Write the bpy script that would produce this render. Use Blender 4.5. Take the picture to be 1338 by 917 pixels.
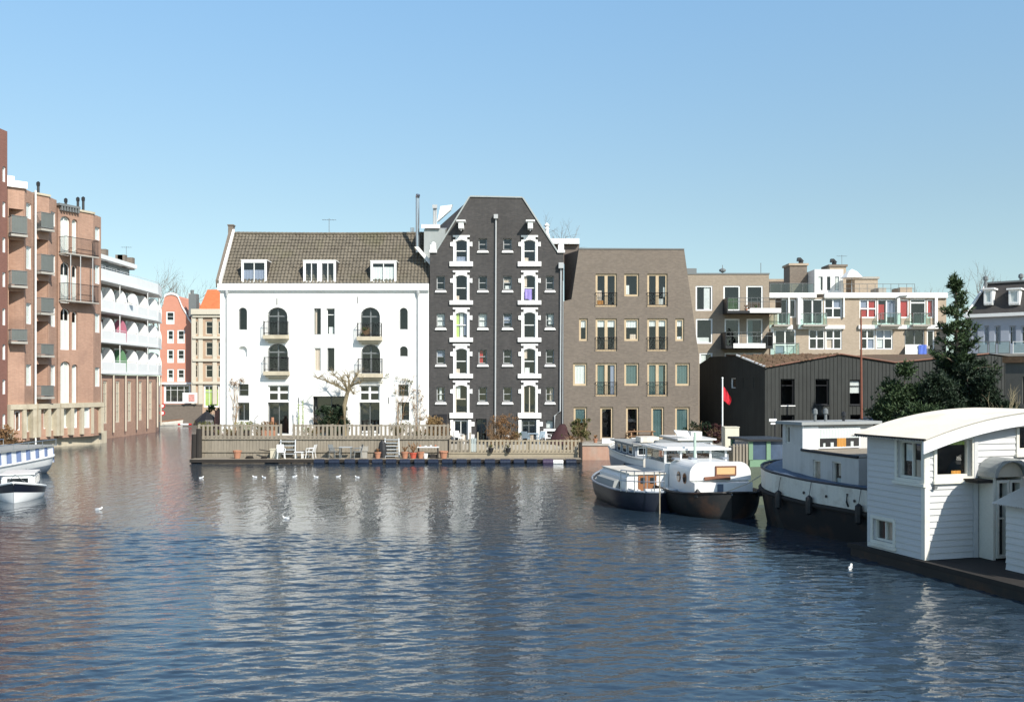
import bpy, math, random
from mathutils import Vector, Matrix, noise
from mathutils.geometry import tessellate_polygon
R = math.radians
random.seed(7)
scene = bpy.context.scene
for o in list(bpy.data.objects): bpy.data.objects.remove(o)

# ------------------------------------------------------------------ camera, sky, sun, exposure
FOC, CX, HZ, EYE = 1258.0, 669.0, 502.0, 4.9        # focal length / principal column / horizon row of the photograph, eye height
cd = bpy.data.cameras.new('camera'); cam = bpy.data.objects.new('camera', cd)
scene.collection.objects.link(cam); scene.camera = cam
cam.location = (0, 0, EYE); cam.rotation_euler = (R(90), 0, 0)
cd.sensor_width = 36.0; cd.lens = 36.0 * FOC / 1338.0
cd.shift_y = (HZ - 458.5) / 1338.0
cd.clip_start = 0.1; cd.clip_end = 6000

SKY_LIFT = 0.10
SUN_AZ, SUN_EL = 35.0, 38.0                          # azimuth to the right of straight behind the camera, elevation
w = bpy.data.worlds.new('World'); scene.world = w; w.use_nodes = True
nt = w.node_tree; bg = nt.nodes['Background']
sky = nt.nodes.new('ShaderNodeTexSky'); sky.sky_type = 'NISHITA'; sky.sun_disc = False
sky.sun_elevation = R(SUN_EL); sky.sun_rotation = R(180 - SUN_AZ)
sky.altitude = 0; sky.air_density = 1.0; sky.dust_density = 0.25; sky.ozone_density = 1.0
stc = nt.nodes.new('ShaderNodeTexCoord'); smp = nt.nodes.new('ShaderNodeMapping'); smp.inputs['Scale'].default_value = (1, 1, .95)
smp.inputs['Location'].default_value = (0, 0, SKY_LIFT); nt.links.new(stc.outputs['Generated'], smp.inputs[0])
snm = nt.nodes.new('ShaderNodeVectorMath'); snm.operation = 'NORMALIZE'; nt.links.new(smp.outputs[0], snm.inputs[0]); nt.links.new(snm.outputs[0], sky.inputs[0])
tint = nt.nodes.new('ShaderNodeMix'); tint.data_type = 'RGBA'; tint.blend_type = 'MULTIPLY'; tint.inputs[0].default_value = 1.0
spz = nt.nodes.new('ShaderNodeSeparateXYZ'); nt.links.new(stc.outputs['Generated'], spz.inputs[0])
rmp = nt.nodes.new('ShaderNodeValToRGB'); nt.links.new(spz.outputs['Z'], rmp.inputs[0])         # paler towards the horizon, deeper overhead
e_ = rmp.color_ramp.elements; e_[0].position = .0; e_[0].color = (.80, .71, .50, 1); e_[1].position = 1.0; e_[1].color = (.32, .35, .40, 1)
for pos, col in ((.18, (.84, .83, .68, 1)), (.38, (.91, 1.04, .97, 1)), (.60, (.84, .86, .88, 1))):
    k_ = e_.new(pos); k_.color = col
nt.links.new(sky.outputs[0], tint.inputs[6]); nt.links.new(rmp.outputs[0], tint.inputs[7])
gain = nt.nodes.new('ShaderNodeVectorMath'); gain.operation = 'SCALE'; gain.inputs['Scale'].default_value = 1.5; nt.links.new(tint.outputs[2], gain.inputs[0])
nt.links.new(gain.outputs[0], bg.inputs[0]); bg.inputs[1].default_value = 0.13
sl = bpy.data.lights.new('sun', 'SUN'); sl.energy = 4.9; sl.angle = R(0.53); sl.color = (1.0, 0.95, 0.86)
so = bpy.data.objects.new('sun', sl); scene.collection.objects.link(so)
sdir = Vector((math.sin(R(SUN_AZ)) * math.cos(R(SUN_EL)), -math.cos(R(SUN_AZ)) * math.cos(R(SUN_EL)), math.sin(R(SUN_EL))))
so.rotation_euler = sdir.to_track_quat('Z', 'Y').to_euler(); so.location = (20, -20, 40)
scene.view_settings.view_transform = 'Standard'; scene.view_settings.look = 'None'
scene.view_settings.gamma = 1.0; scene.view_settings.exposure = 0.30
scene.view_settings.use_curve_mapping = False
scene.render.engine = 'CYCLES'
scene.render.resolution_x = 1024; scene.render.resolution_y = 701

# ------------------------------------------------------------------ helpers
C = scene.collection
def P(px, py, d):
    return Vector(((px - CX) / FOC * d, d, EYE - (py - HZ) / FOC * d))
def XY(px, d): return Vector(((px - CX) / FOC * d, d))

def tag(o, label=None, cat=None, group=None, kind=None):
    if label: o['label'] = label
    if cat: o['category'] = cat
    if group: o['group'] = group
    if kind: o['kind'] = kind
    return o
def thing(name, label, cat, loc=(0, 0, 0), rz=0.0, group=None):
    o = bpy.data.objects.new(name, None); C.objects.link(o)
    o.empty_display_size = .3
    o.location = loc; o.rotation_euler = (0, 0, rz)
    return tag(o, label, cat, group)
def copy_thing(root, loc, rz=0.0, label=None, scale=None):
    def rec(o, parent):
        c = o.copy(); C.objects.link(c)
        if parent: c.parent = parent
        for ch in o.children: rec(ch, c)
        return c
    c = rec(root, None); c.location = loc; c.rotation_euler = (0, 0, rz)
    if scale: c.scale = (scale,) * 3
    if label: c['label'] = label
    return c

class MB:
    def __init__(s): s.v = []; s.f = []; s.m = []
    def add(s, vs, fs, mi=0):
        b = len(s.v); s.v += [Vector(p) for p in vs]
        for f in fs: s.f.append([i + b for i in f]); s.m.append(mi)
        return s
    def hexa(s, p, mi=0):        # p: 4 bottom (ccw), 4 top
        return s.add(p, [(3,2,1,0),(4,5,6,7),(0,1,5,4),(1,2,6,5),(2,3,7,6),(3,0,4,7)], mi)
    def box(s, x0, x1, y0, y1, z0, z1, mi=0):
        return s.hexa([(x0,y0,z0),(x1,y0,z0),(x1,y1,z0),(x0,y1,z0),(x0,y0,z1),(x1,y0,z1),(x1,y1,z1),(x0,y1,z1)], mi)
    def fbox(s, F, u0, u1, z0, z1, o0, o1, mi=0):
        if u0 > u1: u0, u1 = u1, u0
        if z0 > z1: z0, z1 = z1, z0
        if o0 > o1: o0, o1 = o1, o0
        W = F.w
        return s.hexa([W(u0,z0,o1),W(u1,z0,o1),W(u1,z0,o0),W(u0,z0,o0),W(u0,z1,o1),W(u1,z1,o1),W(u1,z1,o0),W(u0,z1,o0)], mi)
    def poly(s, pts, mi=0): return s.add(pts, [tuple(range(len(pts)))], mi)
    def prism(s, pts, vec, mi=0):
        n = len(pts); vec = Vector(vec); pts = [Vector(p) for p in pts]
        fs = [tuple(range(n)), tuple(reversed(range(n, 2*n)))]
        fs += [(i, i+n, (i+1) % n + n, (i+1) % n) for i in range(n)]
        return s.add(pts + [p + vec for p in pts], fs, mi)
    def tube(s, pts, r, n=6, r2=None, cap=True, mi=0):
        pts = [Vector(p) for p in pts]; k = len(pts); r2 = r if r2 is None else r2
        vs = []
        for i, p in enumerate(pts):
            t = (pts[min(i+1, k-1)] - pts[max(i-1, 0)])
            if t.length < 1e-9: t = Vector((0, 0, 1))
            t.normalize()
            a = t.cross(Vector((0, 0, 1)))
            if a.length < .05: a = t.cross(Vector((1, 0, 0)))
            a.normalize(); b = t.cross(a)
            rr = r + (r2 - r) * i / max(1, k-1)
            for j in range(n):
                an = 2 * math.pi * j / n
                vs.append(p + a * math.cos(an) * rr + b * math.sin(an) * rr)
        fs = []
        for i in range(k-1):
            for j in range(n):
                fs.append((i*n+j, i*n+(j+1) % n, (i+1)*n+(j+1) % n, (i+1)*n+j))
        if cap:
            fs.append(tuple(range(n-1, -1, -1))); fs.append(tuple(range((k-1)*n, k*n)))
        return s.add(vs, fs, mi)
    def lathe(s, prof, c=(0, 0, 0), n=10, mi=0, sx=1, sy=1):
        c = Vector(c); vs = []; k = len(prof)
        for r, z in prof:
            for j in range(n):
                a = 2*math.pi*j/n; vs.append(c + Vector((r*sx*math.cos(a), r*sy*math.sin(a), z)))
        fs = [(i*n+j, i*n+(j+1) % n, (i+1)*n+(j+1) % n, (i+1)*n+j) for i in range(k-1) for j in range(n)]
        fs.append(tuple(range(n-1, -1, -1))); fs.append(tuple(range((k-1)*n, k*n)))
        return s.add(vs, fs, mi)
    def sphere(s, c, r, n=8, mi=0, sx=1, sy=1, sz=1):
        prof = [(r*math.sin(math.pi*i/n)+1e-4, -r*math.cos(math.pi*i/n)*sz) for i in range(n+1)]
        return s.lathe(prof, c, n+2, mi, sx, sy)
    def xform(s, mtx, start=0):
        for i in range(start, len(s.v)): s.v[i] = mtx @ s.v[i]
        return s
    def build(s, name, mats, parent=None, smooth=False):
        if not isinstance(mats, (list, tuple)): mats = [mats]
        off = Vector((0, 0, 0)); r = parent
        while r is not None and r.parent is not None: r = r.parent
        if r is not None: off = Vector(r.location)
        me = bpy.data.meshes.new(name)
        me.from_pydata([p - off for p in s.v], [], s.f)
        for m in mats: me.materials.append(m)
        me.update()
        if len(mats) > 1: me.polygons.foreach_set('material_index', s.m)
        uv = me.uv_layers.new(name='UVMap').data
        for p in me.polygons:
            nx, ny, nz = p.normal
            if abs(nz) > .85: fn = lambda q: (q.x, q.y)
            else:
                l = math.hypot(nx, ny) or 1; ex, ey = -ny / l, nx / l
                sc = 1.0 / max(.3, math.sqrt(max(1e-6, 1 - nz*nz)))
                fn = lambda q: (q.x*ex + q.y*ey, q.z*sc)
            for li in p.loop_indices:
                q = me.vertices[me.loops[li].vertex_index].co
                uv[li].uv = fn(q)
        if smooth: me.polygons.foreach_set('use_smooth', [True]*len(me.polygons))
        o = bpy.data.objects.new(name, me); C.objects.link(o)
        if parent is not None: o.parent = parent
        return o

class Face:
    """A vertical plane: origin (x, y), direction e to the right as seen from outside, outward normal n."""
    def __init__(s, o, e=(1, 0)):
        s.o = Vector(o).to_2d(); s.e = Vector(e).to_2d().normalized(); s.n = Vector((s.e.y, -s.e.x)); s.holes = []
    @classmethod
    def between(c, a, b): return c(a, Vector(b) - Vector(a))
    def w(s, u, z, off=0.0):
        q = s.o + s.e*u + s.n*off; return Vector((q.x, q.y, z))
    def uv(s, px, py):
        dx, dz = (px - CX)/FOC, -(py - HZ)/FOC
        t = (s.o.dot(s.n)) / (dx*s.n.x + s.n.y)
        return ((Vector((dx*t, t)) - s.o).dot(s.e), EYE + dz*t)
    def u(s, px): return s.uv(px, HZ)[0]
    def rect(s, x0, y0, x1, y1):
        xm, ym = (x0+x1)/2, (y0+y1)/2
        return s.uv(x0, ym)[0], s.uv(x1, ym)[0], s.uv(xm, y1)[1], s.uv(xm, y0)[1]
    def shift(s, off): return Face(s.o + s.n*off, s.e)

def arch_poly(u0, u1, z0, z1, rise=0.0, n=8):
    if rise <= 0: return [(u0, z0), (u1, z0), (u1, z1), (u0, z1)]
    c = (u0+u1)/2; hw = (u1-u0)/2; zs = z1 - rise
    return [(u0, z0), (u1, z0)] + [(c + hw*math.cos(math.pi*i/n), zs + rise*math.sin(math.pi*i/n)) for i in range(n+1)]
def inset(poly, fw):
    us = [p[0] for p in poly]; zs = [p[1] for p in poly]
    cu, cz = (min(us)+max(us))/2, (min(zs)+max(zs))/2
    su = 1 - 2*fw/(max(us)-min(us)); sz = 1 - 2*fw/(max(zs)-min(zs))
    return [(cu+(p[0]-cu)*su, cz+(p[1]-cz)*sz) for p in poly]
def ring(mb, F, outer, inner, o0, o1, mi=0):
    n = len(outer)
    for i in range(n):
        j = (i+1) % n
        A, B, c, d = outer[i], outer[j], inner[j], inner[i]
        mb.hexa([F.w(*A, o1), F.w(*B, o1), F.w(*c, o1), F.w(*d, o1), F.w(*A, o0), F.w(*B, o0), F.w(*c, o0), F.w(*d, o0)], mi)

def wall(F, outline, mat, root, depth=6.0, rec=.18, name='wall', interior=True, back=True):
    """Front with every hole cut out, reveals, and the outline carried back by depth."""
    mb = MB()
    edges = []                                   # trapezoid decomposition, so aligned openings cannot break the fill
    for lp in [outline] + F.holes:
        for i in range(len(lp)):
            a, b = lp[i], lp[(i+1) % len(lp)]
            if abs(a[1]-b[1]) > 1e-6: edges.append((a, b) if a[1] < b[1] else (b, a))
    zs = sorted({round(p[1], 5) for lp in [outline] + F.holes for p in lp})
    for za, zb in zip(zs[:-1], zs[1:]):
        if zb - za < 1e-4: continue
        zm = (za+zb)/2; row = []
        for a, b in edges:
            if a[1] <= zm < b[1]:
                at = lambda z: a[0] + (b[0]-a[0])*(z-a[1])/(b[1]-a[1])
                row.append((at(zm), at(za), at(zb)))
        row.sort()
        for l, r in zip(row[0::2], row[1::2]):
            mb.poly([F.w(l[1], za), F.w(r[1], za), F.w(r[2], zb), F.w(l[2], zb)])
    for h in F.holes:
        for i in range(len(h)):
            a, b = h[i], h[(i+1) % len(h)]
            mb.poly([F.w(*b), F.w(*a), F.w(*a, -rec), F.w(*b, -rec)])
    n = len(outline)
    for i in range(n):
        a, b = outline[i], outline[(i+1) % n]
        mb.poly([F.w(*a), F.w(*b), F.w(*b, -depth), F.w(*a, -depth)])
    if back: mb.poly([F.w(*p, -depth) for p in reversed(outline)])
    o = mb.build(name, mat, root)
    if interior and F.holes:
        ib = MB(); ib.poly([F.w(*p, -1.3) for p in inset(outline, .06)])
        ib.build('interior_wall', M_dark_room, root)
    return o

def window(root, F, x0, y0, x1, y1, rise=0.0, rec=.18, fw=.07, fmat=None, cols=1, rows=1, splits=None, px=True,
           glass=None, sill=None, curtain=None, name='window', thick=.07, bar=.045, cut=True):
    if px: u0, u1, z0, z1 = F.rect(x0, y0, x1, y1)
    else: u0, u1, z0, z1 = x0, y0, x1, y1
    pol = arch_poly(u0, u1, z0, z1, rise)
    if cut: F.holes.append(pol)
    mb = MB(); fb = -rec - thick
    inn = inset(pol, fw); ring(mb, F, pol, inn, fb, -rec+.02 if cut else .03)
    for i in range(1, cols):
        u = u0 + (u1-u0)*i/cols; mb.fbox(F, u-bar/2, u+bar/2, z0+fw*.5, z1-fw*.5-rise*.1, fb+.005, -rec+.012)
    for r in (splits or [i/rows for i in range(1, rows)]):
        z = z0 + (z1-z0)*r; mb.fbox(F, u0+fw*.5, u1-fw*.5, z-bar/2, z+bar/2, fb+.009, -rec+.008)
    wo = mb.build(name, fmat or M_white, root)
    g = MB(); g.poly([F.w(*p, -rec-thick*.6) for p in inset(pol, fw*.7)]); g.build('pane', glass or M_glass, wo)
    if sill:
        h, ov, pr, sm = sill
        s = MB(); s.fbox(F, u0-ov, u1+ov, z0-h, z0-.002, -rec+.02, pr); s.build('sill', sm, wo)
    if curtain:
        for (a, b, c, d, cm) in curtain:                # fractions of the opening: left, right, bottom, top
            k = MB(); ua, ub, za, zb = u0+(u1-u0)*a, u0+(u1-u0)*b, z0+(z1-z0)*c, z0+(z1-z0)*d
            nfold = max(2, int((ub-ua)/.05)); vs = []
            for i in range(nfold+1):
                uu = ua+(ub-ua)*i/nfold; oo = -rec-thick*.6-.045+(.014 if i % 2 else -.014)
                vs += [F.w(uu, za, oo), F.w(uu, zb, oo)]
            k.add(vs, [(2*i, 2*i+2, 2*i+3, 2*i+1) for i in range(nfold)])
            k.build('curtain', cm, wo)
    return wo, (u0, u1, z0, z1)

# ------------------------------------------------------------------ materials
def mat(name, col, rough=.8, var=.12, vs=1.2, fine=.08, fs=18.0, metal=0.0, spec=.4, bump=0.0, bscale=30.0,
        brick=None, streak=0.0, grime=None, coat=0.0, aniso=None):
    m = bpy.data.materials.new(name); m.use_nodes = True
    n = m.node_tree.nodes; L = m.node_tree.links; b = n['Principled BSDF']
    b.inputs['Roughness'].default_value = rough; b.inputs['Metallic'].default_value = metal
    b.inputs['Specular IOR Level'].default_value = spec
    if coat: b.inputs['Coat Weight'].default_value = coat; b.inputs['Coat Roughness'].default_value = .15
    tc = n.new('ShaderNodeTexCoord')
    def nz(scale, detail=4, vec=None, rgh=.6):
        t = n.new('ShaderNodeTexNoise'); t.inputs['Scale'].default_value = scale; t.inputs['Detail'].default_value = detail
        t.inputs['Roughness'].default_value = rgh
        L.new(vec or tc.outputs['Object'], t.inputs['Vector']); return t.outputs['Fac']
    def mth(op, a, c=None):
        q = n.new('ShaderNodeMath'); q.operation = op
        for i, v in enumerate((a, c)):
            if v is None: continue
            if isinstance(v, (int, float)): q.inputs[i].default_value = v
            else: L.new(v, q.inputs[i])
        return q.outputs[0]
    val = mth('ADD', mth('MULTIPLY', mth('SUBTRACT', nz(vs), .5), 2.6*var), 1.0)
    if fine:
        fv = None
        if aniso:
            mp = n.new('ShaderNodeMapping'); mp.inputs['Scale'].default_value = aniso; L.new(tc.outputs['Object'], mp.inputs[0]); fv = mp.outputs[0]
        val = mth('ADD', val, mth('MULTIPLY', mth('SUBTRACT', nz(fs, 3, fv), .5), 2.6*fine))
    if streak:
        mp = n.new('ShaderNodeMapping'); mp.inputs['Scale'].default_value = (5, 5, .22)
        L.new(tc.outputs['Object'], mp.inputs[0])
        val = mth('ADD', val, mth('MULTIPLY', mth('SUBTRACT', nz(1.0, 5, mp.outputs[0]), .5), 2.4*streak))
    hs = n.new('ShaderNodeHueSaturation'); L.new(val, hs.inputs['Value'])
    if brick:
        c2, mortar, bw, bh = brick
        bt = n.new('ShaderNodeTexBrick'); L.new(tc.outputs['UV'], bt.inputs['Vector'])
        bt.inputs['Color1'].default_value = (*col, 1); bt.inputs['Color2'].default_value = (*c2, 1); bt.inputs['Mortar'].default_value = (*mortar, 1)
        bt.inputs['Scale'].default_value = 1.0; bt.inputs['Brick Width'].default_value = bw; bt.inputs['Row Height'].default_value = bh
        bt.inputs['Mortar Size'].default_value = .008; bt.inputs['Bias'].default_value = -.1
        L.new(bt.outputs['Color'], hs.inputs['Color'])
    else: hs.inputs['Color'].default_value = (*col, 1)
    out = hs.outputs[0]
    if grime:
        gc, amt, gs = grime
        mx = n.new('ShaderNodeMix'); mx.data_type = 'RGBA'
        rp = n.new('ShaderNodeMapRange'); rp.inputs['From Min'].default_value = .52; rp.inputs['From Max'].default_value = .75
        rp.inputs['To Max'].default_value = amt; L.new(nz(gs, 6), rp.inputs['Value'])
        L.new(rp.outputs[0], mx.inputs[0]); L.new(out, mx.inputs[6]); mx.inputs[7].default_value = (*gc, 1); out = mx.outputs[2]
    L.new(out, b.inputs['Base Color'])
    if bump:
        bp = n.new('ShaderNodeBump'); bp.inputs['Strength'].default_value = bump; bp.inputs['Distance'].default_value = .02
        L.new(nz(bscale, 4), bp.inputs['Height']); L.new(bp.outputs[0], b.inputs['Normal'])
    return m

def glass_mat(name, tint, refl=1.0, rough=.01):
    m = bpy.data.materials.new(name); m.use_nodes = True
    n = m.node_tree.nodes; L = m.node_tree.links
    n.remove(n['Principled BSDF']); out = n['Material Output']
    tr = n.new('ShaderNodeBsdfTransparent'); tr.inputs[0].default_value = (*tint, 1)
    gl = n.new('ShaderNodeBsdfGlossy'); gl.inputs['Roughness'].default_value = rough; gl.inputs[0].default_value = (refl, refl, refl, 1)
    lw = n.new('ShaderNodeLayerWeight'); pw = n.new('ShaderNodeMath'); pw.operation = 'POWER'; pw.inputs[1].default_value = 4.0
    L.new(lw.outputs['Facing'], pw.inputs[0]); fr = n.new('ShaderNodeMath'); fr.operation = 'MULTIPLY_ADD'
    L.new(pw.outputs[0], fr.inputs[0]); fr.inputs[1].default_value = .8; fr.inputs[2].default_value = .06
    tc = n.new('ShaderNodeTexCoord'); nz = n.new('ShaderNodeTexNoise'); nz.inputs['Scale'].default_value = .9
    L.new(tc.outputs['Object'], nz.inputs['Vector'])
    bp = n.new('ShaderNodeBump'); bp.inputs['Strength'].default_value = .12; bp.inputs['Distance'].default_value = .05
    L.new(nz.outputs[0], bp.inputs['Height']); L.new(bp.outputs[0], gl.inputs['Normal'])
    mx = n.new('ShaderNodeMixShader'); L.new(fr.outputs[0], mx.inputs[0]); L.new(tr.outputs[0], mx.inputs[1]); L.new(gl.outputs[0], mx.inputs[2])
    L.new(mx.outputs[0], out.inputs['Surface'])
    return m

def leaf_mat(name, col, var=.35, vs=1.5):
    m = mat(name, col, rough=.6, var=var, vs=vs, fine=.2, fs=9, spec=.25)
    b = m.node_tree.nodes['Principled BSDF']
    b.inputs['Transmission Weight'].default_value = 0.0
    b.inputs['Subsurface Weight'].default_value = 0.0
    return m

M_glass = glass_mat('window_glass', (.84, .87, .87))
M_glass_green = glass_mat('balcony_glass', (.70, .84, .80), 1.0)
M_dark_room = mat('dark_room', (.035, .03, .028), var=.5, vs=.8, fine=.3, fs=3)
M_white = mat('white_paint', (.80, .80, .78), rough=.45, var=.04, fine=.03, streak=.04)
M_white_stone = mat('white_stone', (.80, .79, .76), rough=.6, var=.06, fine=.05, streak=.06)
M_white_render = mat('white_render', (.80, .79, .755), rough=.8, var=.04, vs=.6, fine=.03, fs=7, streak=.07, grime=((.46, .43, .36), .45, .7), bump=.15)
M_cream = mat('cream_paint', (.58, .525, .42), rough=.55, var=.06)
M_tan = mat('tan_timber', (.52, .40, .255), rough=.6, var=.12, streak=.1)
M_charcoal = mat('charcoal_brick', (.050, .047, .046), rough=.8, var=.22, vs=.5, fine=.18, fs=5, streak=.18, brick=((.072, .066, .063), (.056, .053, .051), .22, .07), bump=.2)
M_brown_brick = mat('brown_brick', (.155, .125, .10), rough=.85, var=.12, vs=.5, fine=.10, fs=7, brick=((.205, .165, .13), (.18, .155, .13), .22, .065), streak=.06, bump=.2)
M_brown_shaded = mat('brown_brick_shaded', (.12, .095, .08), rough=.85, var=.15, brick=((.15, .12, .10), (.13, .11, .1), .22, .065))  # brown brick darkened: shade of the left-facing roof side put into colour
M_red_brick = mat('red_brick', (.35, .195, .135), rough=.85, var=.14, vs=.35, fine=.10, fs=4, brick=((.43, .25, .175), (.38, .285, .22), .22, .065), streak=.14, grime=((.21, .13, .10), .6, .5))
M_red_brick2 = mat('dark_red_brick', (.21, .09, .065), rough=.85, var=.12, vs=.35, brick=((.25, .11, .08), (.24, .145, .12), .22, .065), streak=.1)
M_buff_brick = mat('buff_brick', (.35, .275, .20), rough=.85, var=.08, vs=.5, fine=.08, fs=5, brick=((.42, .335, .25), (.4, .34, .27), .22, .065), streak=.05)
M_tile = mat('grey_pantile', (.15, .13, .10), rough=.8, var=.30, vs=.9, fine=.35, fs=5.5, spec=.3, grime=((.12, .115, .06), .6, .5))
M_dark_tile = mat('dark_tile', (.05, .045, .042), rough=.7, var=.25, fine=.25, fs=4)
M_orange_tile = mat('orange_tile', (.52, .155, .06), rough=.8, var=.15, fine=.2, fs=4)
M_zinc = mat('zinc', (.36, .38, .37), rough=.5, metal=.35, var=.12, streak=.12)
M_steel = mat('steel_flue', (.55, .56, .57), rough=.28, metal=.9, var=.08)
M_pipe = mat('grey_pipe', (.42, .43, .43), rough=.5, var=.08)
M_black_metal = mat('black_metal', (.02, .02, .022), rough=.45, var=.1)
M_grey_metal = mat('grey_metal', (.16, .17, .17), rough=.45, var=.1)
M_stone = mat('pale_stone', (.50, .44, .33), rough=.85, var=.14, vs=.6, fine=.12, fs=4, streak=.12, grime=((.25, .2, .12), .5, .7))
M_concrete = mat('concrete', (.36, .34, .30), rough=.9, var=.12, fine=.1, streak=.1)
M_wood_grey = mat('weathered_wood', (.255, .22, .17), rough=.85, var=.18, vs=1.0, fine=.22, fs=4.0, aniso=(4, 4, .25), streak=.22)
M_wood_dark = mat('dark_wood', (.026, .022, .019), rough=.85, var=.3, fine=.2, streak=.2)
M_wood_pale = mat('pale_wood', (.33, .28, .20), rough=.8, var=.15, fine=.15, streak=.15)
M_curtain_white = mat('white_curtain', (.8, .8, .77), rough=.9, var=.05)
M_curtain_red = mat('red_curtain', (.50, .045, .04), rough=.9, var=.15)
M_curtain_beige = mat('beige_blind', (.72, .58, .47), rough=.9, var=.05)
M_curtain_green = mat('yellow_green_blind', (.55, .68, .20), rough=.8, var=.05)
M_curtain_teal = mat('teal_panel', (.10, .17, .17), rough=.5, var=.1)
M_curtain_blue = mat('blue_grey_blind', (.33, .36, .46), rough=.9, var=.1)
M_orange_cloth = mat('orange_cloth', (.72, .33, .07), rough=.9, var=.1)
M_terracotta = mat('terracotta', (.40, .19, .115), rough=.85, var=.15)
M_bark = mat('bark', (.17, .125, .09), rough=.95, var=.25, fine=.25, fs=9, streak=.2)
M_twig = mat('dry_twig', (.30, .20, .115), rough=.95, var=.25, fine=.2)
# ------------------------------------------------------------------ water and ground
def water_mat():
    m = bpy.data.materials.new('canal_water'); m.use_nodes = True
    n = m.node_tree.nodes; L = m.node_tree.links; b = n['Principled BSDF']
    b.inputs['Base Color'].default_value = (.021, .038, .056, 1); b.inputs['Roughness'].default_value = .035
    b.inputs['IOR'].default_value = 1.45; b.inputs['Specular IOR Level'].default_value = .9
    tc = n.new('ShaderNodeTexCoord')
    def nz(sx, sy, detail, rot=0, rgh=.5, dist=0.0):
        mp = n.new('ShaderNodeMapping'); mp.inputs['Scale'].default_value = (sx, sy, 1); mp.inputs['Rotation'].default_value = (0, 0, rot)
        L.new(tc.outputs['Object'], mp.inputs[0])
        t = n.new('ShaderNodeTexNoise'); t.inputs['Scale'].default_value = 1; t.inputs['Detail'].default_value = detail
        t.inputs['Roughness'].default_value = rgh; t.inputs['Distortion'].default_value = dist
        L.new(mp.outputs[0], t.inputs['Vector']); return t.outputs['Fac']
    def mth(op, a, c=None, d=None):
        q = n.new('ShaderNodeMath'); q.operation = op
        for i, v in enumerate((a, c, d)):
            if v is None: continue
            if isinstance(v, (int, float)): q.inputs[i].default_value = v
            else: L.new(v, q.inputs[i])
        return q.outputs[0]
    sep = n.new('ShaderNodeSeparateXYZ'); L.new(tc.outputs['Object'], sep.inputs[0])
    wob = mth('MULTIPLY', mth('SUBTRACT', nz(.10, .25, 3), .5), 9.0)
    yy = mth('ADD', sep.outputs['Y'], wob)
    mr = n.new('ShaderNodeMapRange'); mr.interpolation_type = 'SMOOTHSTEP'      # the breeze dies in the lee of the warehouses
    mr.inputs['From Min'].default_value = 30.5; mr.inputs['From Max'].default_value = 35.0
    mr.inputs['To Min'].default_value = 1.0; mr.inputs['To Max'].default_value = WATER['calm']; L.new(yy, mr.inputs['Value'])
    gust = n.new('ShaderNodeMapRange'); gust.inputs['From Min'].default_value = .3; gust.inputs['From Max'].default_value = .7
    gust.inputs['To Min'].default_value = .75; gust.inputs['To Max'].default_value = 1.2; L.new(nz(.09, .3, 2), gust.inputs['Value'])
    amp = mth('MULTIPLY', mr.outputs[0], gust.outputs[0])
    h = mth('MULTIPLY', nz(1.1, 2.3, 3, .12, .55, .6), WATER['big'])
    h = mth('ADD', h, mth('MULTIPLY', nz(3.2, 6.0, 3, -.2, .55, .4), WATER['mid']))
    h = mth('MULTIPLY', h, amp)
    h = mth('ADD', h, mth('MULTIPLY', nz(2.6, 4.2, 3, .3, .55), WATER['fine']))
    far = mth('MULTIPLY', mth('SUBTRACT', 1.0, mr.outputs[0]), WATER['far'])
    h = mth('ADD', h, mth('MULTIPLY', nz(2.1, .8, 3, .1, .6, .5), far))
    bp = n.new('ShaderNodeBump'); bp.inputs['Strength'].default_value = 1.0; bp.inputs['Distance'].default_value = 1.0
    rr = n.new('ShaderNodeMapRange'); rr.interpolation_type = 'SMOOTHSTEP'; rr.inputs['From Min'].default_value = 29.5; rr.inputs['From Max'].default_value = 33.0
    rr.inputs['To Min'].default_value = WATER['rough_near']; rr.inputs['To Max'].default_value = WATER['rough_far']; L.new(yy, rr.inputs['Value']); L.new(rr.outputs[0], b.inputs['Roughness'])
    L.new(h, bp.inputs['Height']); L.new(bp.outputs[0], b.inputs['Normal'])
    return m
WATER = dict(far=.065, calm=.35, big=.0, mid=.014, fine=.004, rough_near=.012, rough_far=.08)
M_water = water_mat()
import numpy as np
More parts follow.
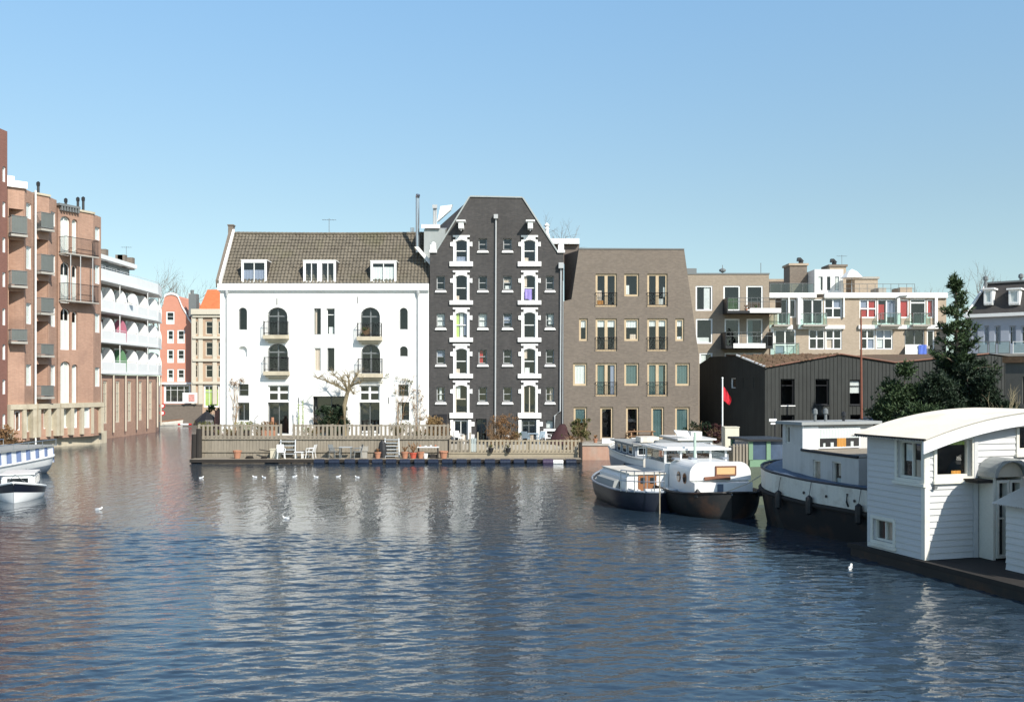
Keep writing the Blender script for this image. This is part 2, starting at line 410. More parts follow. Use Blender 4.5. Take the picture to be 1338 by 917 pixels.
def water_mesh():
    """wind waves as real geometry in the near basin, flattening towards the lee of the warehouses; flat sheet beyond"""
    rs = np.random.RandomState(5)
    X0, X1, Y0, Y1, dx, dy = -23.0, 23.0, 10.5, 37.0, .070, .040
    nx, ny = int((X1-X0)/dx)+1, int((Y1-Y0)/dy)+1
    xs = np.linspace(X0, X1, nx); ys = np.linspace(Y0, Y1, ny); gx, gy = np.meshgrid(xs, ys)
    h = np.zeros_like(gx); N = 110
    for i in range(N):
        lam = .15*(1.0/.15)**(rs.rand()**1.1); th = np.pi/2 + rs.randn()*.42 + .10; k = 2*np.pi/lam
        a = WAVE*np.sqrt(2/N)*lam/(2*np.pi)
        w_ = .35*np.sin(.5*gx*rs.rand()+.4*gy*rs.rand()+rs.rand()*6)            # wander of the crests
        h += a*np.sin(k*(np.cos(th)*gx+np.sin(th)*gy)+rs.rand()*6.28+w_*3)
    edge = 32.2 + 1.2*np.sin(gx*.35+1.0) + .7*np.sin(gx*.9+2.0)
    sm = lambda t: np.clip(t, 0, 1)**2*(3-2*np.clip(t, 0, 1))
    amp = .20 + .80*sm((edge-gy)/2.6+.5)
    gust = .85+.25*np.sin(gx*.23+gy*.31)+.15*np.sin(gx*.6-gy*.25+2)
    fade = sm((gx-X0)/1.5)*sm((X1-gx)/1.5)*sm((gy-Y0)/1.0)*sm((Y1-gy)/2.0)
    h = h + 3.2*(h*h - (h*h).mean())          # sharper crests, flatter troughs
    h = h*amp*gust*fade
    co = np.stack([gx, gy, h], -1).reshape(-1, 3)
    idx = np.arange(nx*ny).reshape(ny, nx)
    q = np.stack([idx[:-1, :-1], idx[:-1, 1:], idx[1:, 1:], idx[1:, :-1]], -1).reshape(-1, 4)
    ext = np.array([(-900, -60, 0), (900, -60, 0), (900, 2500, 0), (-900, 2500, 0), (X0, Y0, 0), (X1, Y0, 0), (X1, Y1, 0), (X0, Y1, 0)], float); b0 = len(co)
    q2 = np.array([(0, 1, 5, 4), (1, 2, 6, 5), (2, 3, 7, 6), (3, 0, 4, 7)])+b0
    co = np.concatenate([co, ext]); q = np.concatenate([q, q2])
    me = bpy.data.meshes.new('canal_water'); me.vertices.add(len(co)); me.vertices.foreach_set('co', co.ravel())
    me.loops.add(q.size); me.loops.foreach_set('vertex_index', q.ravel().astype(np.int32))
    me.polygons.add(len(q)); me.polygons.foreach_set('loop_start', np.arange(0, q.size, 4, dtype=np.int32))
    me.polygons.foreach_set('use_smooth', np.ones(len(q), bool)); me.materials.append(M_water); me.update(calc_edges=True); me.validate()
    o = bpy.data.objects.new('canal_water', me); C.objects.link(o); return o
WAVE = .13
tag(water_mesh(), kind='structure')

M_ground = mat('paved_ground', (.22, .20, .175), rough=.95, var=.15, fine=.12, fs=3)
mb = MB()     # land behind the canal fronts, one sheet of quay-level ground
back = [(-19.6, 65.2), (4.9, 65.2), (4.9, 62.7), (12.6, 62.7), (12.6, 58), (11.2, 44), (12.4, 34), (18, 22), (40, 8), (900, 8), (900, 2500), (-900, 2500), (-900, 118.8), (-60, 118.8), (-46, 118.7), (-38.2, 118.5), (-21.5, 68)]
mb.prism([(x, y, 1.0) for x, y in back], (0, 0, -2.0))
left = [(-39.5, 60), (-38.4, 71), (-36.9, 75), (-37.4, 84), (-37.6, 99), (-38.0, 104), (-50, 111), (-900, 111), (-900, 20), (-44, 20)]
mb.prism([(x, y, .9) for x, y in reversed(left)], (0, 0, -1.9))
tag(mb.build('ground', M_ground), kind='structure')

# ------------------------------------------------------------------ the white warehouse
D = 65.0
Z0 = 1.05
wh = thing('white_warehouse', 'broad white rendered warehouse with mossy grey pantile roof and three dormers', 'building', (XY(424, D).x, D, Z0))
F = Face(XY(287.6, D)); ur = F.u(560.4)
zf1 = F.uv(424, 371.7)[1]; zf0 = F.uv(424, 379.5)[1]
balc = []
def wwin(*a, **k): return window(wh, F, *a, **k)
wwin(311.5, 401.8, 322.8, 431, rise=.28, fw=.05, fmat=M_grey_metal, rec=.22)
wwin(521.9, 402, 532.8, 430.5, rise=.28, fw=.05, fmat=M_grey_metal, rec=.22)
wwin(522.2, 452.3, 532.8, 465.6, rise=.25, fw=.05, fmat=M_grey_metal, rec=.22)
wwin(311.5, 452, 322.8, 466.3, rise=.25, fw=.04, fmat=M_white, glass=M_white_render, rec=.2, name='blind_niche')
for (a, b, c, d) in ((349.2, 401.5, 375.6, 439), (470.9, 401.5, 496.5, 441), (349.3, 448.6, 376, 486), (471.6, 449.8, 496.7, 488)):
    wwin(a, b, c, d, rise=.6, fw=.06, fmat=M_grey_metal, cols=2, splits=[.7], rec=.28, bar=.09)
wwin(410.4, 402.8, 419.3, 437.2, fw=.05, fmat=M_grey_metal, curtain=[(0, .35, 0, 1, M_curtain_beige)])
wwin(426.5, 402.8, 437.4, 437.2, fw=.05, fmat=M_white, splits=[.76], curtain=[(.2, .75, .05, .3, M_curtain_white)])
wwin(410.4, 454.5, 419.3, 485, fw=.05, fmat=M_white, curtain=[(.02, .98, 0, 1, M_curtain_beige)], rec=.08)
wwin(427.6, 454.5, 437, 485, fw=.05, fmat=M_grey_metal)
wwin(311.5, 501.7, 324.8, 517.3, fw=.06, fmat=M_grey_metal, splits=[.5])
wwin(310.4, 525.8, 325.8, 549.6, fw=.06, fmat=M_grey_metal, cols=2)
wwin(520.3, 502.4, 533.7, 517.6, fw=.06, fmat=M_grey_metal, splits=[.5])
wwin(519.6, 525.2, 534.8, 549.2, fw=.06, fmat=M_grey_metal, curtain=[(0, .3, 0, 1, M_curtain_white)])
for (x0, x1) in ((349.8, 377.4), (469.4, 496)):
    wwin(x0, 503, x1, 524, fw=.09, fmat=M_white, cols=2, splits=[.55], bar=.14, name='transom_window')
    wwin(x0, 525.5, x1, 567, fw=.06, fmat=M_grey_metal, cols=2, rec=.3, name='double_door')
wwin(409, 517.7, 452, 567, fw=.07, fmat=M_grey_metal, rec=.75, cols=2, name='garage_opening')
zt = zf1
wall(F, [(0, Z0-.6), (ur, Z0-.6), (ur, zt), (0, zt)], M_white_render, wh, depth=6.0, rec=.28)
mb = MB(); mb.fbox(F, -.12, ur+.0, zf0, zf1+.05, 0.003, .22); mb.fbox(F, -.06, ur, zf0-.1, zf0, .003, .12)
mb.build('cornice_gutter', M_white, wh)
# balconies
for (px, yt, ys, plants) in ((362, 420.6, 438, 0), (483.7, 423, 440, 1), (362.5, 467, 485.2, 0), (484.5, 469, 488, 0)):
    u, zs = F.uv(px, ys); zr = F.uv(px, yt)[1]
    b = MB(); b.fbox(F, u-.84, u+.84, zs-.26, zs, .003, .48)
    b.fbox(F, u-.72, u+.72, zs-.40, zs-.263, .003, .34); b.fbox(F, u-.55, u+.55, zs-.52, zs-.403, .003, .2)
    bo = b.build('balcony', M_stone, wh)
    r = MB()
    for (a, c) in ((( -.8, .05), (-.8, .44)), ((-.8, .44), (.8, .44)), ((.8, .44), (.8, .05))):
        for zz in (zr, zs+.12): r.tube([F.w(u+a[0], zz, a[1]), F.w(u+c[0], zz, c[1])], .02, 5)
    for i in range(17): r.tube([F.w(u-.8+.1*i, zs, .44), F.w(u-.8+.1*i, zr, .44)], .008, 4)
    for sx in (-.8, .8):
        r.tube([F.w(u+sx, zs, .44), F.w(u+sx, zr+.05, .44)], .02, 5)
        for k in (.12, .23, .34): r.tube([F.w(u+sx, zs, k), F.w(u+sx, zr, k)], .008, 4)
    r.build('balcony_railing', M_black_metal, bo)
# drain pipes
for px in (296.8, 546.2):
    u = F.u(px); b = MB(); b.tube([F.w(u, zf0-.05, .09), F.w(u, Z0, .09)], .04, 6)
    b.lathe([(.05, -.3), (.12, -.05), (.13, .1)], F.w(u, zf0-.12, .12), 8); b.build('drain_pipe', M_pipe, wh)
# iron wall anchors
b = MB()
for px, py in ((362, 394), (467, 392), (390, 523.5), (508, 523)):
    b = MB(); u, z = F.uv(px, py); b.fbox(F, u-.02, u+.02, z-.22, z+.22, .003, .03)
    b.build('wall_anchor', M_black_metal, wh)
# roof with real pantiles
RD = 3.1; zr = EYE + (HZ-305.5)/FOC*(D+RD)
def pantile_roof(F, u0, u1, o0, z0, o1, z1, m, name, root, pitch=.235, row=.30, clipu=None):
    mb = MB(); nu = int((u1-u0)/pitch); nr = int(math.hypot(o1-o0, z1-z0)/row)
    dl = Vector((o1-o0, z1-z0)); dl2 = dl.normalized(); nrm = Vector((-abs(dl2.y)*-1 if False else abs(dl2.y), abs(dl2.x)))
    S = 4; cols = nu*S+1; rnd = random.Random(3)
    for r in range(nr):
        t0, t1 = r/nr, (r+1)/nr
        b = len(mb.v); off = [rnd.uniform(-.012, .012) for _ in range(nu+2)]
        for (t, lift) in ((t0, .045), (t1+.002, .005)):
            for i in range(cols):
                u = u0 + (u1-u0)*i/(cols-1); ph = (i % S)/S
                hh = .035*math.cos(2*math.pi*ph) + lift + off[i//S]
                o = o0 + (o1-o0)*t + nrm.x*hh; z = z0 + (z1-z0)*t + nrm.y*hh
                sag = -.05*math.sin(math.pi*i/(cols-1))*t
                mb.v.append(F.w(u, z+sag, o))
        for i in range(cols-1): mb.f.append([b+i, b+i+1, b+cols+i+1, b+cols+i]); mb.m.append(0)
        for i in range(cols-1):
            pass
    return mb.build(name, m, root)
rf = pantile_roof(F, .02, ur-.02, .12, zf1+.06, -RD, zr, M_tile, 'roof', wh)
b = MB(); b.poly([F.w(0.02, zf1, -.02), F.w(ur, zf1, -.02), F.w(ur, zr-.12, -RD), F.w(.02, zr-.12, -RD)])
b.poly([F.w(0.02, zr-.02, -RD), F.w(ur, zr-.02, -RD), F.w(ur, zf1, -6), F.w(.02, zf1, -6)])
b.build('roof_deck', M_dark_tile, rf)
b = MB()
for i in range(46):
    u = .1 + (ur-.3)*i/45; s = -.05*math.sin(math.pi*i/45)
    b.tube([F.w(u, zr+.03+s, -RD), F.w(u+.36, zr+.05+s, -RD)], .11, 6)
b.build('ridge_tile', M_tile, rf)
# left gable: brick parapet with white capping, end chimney, hoist beam
b = MB(); g = [F.w(-.03, zf1-.2, 0.05), F.w(-.03, zf1+.25, .18), F.w(-.05, zr+.30, -RD+.1), F.w(-.05, zr+.30, -RD-.25), F.w(-.05, zf1, -6)]
b.prism(g, F.e.to_3d()*-.22); b.build('gable_parapet', M_brown_brick, wh)
b = MB(); q = [F.w(-.02, zf1-.1, .16), F.w(-.02, zf1+.28, .26), F.w(-.02, zr+.30, -RD+.14), F.w(-.02, zr+.12, -RD+.14)]
b.prism(q, F.e.to_3d()*.16); b.build('gable_capping', M_white_stone, wh)
b = MB(); b.fbox(F, -.35, .0, zr-.3, zr+.55, -RD-.35, -RD+.1); b.fbox(F, -.39, .04, zr+.55, zr+.64, -RD-.39, -RD+.14)
b.build('chimney', M_brown_brick, wh)
b = MB(); u, z = F.uv(286, 331); b.fbox(F, u-.22, 0.0, z-.16, z+.2, -2.4, -2.0); b.fbox(F, u-.28, u+.1, z-.22, z+.26, -2.45, -1.95)
b.build('hoist_beam', M_grey_metal, wh)
# dormers
for (x0, x1, y0, y1, nw) in ((315.4, 348.6, 340.5, 371, 1), (396.3, 439, 341, 371, 2), (484.2, 518, 341.5, 371, 1)):
    u0, u1, z0, z1 = F.rect(x0, y0, x1, y1); z0 = zf1+.06
    back = -RD*(z1-zf1)/(zr-zf1)
    for (ua, ub) in ((u0, u0+.1), (u1-.1, u1)):
        do = MB(); do.prism([F.w(ua, z0, -.02), F.w(ua, z1, -.02), F.w(ua, z1, back-.2)], F.e.to_3d()*(ub-ua), 0)
        dob = do.build('dormer_cheek', M_dark_tile, wh)
    t = MB(); t.fbox(F, u0-.025, u1+.025, z1, z1+.06, back-.3, .06); dob = t.build('dormer_roof', M_white, wh)
    G = F.shift(.0)
    n = nw
    for k in range(n):
        a = u0 + (u1-u0)*k/n; c = u0 + (u1-u0)*(k+1)/n
        cur = [[(0, 1, 0, .6, M_curtain_blue)], None, [(0.0, 1, 0, .75, M_curtain_white)]][[315.4, 396.3, 484.2].index(x0)]
        wo, _ = window(wh, G, a, c, z0, z1, px=False, cut=False, fw=.15 if n == 1 else .16, fmat=M_white, cols=2, rec=0.0, thick=.08, curtain=cur, bar=.05)
    # cheeks and dark inside
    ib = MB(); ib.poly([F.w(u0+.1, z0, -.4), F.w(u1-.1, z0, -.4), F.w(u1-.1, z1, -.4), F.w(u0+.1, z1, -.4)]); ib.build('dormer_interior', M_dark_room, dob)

# ------------------------------------------------------------------ the charcoal warehouse
bh = thing('charcoal_warehouse', 'tall charcoal brick gabled warehouse with white framed windows and stone blocks', 'building', (XY(648, D).x, D, .9))
F = Face(XY(561.6, D)); U = lambda x, y: F.uv(x, y)
outl = [U(561.6, 590), U(736.2, 590), U(736.2, 330), U(728, 330), U(682.5, 259.3), U(614.3, 258), U(570, 330), U(561.6, 330)]
sill_s = (.16, .16, .12, M_white_stone)
rng = random.Random(5)
cols_small = {'A': (570.4, 581.3), 'B': (625.3, 636.3), 'C': (657.6, 668.6), 'D': (713.3, 723.8)}
rows_small = [(311.6, 326.2), (360.6, 378), (409.2, 427), (456.8, 474.8), (505.6, 524)]
variants = {('B', 2): [(0.05, .95, 0, 1, M_curtain_white)], ('A', 2): [(.05, .95, .1, 1, M_curtain_white)], ('B', 3): [(.1, .5, 0, 1, M_curtain_red)],
            ('C', 1): [(0, 1, .55, .8, M_curtain_beige), (.2, .9, .05, .3, M_curtain_white)], ('D', 2): [(.3, 1, .2, .9, M_curtain_white)], ('A', 4): [(.3, .6, .1, 1, M_curtain_white)],
            ('C', 2): [(0, .9, .3, .8, M_curtain_blue)], ('D', 4): [(.5, .9, 0, .9, M_curtain_beige)], ('A', 3): [(0, 1, .5, 1, M_curtain_blue)]}
for c, (a, b_) in cols_small.items():
    for r, (y0, y1) in enumerate(rows_small):
        if r == 0 and c in 'AD': continue
        wo, (u0, u1, z0, z1) = window(bh, F, a, y0, b_, y1, fw=.05, fmat=M_pipe, rows=2, rec=.20, bar=.04, sill=None, curtain=variants.get((c, r)))
        s = MB(); pts = [F.w(u0-.10, z0-.002, .0-.1), F.w(u1+.10, z0-.002, -.1)]
        s.hexa([F.w(u0-.11, z0-.22, .10), F.w(u1+.13, z0-.22, .10), F.w(u1+.13, z0-.22, -.18), F.w(u0-.11, z0-.22, -.18),
                F.w(u0-.06, z0-.10, .10), F.w(u1+.06, z0-.10, .10), F.w(u1+.06, z0-.002, -.18), F.w(u0-.06, z0-.002, -.18)])
        s.build('sill', M_white_stone, wo)
window(bh, F, 713.3, 549, 723, 560, fw=.05, fmat=M_grey_metal, sill=sill_s, curtain=[(0, 1, 0, 1, M_curtain_white)])
window(bh, F, 621.8, 547, 635.6, 577, fw=.06, fmat=M_black_metal, cols=2, rec=.3, name='door')
window(bh, F, 570, 548, 579, 577, fw=.06, fmat=M_black_metal, rec=.3, name='door')
rows_big = [(309.6, 342, 348.2), (355.6, 392.7, 398.2), (404, 441.2, 446.8), (451.3, 488.3, 494), (499.2, 539.2, 546.2)]
cb = {(0, 1): [(0, .3, 0, .2, M_curtain_beige)], (0, 2): [(.02, .3, 0, 1, M_curtain_green), (.35, .65, 0, 1, M_curtain_white), (.72, .98, .1, 1, M_curtain_blue)], (1, 1): [(.1, .7, .05, .38, M_curtain_blue), (0, .28, .55, .95, M_curtain_beige)],
      (0, 4): [(.05, .4, .5, .95, M_curtain_white)], (1, 3): [(.05, .3, .6, .95, M_curtain_beige), (.1, .5, .03, .25, M_curtain_white)], (0, 3): [(.05, .35, 0, .2, M_curtain_beige)], (0, 0): [(.1, .9, 0, .25, M_curtain_blue)], (1, 0): [(.0, .4, 0, .2, M_curtain_beige)]}
for ci, (a, b_) in enumerate(((592.2, 613.4), (681.2, 702.6))):
    for r, (y0, y1, ys) in enumerate(rows_big):
        u0, u1, z0, z1 = F.rect(a, y0, b_, y1); zs = F.uv(a, ys)[1]
        t = .155; glaz = (u0+t, u1-t, z0-.01, z1-.20)
        wo, _ = window(bh, F, *glaz, px=False, rise=.13, fw=.05, fmat=M_white if r != 4 else M_cream, splits=[.5] if not (ci == 1 and r == 4) else None, cols=1 if not (ci == 1 and r == 4) else 2, rec=.10, curtain=cb.get((ci, r)), bar=.06)
        s = MB()                                          # stone surround
        pol = arch_poly(*glaz, .13)
        s.fbox(F, u0, u0+t, z0, z1-.205, .003, .06); s.fbox(F, u1-t, u1, z0, z1-.205, .003, .06)
        zs2 = z1-.20-.13
        n = 8; topp = [(glaz[0] + (glaz[1]-glaz[0])*i/n, zs2 + .13*math.sin(math.pi*i/n)) for i in range(n+1)]
        for i in range(n):
            (ua, za), (ub, zb) = topp[i], topp[i+1]
            s.hexa([F.w(ua, za, .06), F.w(ub, zb, .06), F.w(ub, zb, .003), F.w(ua, za, .003), F.w(ua, z1, .06), F.w(ub, z1, .06), F.w(ub, z1, .003), F.w(ua, z1, .003)])
        s.fbox(F, u0-.02, u1+.02, z1-.02, z1+.10, .003, .09)
        zh = z1 - (z1-z0)*.30
        for (e0, e1) in ((u0-.20, u0-.002), (u1+.002, u1+.20)):
            s.hexa([F.w(e0, zh-.13, .075), F.w(e1, zh-.16, .075), F.w(e1, zh-.16, .003), F.w(e0, zh-.13, .003), F.w(e0, zh+.13, .075), F.w(e1, zh+.16, .075), F.w(e1, zh+.16, .003), F.w(e0, zh+.13, .003)])
        s.fbox(F, u0-.24, u1+.24, zs, z0-.003, .003, .13)
        s.build('window_surround', M_white_stone, wo)
    # ground-floor shop window/door with white posts
    u0, u1, z0, z1 = F.rect(a-3.5, 548.5, b_+2, 577)
    wo, _ = window(bh, F, u0+.2, u1-.2, z0, z1, px=False, fw=.09, fmat=M_white if ci == 0 else M_grey_metal, cols=2, splits=[.75] if ci == 1 else None, rec=.12, name='ground_floor_window', curtain=[(.55, .95, 0, .3, M_curtain_beige)])
    s = MB()
    for (e0, e1) in ((u0-.02, u0+.19), (u1-.19, u1+.02)):
        s = MB(); s.fbox(F, e0, e1, z0, z1+.003, .003, .08); s.build('door_post', M_white_stone, wo)
    for zz in (z0+.35, z1-.28):
        s = MB(); s.fbox(F, u1+.022, u1+.24, zz-.15, zz+.15, .003, .09); s.build('stone_block', M_white_stone, wo)
wall(F, outl, M_charcoal, bh, depth=13.0, rec=.2)
b = MB()                                                  # capping along the gable edges
cap = [U(570, 329.6), U(614.3, 257.6), U(682.5, 258.9), U(728, 329.6)]
for i in range(3):
    (ua, za), (ub, zb) = cap[i], cap[i+1]
    d = Vector((ub-ua, zb-za)).normalized(); nn = Vector((-d.y, d.x))
    b.hexa([F.w(ua, za, .07), F.w(ub, zb, .07), F.w(ub, zb, -.3), F.w(ua, za, -.3),
            F.w(ua+nn.x*.09, za+nn.y*.09, .07), F.w(ub+nn.x*.09, zb+nn.y*.09, .07), F.w(ub+nn.x*.09, zb+nn.y*.09, -.3), F.w(ua+nn.x*.09, za+nn.y*.09, -.3)])
b.build('gable_capping', M_zinc, bh)
for (x0, x1) in ((561.2, 571), (728.2, 738)):             # shoulder stones
    u0, u1, z0, z1 = F.rect(x0, 320, x1, 330); s = MB()
    s.fbox(F, u0, u1, z0-.02, z0+.16, -.35, .12); s.fbox(F, u0+.06, u1-.06, z0+.163, z1, -.3, .09)
    s.lathe([(.16, 0), (.17, .1), (.08, .2), (.01, .22)], F.w((u0+u1)/2, z1, -.1), 8); s.build('shoulder_stone', M_white_stone, bh)
for (x0, x1) in ((597, 609.3), (686.5, 699)):             # hoist beam housings
    u0, u1, z0, z1 = F.rect(x0, 292, x1, 300.6); um = (u0+u1)/2; s = MB()
    s.fbox(F, um-.17, um+.17, z0, z1, .003, .75); s.fbox(F, um-.30, um+.30, z1+.002, z1+.10, .003, .85)
    s.tube([F.w(um, z0, .6), F.w(um, z0-.15, .6)], .03, 5); s.build('hoist_beam', M_white, bh)
# drain pipes
s = MB(); u, z = U(648, 284); s.tube([F.w(u, z, .1), F.w(u-.05, 1.2, .1)], .055, 7); s.fbox(F, u-.14, u+.14, z-.12, z+.16, .003, .28); s.build('drain_pipe', M_pipe, bh)
s = MB(); u, z = U(732.8, 348); u2, z2 = U(724.6, 543)
s.tube([F.w(u, z, .1), F.w(u-.05, z2+.3, .1), F.w(u2, z2, .1), F.w(u2, 1.0, .1)], .055, 7); s.tube([F.w(u+.14, z-1, .1), F.w(u+.12, 1.0, .1)], .03, 6)
s.fbox(F, u-.16, u+.18, z-.16, z+.22, .003, .3); s.build('drain_pipe', M_pipe, bh)
# awning over the left side door
s = MB(); u0, z = U(566, 541); u1 = F.u(584.5)
s.add([F.w(u0, z, .02), F.w(u1, z, .02), F.w(u1, z-.45, .8), F.w(u0, z-.45, .8), F.w(u0, z-.6, .8), F.w(u1, z-.6, .8)], [(0, 3, 2, 1), (3, 4, 5, 2)]); s.build('awning', M_black_metal, bh)
# purple flag in the window, spot lamps
s = MB(); vs = []
u0, u1, z0, z1 = F.rect(685.5, 378, 695, 391.5)
for i in range(7):
    uu = u0+(u1-u0)*i/6; vs += [F.w(uu, z0+.05*math.sin(i), .12+.03*math.sin(i*2.1)), F.w(uu, z1, .10+.015*math.sin(i*2.1))]
s.add(vs, [(2*i, 2*i+2, 2*i+3, 2*i+1) for i in range(6)])
tag(s.build('towel', mat('purple_cloth', (.30, .24, .55), var=.5, vs=3)), 'small purple and white cloth hanging over a windowsill', 'towel')
# rear roof, zinc stair box, chimneys behind the left slope
s = MB()
a0, a1 = F.w(*U(570, 331), -.35), F.w(*U(614, 259), -.35)
b0, b1 = P(571.5, 298, 73), P(611.5, 262.3, 73)
s.prism([a0, a1, b1, b0], (.25, .05, -.5)); s.build('roof', M_dark_tile, bh)
s = MB(); s.hexa([P(554, 345, 66.2), P(582, 345, 66.2), P(582, 345, 70), P(554, 345, 70), P(554, 300, 66.2), P(582, 300, 66.2), P(584, 298, 70), P(556, 298, 70)])
zb = s.build('stair_box', M_zinc, bh)
s = MB(); s.hexa([P(550.5, 298.4, 66.0), P(575, 298.4, 66.0), P(575, 298, 70.2), P(550, 298, 70.2), P(550.5, 294, 66.0), P(575, 294, 66.0), P(575, 293, 70.2), P(550, 293, 70.2)])
s.build('box_roof', M_white, zb)
s = MB(); s.tube([P(545.5, 330, 66.5), P(545.5, 257, 66.5)], .13, 9); s.tube([P(545.5, 258, 66.5), P(546.3, 254.3, 66.4)], .15, 8); s.build('flue', M_steel, bh)
for px in (537.5, 540):
    s = MB(); s.tube([P(px, 310, 68.5), P(px, 297.5, 68.5)], .07, 7); s.build('flue', M_steel, bh)
s = MB(); s.tube([P(567, 294, 69), P(567, 272, 69)], .07, 7); s.tube([P(569.6, 294, 69), P(569.6, 272, 69)], .07, 7)
s.hexa([P(564.8, 272, 68.8), P(571.4, 272, 68.8), P(571.4, 272, 69.2), P(564.8, 272, 69.2), P(564.8, 267.6, 68.8), P(571.4, 267.6, 68.8), P(571.4, 267.6, 69.2), P(564.8, 267.6, 69.2)])
s.build('chimney_cowl', M_pipe, bh)
s = MB(); s.hexa([P(571, 290, 73.2), P(588, 275, 73.2), P(590, 275, 75), P(573, 290, 75), P(575.5, 269.5, 73.2), P(591, 267.5, 73.2), P(592, 267.5, 75), P(576, 269.5, 75)])
s.build('roof_dormer', M_white, bh)
s = MB(); s.prism([P(541.5, 322.5, 65.4), P(547, 322.5, 65.4), P(566, 344, 65.4), P(561.5, 346, 65.4)], (0, 1.5, 0)); s.build('party_wall_capping', M_white_stone, bh)

# ------------------------------------------------------------------ the brown brick house
br = thing('brown_brick_house', 'four storey brown brick house with tapering top and tan window frames', 'building', (XY(824, D).x, D, 1.0))
F = Face(XY(736.4, D)); U = F.uv
outl = [U(736.6, 582), U(912.8, 582), U(912.8, 462), U(894, 326.3), U(756.3, 325.6), U(746.8, 391), U(736.6, 393.5)]
wk = dict(fmat=M_tan, rec=.12, fw=.13)
def fdoor(x0, y0, x1, y1, cur=None, rail=True, lower=.1):
    wo, (u0, u1, z0, z1) = window(br, F, x0, y0, x1, y1, cols=2, bar=.20, curtain=cur, name='french_window', **wk)
    if rail:
        r = MB(); zt = z0 + (z1-z0)*.42
        for z in (zt, z0+.12): r.tube([F.w(u0-.02, z, .10), F.w(u1+.02, z, .10)], .022, 5)
        n = 14
        for i in range(n+1): r.tube([F.w(u0+(u1-u0)*i/n, z0+.12, .10), F.w(u0+(u1-u0)*i/n, zt, .10)], .011, 4)
        for u in (u0, u1): r.tube([F.w(u, zt, .0), F.w(u, zt, .10)], .02, 4)
        r.build('railing', M_black_metal, wo)
blind = lambda f: [(.0, .46, f, 1, M_curtain_white), (.54, 1, f, 1, M_curtain_white)]
fdoor(778.3, 357.6, 806, 400.8, [(.1, .4, .02, .2, M_orange_cloth), (.05, .3, .2, .5, M_curtain_beige)]); fdoor(845.8, 357.6, 872.3, 400.8, [(.8, .95, .3, .6, M_curtain_white), (.55, .8, .05, .25, M_curtain_white)])
fdoor(778.3, 416, 806, 458.8, blind(.74)); fdoor(845.8, 416, 872.3, 458.8, blind(.76))
fdoor(778.3, 474.2, 806, 517.6, [(.02, .4, 0, 1, M_curtain_teal), (.7, .98, 0, 1, M_curtain_blue)]); fdoor(845.8, 474.2, 872.3, 517.6, [(.02, .44, 0, 1, M_curtain_teal), (.56, .8, 0, 1, M_curtain_teal)])
for (a, b_, c, d, cur) in ((815.8, 357.6, 835, 387.2, [(.1, .35, .1, .5, M_curtain_white)]), (815.8, 416, 835, 445.4, [(0, 1, .6, 1, M_curtain_white), (.4, .8, 0, .3, M_curtain_beige)]), (815.8, 474.2, 835, 503.8, [(0, 1, 0, 1, M_curtain_teal)]),
                           (756.6, 416, 768, 445.4, [(0, 1, .6, 1, M_curtain_white)]), (882.4, 416, 894, 445.4, [(0, 1, .65, 1, M_curtain_white), (.2, .8, 0, .2, M_curtain_white)]),
                           (748.8, 474.2, 767.2, 503.8, [(0, 1, 0, 1, M_curtain_white)]), (882.4, 474.2, 901.4, 503.8, [(0, 1, 0, 1, M_curtain_teal)]), (749.6, 531.6, 767.2, 566, [(0, 1, .4, 1, M_curtain_teal)])):
    window(br, F, a, b_, c, d, curtain=cur, **wk)
for (a, c, cur) in ((784.3, 801.2, None), (818, 835, None), (851, 867.8, [(0, .8, 0, 1, M_curtain_teal)]), (882.2, 901.2, [(0, .95, 0, 1, M_curtain_teal)])):
    window(br, F, a, 531.6, c, 574, curtain=cur, name='door', **wk)
wall(F, outl, M_brown_brick, br, depth=9.0, rec=.14)
s = MB(); a, b_ = U(756.3, 325.6), U(894, 326.3); s.hexa([F.w(*a, .04), F.w(*b_, .04), F.w(*b_, -9), F.w(*a, -9), F.w(a[0], a[1]+.08, .04), F.w(b_[0], b_[1]+.08, .04), F.w(b_[0], b_[1]+.08, -9), F.w(a[0], a[1]+.08, -9)])
s.build('roof_edge', M_grey_metal, br)
s = MB(); s.prism([P(756.0, 327, 65.02), P(746.6, 391, 65.02), P(737.2, 393, 66.6), P(737.2, 333, 66.6)], (.6, .4, 0)); s.build('roof_side', M_brown_shaded, br)
s = MB(); s.hexa([P(719, 318.6, 70), P(757, 318.6, 70), P(757, 318.6, 74), P(719, 318.6, 74), P(719, 311.6, 70), P(757, 311.6, 70), P(757, 311.6, 74), P(719, 311.6, 74)])
s.build('rear_roof_edge', M_white, br)
s = MB(); s.hexa([P(722, 345, 70.4), P(757, 345, 70.4), P(757, 345, 74), P(722, 345, 74), P(722, 318.7, 70.4), P(757, 318.7, 70.4), P(757, 318.7, 74), P(722, 318.7, 74)])
s.build('rear_wing', M_brown_shaded, br)
s = MB(); s.lathe([(.24, 0), (.24, .5), (.18, .55), (.18, .7)], P(714.5, 318, 71), 8); s.lathe([(.12, .7), (.13, 1.0), (.2, 1.05), (.1, 1.2), (.22, 1.3), (.05, 1.5)], P(714.5, 318, 71), 8); s.build('chimney_pot', M_white, br)
